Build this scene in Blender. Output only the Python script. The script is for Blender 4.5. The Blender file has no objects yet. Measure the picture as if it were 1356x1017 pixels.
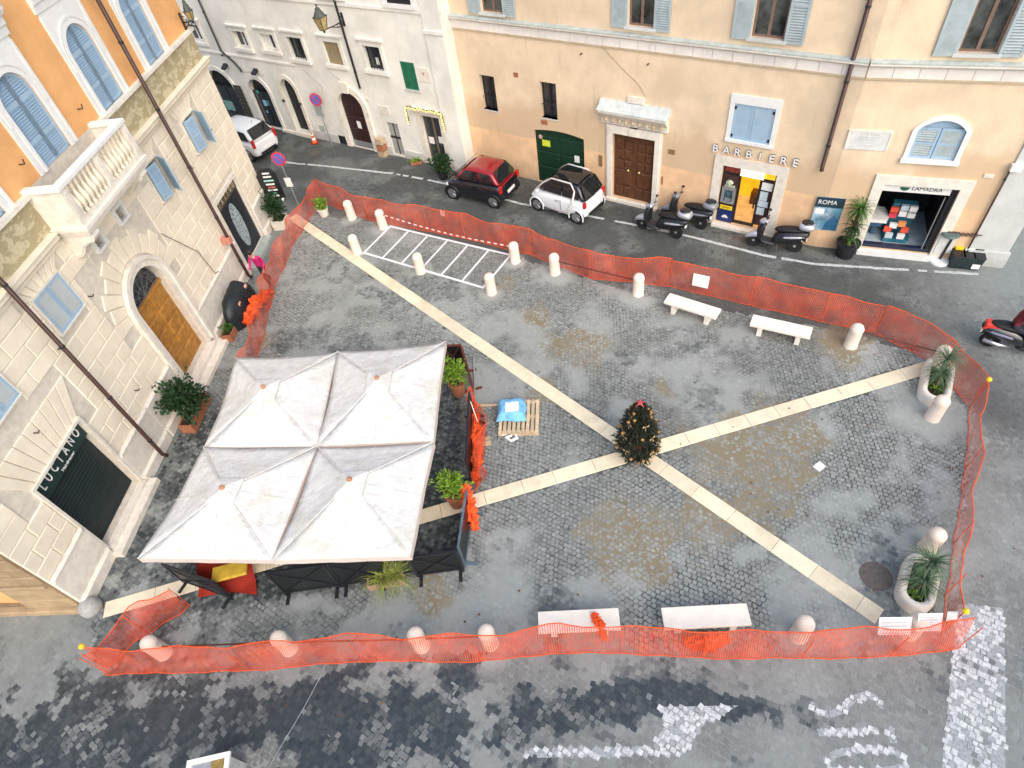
import bpy, bmesh, math, random
import numpy as np
from mathutils import Vector, Matrix
random.seed(7); RNG = np.random.default_rng(11)
SC = bpy.context.scene; COL = SC.collection
PI = math.pi; rad = math.radians

# ------------------------------------------------------------------ camera
CAM_H = 14.0; FPX = 820.39; PITCH = rad(48.31534); ROLL = rad(-9.67583)
_f = np.array([0, math.cos(PITCH), -math.sin(PITCH)]); _r = np.array([1., 0, 0]); _u = np.cross(_r, _f)
_r2 = math.cos(ROLL)*_r + math.sin(ROLL)*_u; _u2 = -math.sin(ROLL)*_r + math.cos(ROLL)*_u
ROT = np.array([_r2, _u2, -_f])
cam = bpy.data.cameras.new('camera'); camo = bpy.data.objects.new('camera', cam); COL.objects.link(camo)
mw = Matrix.Identity(4)
for i in range(3):
    for j in range(3): mw[i][j] = ROT[j][i]
mw[2][3] = CAM_H
camo.matrix_world = mw
cam.sensor_width = 36; cam.lens = FPX/1356*36; cam.clip_start = .1; cam.clip_end = 2000
SC.camera = camo
# ------------------------------------------------------------------ world, sun, exposure (overcast day)
w = bpy.data.worlds.new('World'); SC.world = w; w.use_nodes = True
nt = w.node_tree; bg = nt.nodes['Background']
sky = nt.nodes.new('ShaderNodeTexSky'); sky.sky_type = 'NISHITA'; sky.sun_disc = False
SUN_EL, SUN_AZ = 44, 163          # degrees; azimuth clockwise from +Y
sky.sun_elevation = rad(SUN_EL); sky.sun_rotation = rad(SUN_AZ)
sky.air_density = 1.3; sky.dust_density = 3.0; sky.ozone_density = 1.0
nt.links.new(sky.outputs[0], bg.inputs[0]); bg.inputs[1].default_value = .15
sl = bpy.data.lights.new('sun', 'SUN'); so = bpy.data.objects.new('sun', sl); COL.objects.link(so)
sl.energy = .95; sl.angle = rad(70); sl.color = (1, .98, .95)
so.rotation_euler = (rad(90-SUN_EL), 0, rad(180-SUN_AZ)); so.location = (0, 0, 40)
SC.view_settings.view_transform = 'Standard'; SC.view_settings.look = 'None'
SC.view_settings.exposure = .80; SC.view_settings.gamma = 1; SC.view_settings.use_curve_mapping = False

# ------------------------------------------------------------------ survey helpers
def ray(px, py): return ROT.T @ np.array([(px-678)/FPX, -(py-508.5)/FPX, -1.])
def G(px, py, z=0.):
    d = ray(px, py); s = (z-CAM_H)/d[2]; return (float(d[0]*s), float(d[1]*s))

# ------------------------------------------------------------------ materials
MATS = {}
def nodes_of(name):
    m = bpy.data.materials.new(name); m.use_nodes = True; t = m.node_tree
    return m, t, t.nodes['Principled BSDF']
def N(t, kind, **kw):
    n = t.nodes.new(kind)
    for k, v in kw.items():
        if k.startswith('i_'): n.inputs[int(k[2:])].default_value = v
        else: setattr(n, k, v)
    return n
def noise(t, vec, scale, detail=4, rough=.6):
    n = t.nodes.new('ShaderNodeTexNoise'); n.inputs['Scale'].default_value = scale
    n.inputs['Detail'].default_value = detail; n.inputs['Roughness'].default_value = rough
    t.links.new(vec, n.inputs['Vector']); return n.outputs[0]
def ramp(t, val, a, b, smooth=True):
    n = t.nodes.new('ShaderNodeMapRange'); n.interpolation_type = 'SMOOTHSTEP' if smooth else 'LINEAR'
    n.inputs[1].default_value = a; n.inputs[2].default_value = b
    t.links.new(val, n.inputs[0]); return n.outputs[0]
def math_(t, op, a, b=None):
    n = t.nodes.new('ShaderNodeMath'); n.operation = op
    for i, v in enumerate((a, b)):
        if v is None: continue
        if isinstance(v, (int, float)): n.inputs[i].default_value = v
        else: t.links.new(v, n.inputs[i])
    return n.outputs[0]
def mix(t, fac, a, b):
    n = t.nodes.new('ShaderNodeMix'); n.data_type = 'RGBA'
    for sock, v in ((n.inputs[0], fac), (n.inputs[6], a), (n.inputs[7], b)):
        if isinstance(v, (int, float)): sock.default_value = v
        elif isinstance(v, tuple): sock.default_value = (*v[:3], 1)
        else: t.links.new(v, sock)
    return n.outputs[2]
def objco(t): return t.nodes.new('ShaderNodeTexCoord').outputs['Object']
def worldco(t): return t.nodes.new('ShaderNodeNewGeometry').outputs['Position']
def bump(t, p, h, strength, dist=.02):
    b = t.nodes.new('ShaderNodeBump'); b.inputs['Strength'].default_value = strength; b.inputs['Distance'].default_value = dist
    t.links.new(h, b.inputs['Height']); t.links.new(b.outputs[0], p.inputs['Normal'])
def scl(c, k): return tuple(min(1, x*k) for x in c[:3])
def mat(name, col, rough=.6, var=.12, scale=4, bmp=0., spec=.4, metal=0., dirt=None, dirt_amt=.5, world=True, emit=0., coat=0., rnd=0.):
    if name in MATS: return MATS[name]
    m, t, p = nodes_of(name)
    v = worldco(t) if world else objco(t)
    n1 = noise(t, v, scale, 5)
    c = mix(t, ramp(t, n1, .3, .7), scl(col, 1-var), scl(col, 1+var))
    if dirt:
        n2 = noise(t, v, scale*.35, 6, .7)
        c = mix(t, math_(t, 'MULTIPLY', ramp(t, n2, .48, .72), dirt_amt), c, dirt)
    if rnd:
        oi = t.nodes.new('ShaderNodeObjectInfo')
        hs = t.nodes.new('ShaderNodeHueSaturation'); t.links.new(c, hs.inputs['Color'])
        mr = t.nodes.new('ShaderNodeMapRange'); mr.inputs[3].default_value = 1-rnd; mr.inputs[4].default_value = 1+rnd
        t.links.new(oi.outputs['Random'], mr.inputs[0]); t.links.new(mr.outputs[0], hs.inputs['Value'])
        c = hs.outputs[0]
    t.links.new(c, p.inputs['Base Color'])
    p.inputs['Roughness'].default_value = rough; p.inputs['Metallic'].default_value = metal
    p.inputs['Specular IOR Level'].default_value = spec
    if coat: p.inputs['Coat Weight'].default_value = coat; p.inputs['Coat Roughness'].default_value = .08
    if bmp:
        bump(t, p, noise(t, v, scale*8, 4), bmp, .01)
    if emit:
        t.links.new(c, p.inputs['Emission Color']); p.inputs['Emission Strength'].default_value = emit
    MATS[name] = m; return m

# ------------------------------------------------------------------ mesh builder
class MB:
    def __init__(s): s.v = []; s.f = []; s.m = []
    def add(s, vs, fs, mi=0):
        o = len(s.v); s.v += [tuple(map(float, q)) for q in vs]; s.f += [tuple(i+o for i in q) for q in fs]; s.m += [mi]*len(fs); return s
    def box(s, x0, x1, y0, y1, z0, z1, mi=0):
        return s.add([(x0,y0,z0),(x1,y0,z0),(x1,y1,z0),(x0,y1,z0),(x0,y0,z1),(x1,y0,z1),(x1,y1,z1),(x0,y1,z1)],
            [(0,3,2,1),(4,5,6,7),(0,1,5,4),(1,2,6,5),(2,3,7,6),(3,0,4,7)], mi)
    def cbox(s, x0, x1, y0, y1, z0, z1, c=.03, mi=0):
        """box with chamfered edges of its -y face (a dressed stone)"""
        v = [(x0,y1,z0),(x1,y1,z0),(x1,y1,z1),(x0,y1,z1),(x0,y0+c,z0),(x1,y0+c,z0),(x1,y0+c,z1),(x0,y0+c,z1),
             (x0+c,y0,z0+c),(x1-c,y0,z0+c),(x1-c,y0,z1-c),(x0+c,y0,z1-c)]
        return s.add(v, [(8,9,10,11),(4,5,9,8),(5,6,10,9),(6,7,11,10),(7,4,8,11),(0,1,5,4),(1,2,6,5),(2,3,7,6),(3,0,4,7)], mi)
    def quad(s, a, b, c, d, mi=0): return s.add([a,b,c,d], [(0,1,2,3)], mi)
    def prism(s, poly, axis, a, b, mi=0):
        """polygon of 2-D points, extruded between a and b along axis: 'y' -> (u,z), 'z' -> (x,y), 'x' -> (y,z)"""
        put = {'y': lambda p, t: (p[0], t, p[1]), 'z': lambda p, t: (p[0], p[1], t), 'x': lambda p, t: (t, p[0], p[1])}[axis]
        n = len(poly); vs = [put(p, a) for p in poly]+[put(p, b) for p in poly]
        fs = [tuple(range(n)), tuple(range(2*n-1, n-1, -1))]+[(i, i+n, (i+1) % n+n, (i+1) % n) for i in range(n)]
        return s.add(vs, fs, mi)
    def tube(s, pts, r, n=8, mi=0, cap=True):
        P = [Vector(p) for p in pts]; rs = r if isinstance(r, (list, tuple)) else [r]*len(P)
        vs = []; fs = []; prev = None
        for i, p in enumerate(P):
            d = (P[min(i+1, len(P)-1)]-P[max(i-1, 0)]).normalized()
            if prev is None:
                a = d.orthogonal().normalized()
            else: a = (prev-d*prev.dot(d)); a = a.normalized() if a.length > 1e-6 else d.orthogonal().normalized()
            prev = a; b = d.cross(a)
            for k in range(n):
                q = p+(a*math.cos(2*PI*k/n)+b*math.sin(2*PI*k/n))*rs[i]; vs.append(tuple(q))
        for i in range(len(P)-1):
            for k in range(n): fs.append((i*n+k, i*n+(k+1) % n, (i+1)*n+(k+1) % n, (i+1)*n+k))
        if cap: fs += [tuple(range(n-1, -1, -1)), tuple((len(P)-1)*n+k for k in range(n))]
        return s.add(vs, fs, mi)
    def lathe(s, prof, c=(0,0,0), n=16, mi=0, axis='z'):
        vs = []; fs = []
        for (r, z) in prof:
            for k in range(n):
                a = 2*PI*k/n; p = (r*math.cos(a), r*math.sin(a), z)
                if axis == 'y': p = (p[0], p[2], p[1])
                if axis == 'x': p = (p[2], p[0], p[1])
                vs.append((p[0]+c[0], p[1]+c[1], p[2]+c[2]))
        for i in range(len(prof)-1):
            for k in range(n): fs.append((i*n+k, i*n+(k+1) % n, (i+1)*n+(k+1) % n, (i+1)*n+k))
        if prof[0][0] > 1e-4: fs.append(tuple(range(n-1, -1, -1)))
        if prof[-1][0] > 1e-4: fs.append(tuple((len(prof)-1)*n+k for k in range(n)))
        return s.add(vs, fs, mi)
    def bar(s, p0, p1, w, h, mi=0, up=(0,0,1)):
        a = Vector(p0); b = Vector(p1); d = (b-a).normalized(); u = Vector(up)
        if abs(d.dot(u)) > .95: u = Vector((1,0,0))
        sd = d.cross(u).normalized(); u = sd.cross(d)
        vs = [tuple(q+sd*x*w/2+u*y*h/2) for q in (a, b) for x, y in ((-1,-1),(1,-1),(1,1),(-1,1))]
        return s.add(vs, [(0,3,2,1),(4,5,6,7),(0,1,5,4),(1,2,6,5),(2,3,7,6),(3,0,4,7)], mi)
    def sphere(s, c, r, n=10, m=6, mi=0, sz=1.):
        prof = [(max(r*math.sin(PI*i/m), 1e-5), -r*sz*math.cos(PI*i/m)) for i in range(m+1)]
        return s.lathe(prof, c, n, mi)
    def mesh(s, name, mats, smooth=False):
        me = bpy.data.meshes.new(name); me.from_pydata(s.v, [], s.f)
        for m in (mats if isinstance(mats, (list, tuple)) else [mats]): me.materials.append(m)
        if any(s.m): me.polygons.foreach_set('material_index', s.m)
        bm = bmesh.new(); bm.from_mesh(me); bmesh.ops.recalc_face_normals(bm, faces=bm.faces); bm.to_mesh(me); bm.free()
        if smooth: me.shade_smooth() if hasattr(me, 'shade_smooth') else None
        return me
    def build(s, name, mats, parent=None, loc=(0,0,0), rz=0, smooth=False, bev=0, sub=0, auto=None):
        o = bpy.data.objects.new(name, s.mesh(name, mats, smooth)); COL.objects.link(o)
        o.location = loc; o.rotation_euler = (0,0,rz)
        if parent is not None: o.parent = parent
        if bev:
            b = o.modifiers.new('bevel', 'BEVEL'); b.width = bev; b.segments = 2; b.limit_method = 'ANGLE'; b.angle_limit = rad(40)
        if sub:
            b = o.modifiers.new('subsurf', 'SUBSURF'); b.levels = sub; b.render_levels = sub
        return o
def tag(o, label=None, cat=None, group=None, kind=None):
    if label: o['label'] = label
    if cat: o['category'] = cat
    if group: o['group'] = group
    if kind: o['kind'] = kind
    return o
def thing(name, label, cat, loc=(0,0,0), rz=0, group=None):
    o = bpy.data.objects.new(name, None); COL.objects.link(o); o.empty_display_size = .2
    o.location = loc if len(loc) == 3 else (*loc, 0); o.rotation_euler = (0,0,rz)
    return tag(o, label, cat, group)
def copy_tree(o, parent=None):
    c = o.copy(); COL.objects.link(c)
    if parent is not None: c.parent = parent
    for ch in list(o.children): copy_tree(ch, c)
    return c
def inst(me, name, parent, loc=(0,0,0), rot=(0,0,0), sc=(1,1,1)):
    o = bpy.data.objects.new(name, me); COL.objects.link(o); o.parent = parent
    o.location = loc; o.rotation_euler = rot; o.scale = sc; return o
def text(name, s, size, m, parent, loc, rot=(PI/2,0,0), ext=.01, sx=1., align='CENTER', space=1.):
    cu = bpy.data.curves.new(name, 'FONT'); cu.body = s; cu.size = size; cu.extrude = ext; cu.align_x = align
    cu.align_y = 'CENTER'; cu.space_character = space; cu.resolution_u = 3
    o = bpy.data.objects.new(name, cu); COL.objects.link(o)
    bpy.context.view_layer.update()
    me = bpy.data.meshes.new_from_object(o.evaluated_get(bpy.context.evaluated_depsgraph_get()))
    bpy.data.objects.remove(o); bpy.data.curves.remove(cu)
    me.materials.clear(); me.materials.append(m); me.name = name
    o = bpy.data.objects.new(name, me); COL.objects.link(o); o.parent = parent; o.location = loc; o.rotation_euler = rot; o.scale = (sx,1,1)
    return o

# ------------------------------------------------------------------ palette
def wall_mat(name, col, low=None, zlow=1.9, stain=(.3,.25,.18), stain_amt=.25, mid=None):
    """painted plaster: mottled, streaked, with an older repaint up to zlow"""
    m, t, p = nodes_of(name); v = worldco(t)
    sx = N(t, 'ShaderNodeSeparateXYZ'); t.links.new(v, sx.inputs[0])
    n1 = noise(t, v, .8, 6, .65); n2 = noise(t, v, 6, 4)
    c = mix(t, ramp(t, n1, .3, .7), scl(col, .86), scl(col, 1.08))
    if mid:
        c = mix(t, math_(t, 'MULTIPLY', ramp(t, math_(t, 'ADD', sx.outputs[2], math_(t, 'MULTIPLY', noise(t, v, .5, 5), 3.)), 5.1, 4.2), .75), c, mid)
    if low:
        zz = math_(t, 'ADD', sx.outputs[2], math_(t, 'MULTIPLY', noise(t, v, .6, 3), .25))
        lo = mix(t, ramp(t, noise(t, v, 1.5, 5), .35, .7), scl(low, .92), scl(low, 1.1))
        c = mix(t, ramp(t, zz, zlow+.16, zlow+.10), c, lo)
    # streaks: stretched noise
    mp = N(t, 'ShaderNodeMapping'); mp.inputs['Scale'].default_value = (2.2, 2.2, .25); t.links.new(v, mp.inputs[0])
    c = mix(t, math_(t, 'MULTIPLY', ramp(t, noise(t, mp.outputs[0], 1.5, 5, .7), .55, .8), stain_amt), c, stain)
    # grime rising from the pavement
    g = ramp(t, math_(t, 'ADD', sx.outputs[2], math_(t, 'MULTIPLY', noise(t, v, 2.5, 5), 1.0)), 1.0, .45)
    c = mix(t, math_(t, 'MULTIPLY', g, .45), c, stain)
    t.links.new(c, p.inputs['Base Color']); p.inputs['Roughness'].default_value = .9; p.inputs['Specular IOR Level'].default_value = .2
    bump(t, p, math_(t, 'ADD', n2, math_(t, 'MULTIPLY', noise(t, v, 30, 3), .4)), .25, .02)
    MATS[name] = m; return m
M_ORANGE = wall_mat('orange_plaster', (.80,.42,.17), stain=(.58,.30,.13), stain_amt=.22)
M_PEACH = wall_mat('peach_plaster', (.77,.60,.42), low=(.79,.52,.31), zlow=1.85, stain=(.44,.32,.21), stain_amt=.48, mid=(.60,.42,.26))
M_CREAM = wall_mat('cream_plaster', (.79,.77,.70), stain=(.45,.42,.36), stain_amt=.22)
M_OCHRE = wall_mat('ochre_plaster', (.66,.46,.25), stain=(.4,.28,.15))
M_GREYW = wall_mat('grey_plaster', (.60,.60,.57), stain=(.34,.33,.30), stain_amt=.5)
M_STONE = mat('pale_stone', (.83,.735,.585), .85, .05, 2.5, .2, .2, dirt=(.64,.57,.46), dirt_amt=.35, rnd=.04)
M_OSTONE = mat('ochre_stone', (.37,.265,.155), .85, .14, 2.5, .3, .25, dirt=(.28,.20,.12), dirt_amt=.5, rnd=.14)
M_MORTAR = mat('stone_joint', (.66,.595,.50), .95, .1, 6, .2, .1)
M_TRAV = mat('travertine', (.76,.70,.61), .75, .08, 5, .2, .3, dirt=(.46,.41,.33), dirt_amt=.4, rnd=.05)
M_BOLL = mat('bollard_stone', (.80,.68,.57), .8, .05, 6, .15, .25, dirt=(.60,.50,.40), dirt_amt=.35, rnd=.03)
M_BENCH = mat('bench_stone', (.82,.76,.66), .7, .05, 4, .1, .3, dirt=(.62,.55,.45), dirt_amt=.25)
M_BAND = mat('band_stone', (.76,.66,.48), .75, .07, 3, .15, .3, dirt=(.50,.42,.30), dirt_amt=.5, rnd=.08)
M_SHUT = mat('blue_shutter', (.33,.46,.58), .55, .06, 3, 0, .3, dirt=(.42,.47,.50), dirt_amt=.3)
M_SHUTD = mat('blue_shutter_slat', (.29,.41,.53), .6, .06, 3, 0, .3)
M_SHUTG = mat('grey_shutter', (.40,.46,.47), .6, .08, 3, 0, .3, dirt=(.28,.32,.32), dirt_amt=.4)
M_SHUTP = mat('pale_shutter_panel', (.46,.50,.50), .6, .05, 3, 0, .3)
M_WHITE = mat('white_paint', (.78,.77,.74), .55, .04, 4, 0, .4)
M_DARK = mat('dark_interior', (.012,.012,.014), .5, .2, 3, 0, .4)
M_GLASS = mat('window_glass', (.03,.035,.04), .08, .2, 1.2, 0, .7)
M_WOODF = mat('window_frame_wood', (.20,.13,.10), .6, .15, 6, 0, .3)
M_PIPE = mat('brown_pipe', (.055,.022,.016), .45, .15, 3, 0, .5)
M_IRON = mat('black_iron', (.02,.02,.022), .5, .2, 8, 0, .5)
M_STEEL = mat('grey_steel', (.42,.43,.44), .4, .1, 6, 0, .5, metal=.6)
M_BLACK = mat('black_paint', (.015,.016,.02), .4, .2, 4, 0, .5)
M_GREEND = mat('green_door_paint', (.007,.036,.018), .45, .12, 3, 0, .4)
M_PAPER = mat('paper', (.80,.80,.78), .7, .03, 8, 0, .2)
M_LEAD = mat('lead_flashing', (.42,.46,.43), .6, .15, 5, .1, .3, dirt=(.30,.34,.30))
M_TERRA = mat('terracotta', (.38,.15,.08), .8, .15, 6, .1, .2)
M_SOIL = mat('soil', (.045,.032,.022), .95, .3, 20, .4, .1)
M_TYRE = mat('tyre_rubber', (.015,.015,.016), .75, .2, 12, 0, .3)
M_CHROME = mat('chrome', (.6,.6,.62), .2, .05, 4, 0, .5, metal=.9)
M_CARGL = mat('car_glass', (.012,.014,.016), .06, .2, 2, 0, .8)
M_CARW = mat('white_car_paint', (.80,.81,.83), .3, .01, 2, 0, .5, coat=.8)
M_CARB = mat('black_car_paint', (.008,.009,.013), .22, .1, 2, 0, .5, coat=.8)
M_CARR = mat('red_car_paint', (.27,.008,.014), .25, .03, 2, 0, .5, coat=.8)
M_REDL = mat('red_lamp', (.5,.02,.02), .2, .1, 8, 0, .6)
M_CANVAS = None
M_YELLOW = mat('yellow_plastic', (.85,.55,.02), .45, .05, 6, 0, .4)
M_WOODP = mat('pallet_wood', (.55,.42,.27), .8, .18, 10, .1, .2, dirt=(.33,.24,.15), rnd=.12)
M_RED = mat('red_cloth', (.27,.022,.012), .7, .1, 4, 0, .2)
def leafmat(name, col, var=.45):
    m, t, p = nodes_of(name); v = worldco(t)
    oi = noise(t, v, 9, 2); c = mix(t, ramp(t, oi, .3, .7), scl(col, 1-var), scl(col, 1+var))
    t.links.new(c, p.inputs['Base Color']); p.inputs['Roughness'].default_value = .55; p.inputs['Specular IOR Level'].default_value = .3
    MATS[name] = m; return m
M_LEAFD = leafmat('dark_leaf', (.025,.06,.022)); M_LEAFM = leafmat('green_leaf', (.06,.14,.025)); M_LEAFY = leafmat('lime_leaf', (.17,.29,.03))
M_LEAFG = leafmat('grey_green_leaf', (.10,.16,.085)); M_LEAFX = leafmat('fir_needle', (.018,.022,.011)); M_LEAFR = leafmat('reed_leaf', (.24,.27,.06))
M_BARK = mat('bark', (.10,.07,.045), .9, .2, 12, .3, .1)
def canvas_mat():
    m, t, p = nodes_of('umbrella_canvas'); v = worldco(t)
    n1 = noise(t, v, 1.1, 6, .7); n2 = noise(t, v, 5, 5)
    c = mix(t, ramp(t, n2, .3, .75), (.62,.60,.565), (.70,.685,.65))
    c = mix(t, math_(t, 'MULTIPLY', ramp(t, n1, .46, .70), .5), c, (.50,.475,.36))
    c = mix(t, math_(t, 'MULTIPLY', ramp(t, noise(t, v, 2.6, 6, .8), .62, .72), .5), c, (.40,.37,.22))
    t.links.new(c, p.inputs['Base Color']); p.inputs['Roughness'].default_value = .8; p.inputs['Specular IOR Level'].default_value = .2
    bump(t, p, noise(t, v, 2.2, 6), .8, .10)
    return m
M_CANVAS = canvas_mat()
def net_mat():
    m, t, p = nodes_of('safety_net_mesh')
    v = t.nodes.new('ShaderNodeUVMap').outputs[0]
    n = noise(t, v, 2.2, 5, .6)
    c = mix(t, ramp(t, n, .35, .7), (.60,.07,.028), (.73,.125,.052))
    t.links.new(c, p.inputs['Base Color']); p.inputs['Roughness'].default_value = .55
    # woven grid: strands 12 mm of a 40 mm pitch, read from the strip's own UV in metres
    sp = N(t, 'ShaderNodeSeparateXYZ'); t.links.new(v, sp.inputs[0])
    def strand(s, pitch, wd):
        return math_(t, 'LESS_THAN', math_(t, 'FRACT', math_(t, 'DIVIDE', s, pitch)), wd)
    wd = N(t, 'ShaderNodeMapRange'); wd.inputs[1].default_value = .34; wd.inputs[2].default_value = .66; wd.inputs[3].default_value = .14; wd.inputs[4].default_value = .40
    t.links.new(noise(t, v, 1.3, 4, .65), wd.inputs[0]); wd = wd.outputs[0]
    g = math_(t, 'MAXIMUM', strand(sp.outputs[0], .05, wd), strand(sp.outputs[1], .035, wd))
    tr = N(t, 'ShaderNodeBsdfTransparent'); mx = N(t, 'ShaderNodeMixShader')
    t.links.new(g, mx.inputs[0]); t.links.new(tr.outputs[0], mx.inputs[1]); t.links.new(p.outputs[0], mx.inputs[2])
    out = [x for x in t.nodes if x.type == 'OUTPUT_MATERIAL'][0]; t.links.new(mx.outputs[0], out.inputs[0])
    return m
M_NET = net_mat()
M_NETS = mat('bunched_net', (.80,.10,.02), .6, .25, 14, .3, .3)

# ------------------------------------------------------------------ ground
def vnoise(x, y, s, seed):
    r = np.random.default_rng(seed); T = r.random((64,64)); x = x*s+100; y = y*s+100
    xi = np.floor(x).astype(int); yi = np.floor(y).astype(int); fx = x-xi; fy = y-yi; fx = fx*fx*(3-2*fx); fy = fy*fy*(3-2*fy)
    a = T[xi % 64, yi % 64]; b = T[(xi+1) % 64, yi % 64]; c = T[xi % 64, (yi+1) % 64]; d = T[(xi+1) % 64, (yi+1) % 64]
    return (a*(1-fx)+b*fx)*(1-fy)+(c*(1-fx)+d*fx)*fy
def fbm(x, y, s, seed, o=4):
    t = 0; k = .5; tot = 0
    for i in range(o): t = t+k*vnoise(x, y, s*2**i, seed+i); tot += k; k *= .55
    return t/tot
def sstep(a, b, x): t = np.clip((x-a)/(b-a), 0, 1); return t*t*(3-2*t)
def inpoly(x, y, poly):
    ins = np.zeros(x.shape, bool); n = len(poly)
    for i in range(n):
        x0, y0 = poly[i]; x1, y1 = poly[(i+1) % n]
        if y0 == y1: continue
        ins ^= ((y0 > y) != (y1 > y)) & (x < (x1-x0)*(y-y0)/(y1-y0)+x0)
    return ins
PIAZZA = [(-8.1,24.3),(-4.2,22.4),(.9,18.6),(5.2,15.1),(9.6,12.6),(12.0,10.8),(11.6,8.3),(8.1,3.5),(5.,3.75),(-1.5,4.8),(-7,5.45),(-10.6,5.9),(-11.3,7.2)]
BANDS = [((-8.05,24.05),(6.90,4.15)), ((-10.9,7.35),(11.75,10.48))]; BW = .42
SAND = [((2.35,13.6),1.0),((.9,12.1),.55),((6.0,8.4),1.55),((7.0,9.0),.9),((2.2,6.8),1.15),((9.8,11.9),.8),((-8.1,16.2),.5),((1.2,15.2),.5),((4.3,7.2),.8),((.3,17.2),.5),((4.3,11.3),.45),((-2.7,6.4),.5)]
PALE = []   # mortar patches round the bollards, filled below
def masks(x, y):
    n1 = fbm(x, y, .55, 3); n2 = fbm(x, y, 2.2, 9); n3 = fbm(x, y, .22, 21)
    pz = inpoly(x, y, PIAZZA)
    sand = np.zeros(x.shape)
    for (cx, cy), r in SAND:
        d = np.hypot(x-cx, (y-cy)*.9)/r
        sand = np.maximum(sand, sstep(1.16, .58, d+(n2-.5)*1.7+(n1-.5)*.8))
    # damp lanes on the lower road
    q = fbm(x*.55, y, .9, 77); road = ~pz
    c0 = 3.05-.135*(x-2.0)+.18*np.sin(x*.7)                    # the damp lane along the lower road
    hw_ = .33+.75*sstep(0., -6., x)+.30*sstep(-5., -9., x)
    wet_shade = sstep(.50, .40, np.abs(y-c0+.25*sstep(-1,-6,x))/hw_*.62+(q-.5)*1.7+(fbm(x,y,3.2,17,3)-.5)*1.1)*sstep(5.6, 3.6, x)
    wet_shade = np.maximum(wet_shade, sstep(.56, .62, fbm(x, y, 1.6, 91))*sstep(5.2, 4.2, y+.12*x)*sstep(3, -2, x))*road
    wet_shade = np.maximum(wet_shade, sstep(.64, .74, n1+.3*(n2-.5))*.45)
    wet_shade = np.maximum(wet_shade, .7*sstep(-6.5, -8.5, x)*sstep(14.5,12.5,y)*pz*sstep(.30,.5,n2))
    terrace_shade = sstep(-9.6,-9.2,x+.2*(n2-.5))*sstep(-1.45,-1.75,x+.3*(n2-.5)+.09*(12-y)*.5)*sstep(6.7,7.0,y+.3*(n2-.5))*sstep(13.7,13.2,y); wet_shade = np.maximum(wet_shade, .8*terrace_shade)  # parasol shade painted into the terrace ground through this mask
    n4 = fbm(x, y, 1.0, 33, 5)
    pale = sstep(.46, .60, n1*.45+n4*.55)*np.where(pz, .95, .5)
    pale = np.maximum(pale, .9*sstep(.52,.62,n3*.5+n2*.5)*pz*sstep(15,9,y))
    for (cx, cy), r in PALE:
        d = np.hypot(x-cx, y-cy)/r
        pale = np.maximum(pale, 1.3*sstep(1.1, .5, d+(n2-.5)*.9))
    return np.clip(sand, 0, 1), np.clip(wet_shade*1.0, 0, 1), np.clip(pale, 0, 1.3), pz, n1
def attr(me, name, vals, domain='POINT'):
    a = me.color_attributes.new(name, 'FLOAT_COLOR', domain); a.data.foreach_set('color', np.asarray(vals, np.float32).ravel())
def ground_mat(name, joint):
    m, t, p = nodes_of(name); v = worldco(t)
    a = N(t, 'ShaderNodeAttribute', attribute_name='tone'); sp = N(t, 'ShaderNodeSeparateColor'); t.links.new(a.outputs['Color'], sp.inputs[0])
    sand, wet_shade, pale = sp.outputs; tone = a.outputs['Alpha']
    n = noise(t, v, 40, 3); n5 = noise(t, v, 5, 5)
    if joint:
        c = mix(t, ramp(t, n5, .35, .7), (.062,.068,.064), (.14,.150,.140))
        c = mix(t, math_(t, 'MULTIPLY', pale, .9), c, (.315,.332,.312))
        c = mix(t, sand, c, (.215,.180,.115))
    else:
        c = mix(t, ramp(t, n, .3, .7), (.165,.174,.163), (.220,.230,.216))
        mul = N(t, 'ShaderNodeMix'); mul.data_type = 'RGBA'; mul.blend_type = 'MULTIPLY'; mul.inputs[0].default_value = 1
        t.links.new(c, mul.inputs[6]); t.links.new(tone, mul.inputs[7]); c = mul.outputs[2]
        c = mix(t, math_(t, 'MULTIPLY', pale, .5), c, (.37,.39,.365))
        c = mix(t, math_(t, 'MULTIPLY', sand, math_(t, 'MULTIPLY', ramp(t, noise(t, v, 7, 3), .42, .60), .8)), c, (.235,.20,.13))
    c = mix(t, math_(t, 'MULTIPLY', wet_shade, .88), c, (.008,.017,.024))  # near black for damp ground and the painted terrace shade alike
    t.links.new(c, p.inputs['Base Color'])
    r = math_(t, 'SUBTRACT', .62, math_(t, 'MULTIPLY', wet_shade, .34)); r = math_(t, 'ADD', r, math_(t, 'MULTIPLY', n5, .12))
    t.links.new(r, p.inputs['Roughness']); p.inputs['Specular IOR Level'].default_value = .5
    bump(t, p, n, .35 if not joint else .15, .008)
    return m
M_JOINT = ground_mat('paving_joint', True); M_SETT = ground_mat('basalt_sett', False)

BOLL = {  # name key: (photo x, y of the base middle)
 1:(466.5,289),2:(508,301.5),3:(473.5,335),4:(557.5,360),5:(651,387.5),6:(682.5,346),7:(735,361.5),8:(845,389),9:(1126,457.5),10:(1238,487),
 18:(1226,727), 11:(1234,553),12:(216,872),13:(383,866),14:(559,862),15:(650,859),16:(1060,849),17:(1206,845)}
BPOS = {k: G(*v) for k, v in BOLL.items()}
for k in (12,13,14,15,16,17): BPOS[k] = (BPOS[k][0], BPOS[k][1]+.12)
PALE += [(p, .85 if k in (7,8,2,9) else .55) for k, p in BPOS.items()] + [(BPOS[11], 1.1)]

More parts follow.
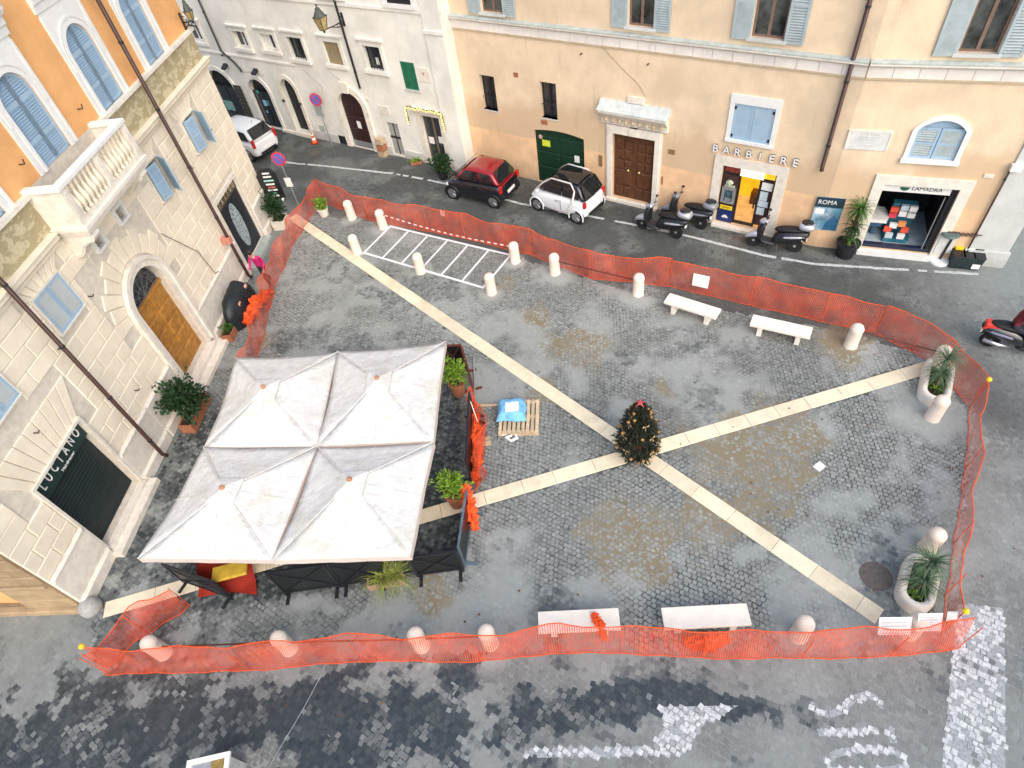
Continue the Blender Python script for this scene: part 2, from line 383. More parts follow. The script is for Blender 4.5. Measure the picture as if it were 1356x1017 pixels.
def wall_limits(x, y):
    """true where no building stands"""
    # left building
    ux, uy = .15361, .98813; du = (x+11.3976)*ux+(y-7.5107)*uy; dn = (x+11.3976)*(-uy)+(y-7.5107)*ux
    ok = ~((dn > -.1) & (du > -.0) & (du < 17.0))
    a = rad(-38.5); ok &= ((x+8.9)*(-math.sin(a))+(y-32)*math.cos(a)) < .0
    a = rad(-39.82); ok &= (((x-2.56)*(-math.sin(a))+(y-23.47)*math.cos(a)) < .0) | (x > 16.4)
    return ok
SETT = {}
def build_setts():
    sp = .114; a = rad(-40); ca, sa = math.cos(a), math.sin(a)
    n = 400; I, J = np.meshgrid(np.arange(-n, n), np.arange(-n, n)); I = I.ravel().astype(float); J = J.ravel().astype(float)
    U = I*sp+((J % 2)*.5)*sp; V = J*sp
    V = V+.10*np.sin(U*.9)+.05*np.sin(U*2.3+1)
    x = 2+U*ca-V*sa; y = 12+U*sa+V*ca
    keep = (x > -16) & (x < 20) & (y > .3) & (y < 33.5)
    x, y = x[keep], y[keep]
    P = np.stack([x, y, np.full_like(x, -CAM_H)], 1) @ ROT.T
    px = 678-FPX*P[:,0]/P[:,2]; py = 508.5+FPX*P[:,1]/P[:,2]
    keep = (P[:,2] < -1) & (px > -170) & (px < 1526) & (py > -60) & (py < 1150) & wall_limits(x, y)
    for (p, q) in BANDS:
        L = math.hypot(q[0]-p[0], q[1]-p[1]); dx, dy = (q[0]-p[0])/L, (q[1]-p[1])/L
        s = (x-p[0])*dx+(y-p[1])*dy; d = np.abs(-(x-p[0])*dy+(y-p[1])*dx)
        keep &= ~((d < BW/2+.045) & (s > -.03) & (s < L+.03))
    x, y = x[keep], y[keep]; m = len(x)
    x = x+RNG.normal(0, .008, m); y = y+RNG.normal(0, .008, m)
    sand, wet_shade, pale, pz, n1 = masks(x, y)
    edge = RNG.uniform(-.35, .35, m); wet_shade = np.clip(wet_shade+edge*((wet_shade > .03) & (wet_shade < .97)), 0, 1); wet_shade = wet_shade*np.where(pz, 1, RNG.uniform(.80, 1, m)); wet_shade = np.where((~pz) & (fbm(x,y,2.6,123,3) > .60), wet_shade*RNG.uniform(.05,.9,m), wet_shade);
    hw = np.where(pz, .0535, .0565)*RNG.uniform(.90, 1.04, m); hl = hw*RNG.uniform(.90, 1.08, m); ang = a+RNG.normal(0, .11, m)
    zt = RNG.normal(0, 1, m)*np.where(pz, .0018, .0012)-np.where(sand > .5, .004, 0)
    tl = np.where(pz, .022, .009); tx = RNG.normal(0, 1, m)*tl; ty = RNG.normal(0, 1, m)*tl
    cs, sn = np.cos(ang), np.sin(ang)
    V8 = np.zeros((m, 8, 3), np.float32)
    for k, (sx, sy) in enumerate(((-1,-1),(1,-1),(1,1),(-1,1))):
        lx = sx*hw; ly = sy*hl
        V8[:,k,0] = x+(lx*cs-ly*sn); V8[:,k,1] = y+(lx*sn+ly*cs); V8[:,k,2] = -.024
        q = np.where(pz, RNG.uniform(.82, .93, m)+.05*np.clip(pale,0,1), RNG.uniform(.94, .985, m))
        V8[:,4+k,0] = x+q*(lx*cs-ly*sn); V8[:,4+k,1] = y+q*(lx*sn+ly*cs); V8[:,4+k,2] = zt+tx*lx+ty*ly
    F = np.array([[4,5,6,7],[0,1,5,4],[1,2,6,5],[2,3,7,6],[3,0,4,7]])
    faces = (F[None]+8*np.arange(m)[:,None,None]).reshape(-1)
    me = bpy.data.meshes.new('paving_setts'); me.vertices.add(m*8); me.vertices.foreach_set('co', V8.ravel())
    me.loops.add(len(faces)); me.loops.foreach_set('vertex_index', faces)
    me.polygons.add(m*5); me.polygons.foreach_set('loop_start', np.arange(m*5)*4); me.polygons.foreach_set('loop_total', np.full(m*5, 4))
    me.update(calc_edges=True); me.shade_flat(); me.materials.append(M_SETT)
    tone = 1+RNG.normal(0, 1, m)*np.where(pz, .11, .07)*1; tone = tone*np.where(pz, 1.15, .90)
    # street strip along the palaces is dark and closely trafficked
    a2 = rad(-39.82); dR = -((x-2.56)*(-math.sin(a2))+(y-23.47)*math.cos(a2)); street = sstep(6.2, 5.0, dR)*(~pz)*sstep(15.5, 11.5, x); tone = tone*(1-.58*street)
    tone = tone*(.62+.76*fbm(x, y, .38, 61))*(1+.18*sstep(11.5,14.5,x)*sstep(3,7,y))  # right-hand street: sky sheen painted in as a lighter sett tone
    A = np.stack([sand*RNG.uniform(.15,1,m), wet_shade, pale, np.clip(tone, .25, 2)], 1)
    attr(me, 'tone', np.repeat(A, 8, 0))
    o = bpy.data.objects.new('paving_setts', me); COL.objects.link(o); tag(o, kind='stuff', label='grey basalt setts paving the square and the streets around it', cat='paving')
    SETT.update(x=x, y=y, top=V8[:,4:], pz=pz)
build_setts()
def build_ground():
    st = .13; xs = np.arange(-18, 22, st); ys = np.arange(-1, 36, st); X, Y = np.meshgrid(xs, ys); nx, ny = len(xs), len(ys)
    x, y = X.ravel(), Y.ravel(); sand, wet_shade, pale, pz, n1 = masks(x, y)
    idx = np.arange(nx*ny).reshape(ny, nx); F = np.stack([idx[:-1,:-1], idx[:-1,1:], idx[1:,1:], idx[1:,:-1]], -1).reshape(-1)
    V = np.stack([x, y, np.where(pz, -.013, -.0022)+(fbm(x,y,2.2,50,3)-.5)*np.where(pz,.007,.005)+np.where(pz,1.,.06)*np.clip(np.maximum(pale*.0108,sand*.0078),0,.0116)], 1)
    # rim that carries the sheet to the horizon
    x0, x1, y0, y1 = xs[0], xs[-1], ys[0], ys[-1]; B = nx*ny; far = 600
    ring = [(x0,y0),(x1,y0),(x1,y1),(x0,y1)]; V = np.vstack([V, [(a, b, -.028) for a, b in ring], [(-far,-far,-.028),(far,-far,-.028),(far,far,-.028),(-far,far,-.028)]])
    ext = []
    for i in range(4): j = (i+1) % 4; ext += [B+i, B+4+i, B+4+j, B+j]
    F = np.concatenate([F, np.array(ext)]); nf = len(F)//4
    me = bpy.data.meshes.new('ground'); me.vertices.add(len(V)); me.vertices.foreach_set('co', V.astype(np.float32).ravel())
    me.loops.add(len(F)); me.loops.foreach_set('vertex_index', F); me.polygons.add(nf)
    me.polygons.foreach_set('loop_start', np.arange(nf)*4); me.polygons.foreach_set('loop_total', np.full(nf, 4)); me.update(calc_edges=True); me.materials.append(M_JOINT)
    a2 = rad(-39.82); dR = -((x-2.56)*(-math.sin(a2))+(y-23.47)*math.cos(a2)); pale = np.where(pz, pale, np.maximum(pale, .62)*(1-.75*sstep(6.2,5.0,dR)*sstep(15.5,11.5,x))); wet_shade = np.maximum(wet_shade, .45*sstep(6.2,5.,dR)*(~pz)*sstep(15.5,11.5,x))
    A = np.stack([sand, wet_shade, pale, np.ones_like(sand)], 1); A = np.vstack([A, np.tile([0,0,.3,1], (8,1))]); attr(me, 'tone', A)
    o = bpy.data.objects.new('ground', me); COL.objects.link(o); tag(o, kind='structure')
build_ground()
# travertine bands laid as a cross
def build_band(p, q):
    p = Vector((*p, 0)); q = Vector((*q, 0)); L = (q-p).length; az = math.atan2(q.y-p.y, q.x-p.x)
    root = bpy.data.objects.new('stone_band', None); COL.objects.link(root); root.location = p; root.rotation_euler = (0,0,az); root['kind'] = 'structure'
    root['label'] = 'pale travertine band crossing the square diagonally'
    s = 0
    while s < L-.2:
        l = min(random.uniform(.85, 1.25), L-s)
        if L-s-l < .3: l = L-s
        mb = MB(); c = .008; z = .006+random.uniform(-.002,.002); h = BW/2; a, b = s+.004, s+l-.004
        mb.add([(a,-h,-.04),(b,-h,-.04),(b,h,-.04),(a,h,-.04),(a,-h,z-c),(b,-h,z-c),(b,h,z-c),(a,h,z-c),(a+c,-h+c,z),(b-c,-h+c,z),(b-c,h-c,z),(a+c,h-c,z)],
            [(8,9,10,11),(4,5,9,8),(5,6,10,9),(6,7,11,10),(7,4,8,11),(0,1,5,4),(1,2,6,5),(2,3,7,6),(3,0,4,7)])
        mb.build('slab', M_BAND, root); s += l
    return root
build_band(*BANDS[0])
# the second band stops at the first where they cross
def cross_pt():
    (p, q), (r, s) = BANDS; p, q, r, s = map(lambda a: Vector((*a,)), (p, q, r, s)); d1 = q-p; d2 = s-r
    t = ((r-p).x*d2.y-(r-p).y*d2.x)/(d1.x*d2.y-d1.y*d2.x); return p+d1*t, d2.normalized(), d1.normalized()
_c, _d2, _d1 = cross_pt(); _gap = BW/2/abs(_d1.x*_d2.y-_d1.y*_d2.x)+.14
build_band(BANDS[1][0], tuple(_c-_d2*_gap)); build_band(tuple(_c+_d2*_gap), BANDS[1][1])

# painted markings: paint lies on the tops of the setts, worn off here and there
M_PAINT = mat('road_paint', (.55,.56,.555), .7, .18, 16, .1, .3, dirt=(.25,.26,.26), dirt_amt=.75)
M_PAINT2 = mat('road_paint_worn', (.50,.51,.51), .7, .2, 16, .1, .3, dirt=(.25,.26,.26), dirt_amt=.8); M_PAINT3 = mat('road_paint_faint', (.31,.325,.33), .7, .2, 16, .1, .3)
def sett_marking(name, polys, keep=.85, label=None, seed=1):
    r = np.random.default_rng(seed); x, y = SETT['x'], SETT['y']; ins = np.zeros(len(x), bool)
    for pl in polys: ins |= inpoly(x, y, pl)
    ins &= r.random(len(x)) < keep*(.45+1.1*fbm(x, y, 1.4, 5+seed))
    T = SETT['top'][ins]; m = len(T); mb = MB()
    c = T.mean(1, keepdims=True); T = c+(T-c)*r.uniform(.75, 1.10, (m,1,1)); T += np.concatenate([r.normal(0,.004,(m,4,2)), np.zeros((m,4,1))], 2); T[:,:,2] += .0035
    mb.v = [tuple(map(float, q)) for q in T.reshape(-1, 3)]; mb.f = [(4*i,4*i+1,4*i+2,4*i+3) for i in range(m)]; mb.m = [int(q) for q in r.choice(3, m, p=[.38,.37,.25])]
    for pl in polys: mb.prism(pl, 'z', -.004, .0006+.0002*len(mb.v)/1e5, 2) if len(pl) < 9 else None
    o = mb.build(name, [M_PAINT, M_PAINT2, M_PAINT3]); tag(o, label, kind='structure'); return o
def gp(pts): return [G(*p) for p in pts]
def stroke(a, b, wd):
    a = Vector(a); b = Vector(b); d = (b-a).normalized(); n = Vector((-d.y, d.x))*wd/2
    return [tuple(a+n), tuple(b+n), tuple(b-n), tuple(a-n)]
def strokes(pts, wd): return [stroke(pts[i], pts[i+1], wd) for i in range(len(pts)-1)]
sett_marking('stop_line', [gp([(1268,800),(1330,805),(1332,1040),(1245,1040)])], .95, 'broad white stop line at the right of the lower road', 2)
# STOP, read downwards in the picture, tops of the letters to the right
def letters():
    P = []
    g = lambda *pts: gp(pts)
    P += strokes(g((1078,930),(1078,941),(1098,946),(1116,940),(1128,926),(1148,920),(1164,926),(1166,938)), .13)
    P += strokes(g((1083,970),(1164,968)), .13)+strokes(g((1176,961),(1184,984)), .13)
    P += strokes(g((1092,1008),(1108,997),(1150,991),(1185,995),(1199,1007),(1190,1018),(1140,1024),(1100,1020),(1092,1008)), .12)
    P += strokes(g((1088,1040),(1196,1036),(1200,1052),(1150,1056),(1146,1040)), .12)
    return P
sett_marking('road_lettering', letters(), 1.6, 'worn white STOP lettering on the lower road', 3)
sett_marking('road_arrow', [gp([(872,936),(978,934),(960,945),(930,962),(905,1000),(856,1000),(880,962)])]+strokes(gp([(695,997),(800,996),(900,993)]), .17), 1.2, 'worn white arrow on the lower road', 4)
def worn_line(name, pts, wd, label):
    r = random.Random(5); mb = MB(); P = [Vector((*p,0)) for p in pts]
    for a, b in zip(P, P[1:]):
        L = (b-a).length; d = (b-a)/L; n = Vector((-d.y,d.x,0)); s = 0
        while s < L:
            l = min(r.uniform(.10,.30), L-s); gap = r.random() < .06
            if not gap:
                w0, w1 = wd*r.uniform(.36,.56), wd*r.uniform(.36,.56); p = a+d*s; q = a+d*(s+l+.004); z = Vector((0,0,.008))
                mb.add([p-n*w0+z, q-n*w0*r.uniform(.85,1.1)+z, q+n*w1*r.uniform(.85,1.1)+z, p+n*w1+z], [(0,1,2,3)])
            s += l
    tag(mb.build(name, M_PAINT), label, kind='structure')
worn_line('edge_line', gp([(360,213),(395,217),(430,220),(520,230),(560,237),(607,247),(640,257),(690,270),(800,290),(850,300),(900,310),(960,325),(1010,338),(1080,350),(1190,357),(1295,363)]), .13, 'white edge line along the street below the palaces')
def parking():
    A, B, C, D = (-4.81,20.48), (-.43,17.18), (-3.78,21.99), (.75,18.77)   # corners on the ground
    mb = MB()
    def ln(a, b, wd, z):
        q = stroke(a, b, wd); mb.prism(q, 'z', z-.001, z)
    L = lambda p, q, t: (p[0]+(q[0]-p[0])*t, p[1]+(q[1]-p[1])*t)
    ln(L(A,B,-.008), L(A,B,1.008), .10, .0100); ln(L(C,D,-.008), L(C,D,1.008), .10, .0100)
    for i in range(7):
        t = i/6; ln(L(A,B,t), L(C,D,t), .08, .0130)
    o = mb.build('parking_bay_marking', mat('fresh_paint', (.80,.80,.82), .5, .06, 6, .1, .3)); tag(o, 'fresh white ladder of motorcycle bays painted near the back', kind='structure')
parking()
o = MB().lathe([(.001,.004),(.28,.004),(.30,.006),(.34,.006),(.34,-.03)], n=28).build('manhole_cover', mat('cast_iron', (.11,.095,.085), .6, .2, 12, .5, .4)); o.location = (*G(1160,763), .004)
tag(o, 'round rusty iron manhole cover near the right planter', 'manhole cover')
mb = MB().box(-.25,.25,-.25,.25,-.02,.010); mb.box(-.21,.21,-.21,.21,.010,.014)
o = mb.build('inspection_cover', MATS['cast_iron'], loc=(*G(417,203), .004), rz=rad(-38)); tag(o, 'small square iron cover in the street below the white palace', 'manhole cover')

# ------------------------------------------------------------------ facade tools (local x along the wall, -y outward, z up)
def arc_pts(u0, u1, zs, z1, n=12):
    """points of an arch from (u0,zs) over the crown z1 to (u1,zs)"""
    c = (u0+u1)/2; hw = (u1-u0)/2; h = z1-zs
    if h >= hw*.98: return [(c-hw*math.cos(PI*i/n), zs+h*math.sin(PI*i/n)) for i in range(n+1)]
    R = (hw*hw+h*h)/(2*h); th = math.asin(hw/R)
    return [(c+R*math.sin(-th+2*th*i/n), z1-R+R*math.cos(-th+2*th*i/n)) for i in range(n+1)]
def wall_mesh(mb, U0, U1, Z0, Z1, ops, y=0., depth=.3, mi=0, back=None):
    """ops: (u0,u1,z0,z1[,zs]) ; a fifth value is the springing height of an arched head"""
    us = sorted({U0, U1, *[v for o in ops for v in o[:2]]}); zs = sorted({Z0, Z1, *[v for o in ops for v in o[2:4]]})
    us = [u for u in us if U0 <= u <= U1]; zs = [z for z in zs if Z0 <= z <= Z1]
    for i in range(len(us)-1):
        for j in range(len(zs)-1):
            cu = (us[i]+us[i+1])/2; cz = (zs[j]+zs[j+1])/2
            if any(o[0] < cu < o[1] and o[2] < cz < o[3] for o in ops): continue
            mb.quad((us[i],y,zs[j]),(us[i+1],y,zs[j]),(us[i+1],y,zs[j+1]),(us[i],y,zs[j+1]), mi)
    for o in ops:
        u0, u1, z0, z1 = o[:4]; d = y+depth; zz = o[4] if len(o) > 4 else z1
        mb.quad((u0,y,z0),(u1,y,z0),(u1,d,z0),(u0,d,z0), mi)
        mb.quad((u0,y,z0),(u0,d,z0),(u0,d,zz),(u0,y,zz), mi); mb.quad((u1,y,z0),(u1,y,zz),(u1,d,zz),(u1,d,z0), mi)
        if len(o) > 4:
            A = arc_pts(u0, u1, zz, z1)
            for a, b in zip(A, A[1:]):
                mb.quad((a[0],y,a[1]),(b[0],y,b[1]),(b[0],d,b[1]),(a[0],d,a[1]), mi)
                if z1-min(a[1], b[1]) > 1e-4: mb.quad((a[0],y,a[1]),(b[0],y,b[1]),(b[0],y,z1),(a[0],y,z1), mi)
        else: mb.quad((u0,y,z1),(u0,d,z1),(u1,d,z1),(u1,y,z1), mi)
        if back is not None: mb.quad((u0,d,z0),(u1,d,z0),(u1,d,z1),(u0,d,z1), back)
def body_mesh(mb, U0, U1, Z1, D, mi=0, y=0.):
    """sides, back and flat roof of a building behind its facade"""
    mb.quad((U0,y,0),(U0,D,0),(U0,D,Z1),(U0,y,Z1), mi); mb.quad((U1,y,0),(U1,D,0),(U1,D,Z1),(U1,y,Z1), mi)
    mb.quad((U0,D,0),(U1,D,0),(U1,D,Z1),(U0,D,Z1), mi); mb.quad((U0,y,Z1),(U1,y,Z1),(U1,D,Z1),(U0,D,Z1), mi)
def frame_mesh(mb, u0, u1, z0, z1, wd, y0, y1, sill=True, mi=0, top=None):
    """flat surround outside the opening"""
    t = wd if top is None else top
    mb.box(u0-wd, u0, y0, y1, z0, z1, mi); mb.box(u1, u1+wd, y0, y1, z0, z1, mi); mb.box(u0-wd, u1+wd, y0, y1, z1, z1+t, mi)
    if sill: mb.box(u0-wd, u1+wd, y0-.03, y1, z0-wd*.7, z0, mi)
def arch_frame(mb, u0, u1, z0, z1, zs, wd, y0, y1, n=14, mi=0):
    A = arc_pts(u0, u1, zs, z1, n); B = arc_pts(u0-wd, u1+wd, zs, z1+wd, n)
    A = [(u0, z0)]+A+[(u1, z0)]; B = [(u0-wd, z0)]+B+[(u1+wd, z0)]
    for i in range(len(A)-1):
        a, b, c, d = A[i], A[i+1], B[i+1], B[i]
        mb.quad((a[0],y0,a[1]),(b[0],y0,b[1]),(c[0],y0,c[1]),(d[0],y0,d[1]), mi)
        mb.quad((d[0],y0,d[1]),(c[0],y0,c[1]),(c[0],y1,c[1]),(d[0],y1,d[1]), mi)
        mb.quad((a[0],y0,a[1]),(b[0],y0,b[1]),(b[0],y1,b[1]),(a[0],y1,a[1]), mi)
BLK = {}
def block(parent, u0, u1, z0, z1, proud, m, name='stone_block', ch=.022, g=.006):
    key = (round(u1-u0, 2), round(z1-z0, 2), round(proud, 2), m.name, name)
    if key not in BLK:
        wd, h = key[0], key[1]
        BLK[key] = MB().cbox(g, wd-g, -proud, .02, g, h-g, ch).mesh(name, m)
    return inst(BLK[key], name, parent, (u0, 0, z0))
def course(parent, U0, U1, z0, z1, blocks_at, avoid, proud, m, ln=.85, shift=0., name='stone_block'):
    iv = [(U0, U1)]
    for (a, b, c, d) in avoid:
        if c < z1-.02 and d > z0+.02:
            nv = []
            for p, q in iv:
                if a > p: nv.append((p, min(q, a)))
                if b < q: nv.append((max(p, b), q))
            iv = [(p, q) for p, q in nv if q-p > .08]
    for p, q in iv:
        n = max(1, round((q-p)/ln)); cuts = [p]+[p+(q-p)*(i+(.5*shift if 0 < i < n else 0))/n for i in range(1, n)]+[q]
        if n > 1 and shift: cuts = [p]+[p+(q-p)*(i-.5)/n for i in range(1, n+1)]+[q]
        cuts = [cuts[0]]+[c+random.uniform(-.05, .05) for c in cuts[1:-1]]+[cuts[-1]]
        for a, b in zip(cuts, cuts[1:]):
            if b-a > .06: block(parent, a, b, z0, z1, proud+random.choice((0,.01)), m, name)
def louvre(mb, u0, u1, z0, z1, y, pitch=.06, th=.010, dep=.035, mi=0, wfun=None):
    z = z0+pitch/2
    while z < z1:
        a, b = (u0, u1) if wfun is None else wfun(z)
        if b-a > .05: mb.add([(a,y,z-.02),(b,y,z-.02),(b,y+dep,z+.02),(a,y+dep,z+.02),(a,y,z-.02+th),(b,y,z-.02+th),(b,y+dep,z+.02+th),(a,y+dep,z+.02+th)],
            [(0,3,2,1),(4,5,6,7),(0,1,5,4),(1,2,6,5),(2,3,7,6),(3,0,4,7)], mi)
        z += pitch
def shutter(parent, wd, h, m, ms, loc, rz=0., style='slat', mid=(.5,)):
    """one leaf hinged at its local x=0; slats are its sub-part"""
    mb = MB(); s = .07
    mb.box(0, s, -.02, .02, 0, h); mb.box(wd-s, wd, -.02, .02, 0, h); mb.box(s, wd-s, -.019, .019, 0, s*1.2); mb.box(s, wd-s, -.019, .019, h-s, h)
    for k in mid: mb.box(s, wd-s, -.019, .019, h*k-s/2, h*k+s/2)
    if style == 'panel': mb.box(s, wd-s, -.008, .012, s*1.2, h-s)
    o = mb.build('shutter', m, parent, loc, rz)
    if style == 'slat':
        sl_ = MB(); sl_.box(s, wd-s, .012, .018, s*1.2, h-s); louvre(sl_, s, wd-s, s*1.2, h-s, -.018, .07, .009, .026)
        q = sl_.build('slats', ms, o); q['kind'] = 'stuff'
    return o
def casement(parent, u0, u1, z0, z1, y, m=None, mull=True, transom=None, gl=None, name='window'):
    m = m or M_WOODF; mb = MB(); s = .055
    mb.box(u0, u0+s, y-.03, y+.03, z0, z1); mb.box(u1-s, u1, y-.03, y+.03, z0, z1)
    mb.box(u0+s, u1-s, y-.028, y+.028, z0, z0+s); mb.box(u0+s, u1-s, y-.028, y+.028, z1-s, z1)
    c = (u0+u1)/2
    if mull: mb.box(c-s*.8, c+s*.8, y-.034, y+.024, z0+s, z1-s)
    if transom: mb.box(u0+s, u1-s, y-.026, y+.02, transom-.02, transom+.02)
    o = mb.build(name, m, parent)
    spans = [(u0+s, c-s*.8), (c+s*.8, u1-s)] if mull else [(u0+s, u1-s)]
    for a, b in spans: MB().box(a, b, y-.005, y+.005, z0+s, z1-s).build('pane', gl or M_GLASS, o)
    return o
def pipe(parent, u, z0, z1, y=-.09, m=None, r=.055, shoe=True, jog=None):
    pts = [(u,y,z1)]
    if jog: pts += jog
    pts += [(u if not jog else jog[-1][0], y if not jog else jog[-1][1], z0+.12)]
    if shoe: pts += [(pts[-1][0]+.02, pts[-1][1]-.10, z0)]
    o = MB().tube(pts, r, 8).build('drainpipe', m or M_PIPE, parent, smooth=True)
    z = z0+.8
    while z < z1:
        MB().lathe([(r+.012,z-.03),(r+.012,z+.03)], (pts[-2][0] if z < (jog[-1][2] if jog else 0) else u, y, 0), 8).build('pipe_bracket', M_IRON, o); z += 1.9
    return o
def facade(name, label, o, az):
    return thing(name, label, 'building', (o[0], o[1], 0), rad(az))

# ------------------------------------------------------------------ left palazzo: rusticated base, orange upper floor
LP = facade('stone_palazzo', 'cream rusticated stone palazzo with orange plaster upper storey and balcony on the left', (-11.3976,7.5107), 81.1637)
LU = 16.95; ZP, ZB, ZB2, ZF = 1.45, 6.18, 6.50, 7.36
W_L = [(1.90,2.96,4.75,5.79),(4.86,5.95,4.75,5.79),(10.86,11.66,4.60,5.68),(13.80,14.72,4.60,5.66)]
SQ = [(7.50,7.84,5.30,5.64),(8.80,9.14,5.27,5.61)]
PORT = (7.22,9.02,.32,4.03,3.13); LUC = (1.48,3.50,.30,3.08); MUR = (13.32,15.22,.18,2.85)
AW = [(c-.59, c+.59, 7.46, 9.46, 8.87) for c in (5.40, 8.36, 11.37, 14.33)]
mb = MB()
wall_mesh(mb, 0, LU, 0, ZF+.1, W_L+SQ+[PORT, LUC, MUR], 0, .28, 0)
mb.build('wall', M_MORTAR, LP)
mb = MB(); wall_mesh(mb, 0, LU, ZF+.1, 12.2, AW, 0, .16, 0); body_mesh(mb, 0, LU, 12.2, 9, 0); mb.build('upper_wall', M_ORANGE, LP)
for i, o in enumerate(W_L+SQ): MB().box(o[0], o[1], .24, .27, o[2], o[3]).build('dark_room', M_DARK, LP)
# rusticated courses
avoid = [(o[0]-.02, o[1]+.02, o[2]-.02, o[3]+.02) for o in SQ]
avoid += [(o[0]-.05, o[1]+.05, o[2]-.1, o[3]+.02) for o in W_L]
for o in W_L: avoid.append((o[0]-.42, o[1]+.42, o[3], ZB))          # flat arches of splayed stones over the windows
avoid += [(LUC[0]-.08, LUC[1]+.08, 0, LUC[3]), (LUC[0]-.62, LUC[1]+.62, LUC[3], LUC[3]+1.05), (MUR[0]-.22, MUR[1]+.22, 0, MUR[3]+.02),
    (PORT[0]-.34, PORT[1]+.34, 0, 3.1), (PORT[0]-.95, PORT[1]+.95, 3.05, 4.95)]
nz = 11; hz = (ZB-ZP)/nz
for k in range(nz): course(LP, 0, LU, ZP+k*hz, ZP+(k+1)*hz, None, avoid, .026, M_STONE, .86, k % 2)
for o in W_L+[(LUC[0], LUC[1], 0, LUC[3])]:                           # splayed voussoirs
    big = o[2] == 0; ztop = min(o[3]+(1.05 if big else ZB-o[3]-.02), ZB); ext = .60 if big else .40; n = 9 if big else 7
    for i in range(n):
        a0 = o[0]-.04+(o[1]-o[0]+.08)*i/n; a1 = o[0]-.04+(o[1]-o[0]+.08)*(i+1)/n; b0 = o[0]-ext+(o[1]-o[0]+2*ext)*i/n; b1 = o[0]-ext+(o[1]-o[0]+2*ext)*(i+1)/n
        g = .014; MB().prism([(a0+g, o[3]+g),(a1-g, o[3]+g),(b1-g, ztop-g),(b0+g, ztop-g)], 'y', -.034, .02).build('voussoir', M_STONE, LP, bev=.012)
pc, pz_, R0, R1_ = (PORT[0]+PORT[1])/2, PORT[4], (PORT[1]-PORT[0])/2+.34, 1.82
n = 13
for i in range(n):
    t0, t1 = PI-PI*i/n-.012, PI-PI*(i+1)/n+.012
    P = lambda t, r: (pc+r*math.cos(t), pz_+.03+r*math.sin(t))
    r1 = R1_+(.16 if i % 2 == 0 else 0)
    MB().prism([P(t0,R0+.01), P((t0+t1)/2,R0+.015), P(t1,R0+.01), P(t1,r1), P(t0,r1)], 'y', -.04, .02).build('voussoir', M_STONE, LP, bev=.012)
mb = MB(); arch_frame(mb, PORT[0], PORT[1], PORT[2], PORT[3], PORT[4], .20, -.10, 0.02); arch_frame(mb, PORT[0]-.20, PORT[1]+.20, PORT[2], PORT[3]+.20, PORT[4], .12, -.16, 0.02)
mb.build('portal_surround', M_TRAV, LP)
# portal: wooden leaves below a grille
M_WOODO = mat('honey_door_wood', (.42,.19,.035), .45, .25, 5, .15, .4, dirt=(.22,.09,.02), dirt_amt=.6)
pd = MB(); pd.box(PORT[0], PORT[1], .20, .27, PORT[2], 3.02); pdo = pd.build('portal_door', M_WOODO, LP)
for k in range(2):
    for j in range(5):
        u = PORT[0]+.10+k*.88; z = PORT[2]+.14+j*.52; MB().cbox(u, u+.72, .165, .21, z, z+.42, .03).build('door_panel', M_WOODO, pdo)
MB().box(PORT[0], PORT[1], .12, .26, 3.02, 3.14).build('transom', M_WOODO, LP)
mb = MB(); A = arc_pts(PORT[0], PORT[1], PORT[4], PORT[3]); mb.prism(A, 'y', .22, .25); mb.build('fanlight', M_GLASS, LP)
mb = MB()
for i in range(7):
    t = PI*i/6; mb.bar((pc, .17, 3.15), (pc+.86*math.cos(t), .17, 3.15+.86*math.sin(t)), .02, .02)
for r in (.3,.58,.84):
    mb.tube([(pc+r*math.cos(PI*i/12), .17, 3.15+r*math.sin(PI*i/12)) for i in range(13)], .014, 5)
for i in range(14):
    t = PI*(i+.5)/14; mb.tube([(pc+.71*math.cos(t)+.07*math.cos(2*PI*k/8), .17, 3.15+.71*math.sin(t)+.07*math.sin(2*PI*k/8)) for k in range(9)], .01, 4)
mb.build('fanlight_grille', mat('grille_grey', (.12,.12,.13), .6, .2, 8), LP)
MB().box(PORT[0]-.35, PORT[1]+.35, -.55, .20, -.03, .14).box(PORT[0]-.05, PORT[1]+.05, -.28, .19, .14, .30).build('door_step', M_TRAV, LP)
# plinth: dressed slabs on a base course with a rounded top moulding
def plinth(u0, u1):
    n = max(1, round((u1-u0)/1.35))
    for i in range(n):
        a, b = u0+(u1-u0)*i/n, u0+(u1-u0)*(i+1)/n
        block(LP, a, b, .38, ZP-.12, .09, M_TRAV, 'plinth_slab', .012, .004); block(LP, a, b, -.03, .385, .18, M_TRAV, 'plinth_base', .05, .003)
        block(LP, a, b, ZP-.12, ZP, .13, M_TRAV, 'plinth_cap', .04, .003)
for a, b in ((0, LUC[0]-.06), (LUC[1]+.06, PORT[0]-.34), (PORT[1]+.34, MUR[0]-.16), (MUR[1]+.16, LU)): plinth(a, b)
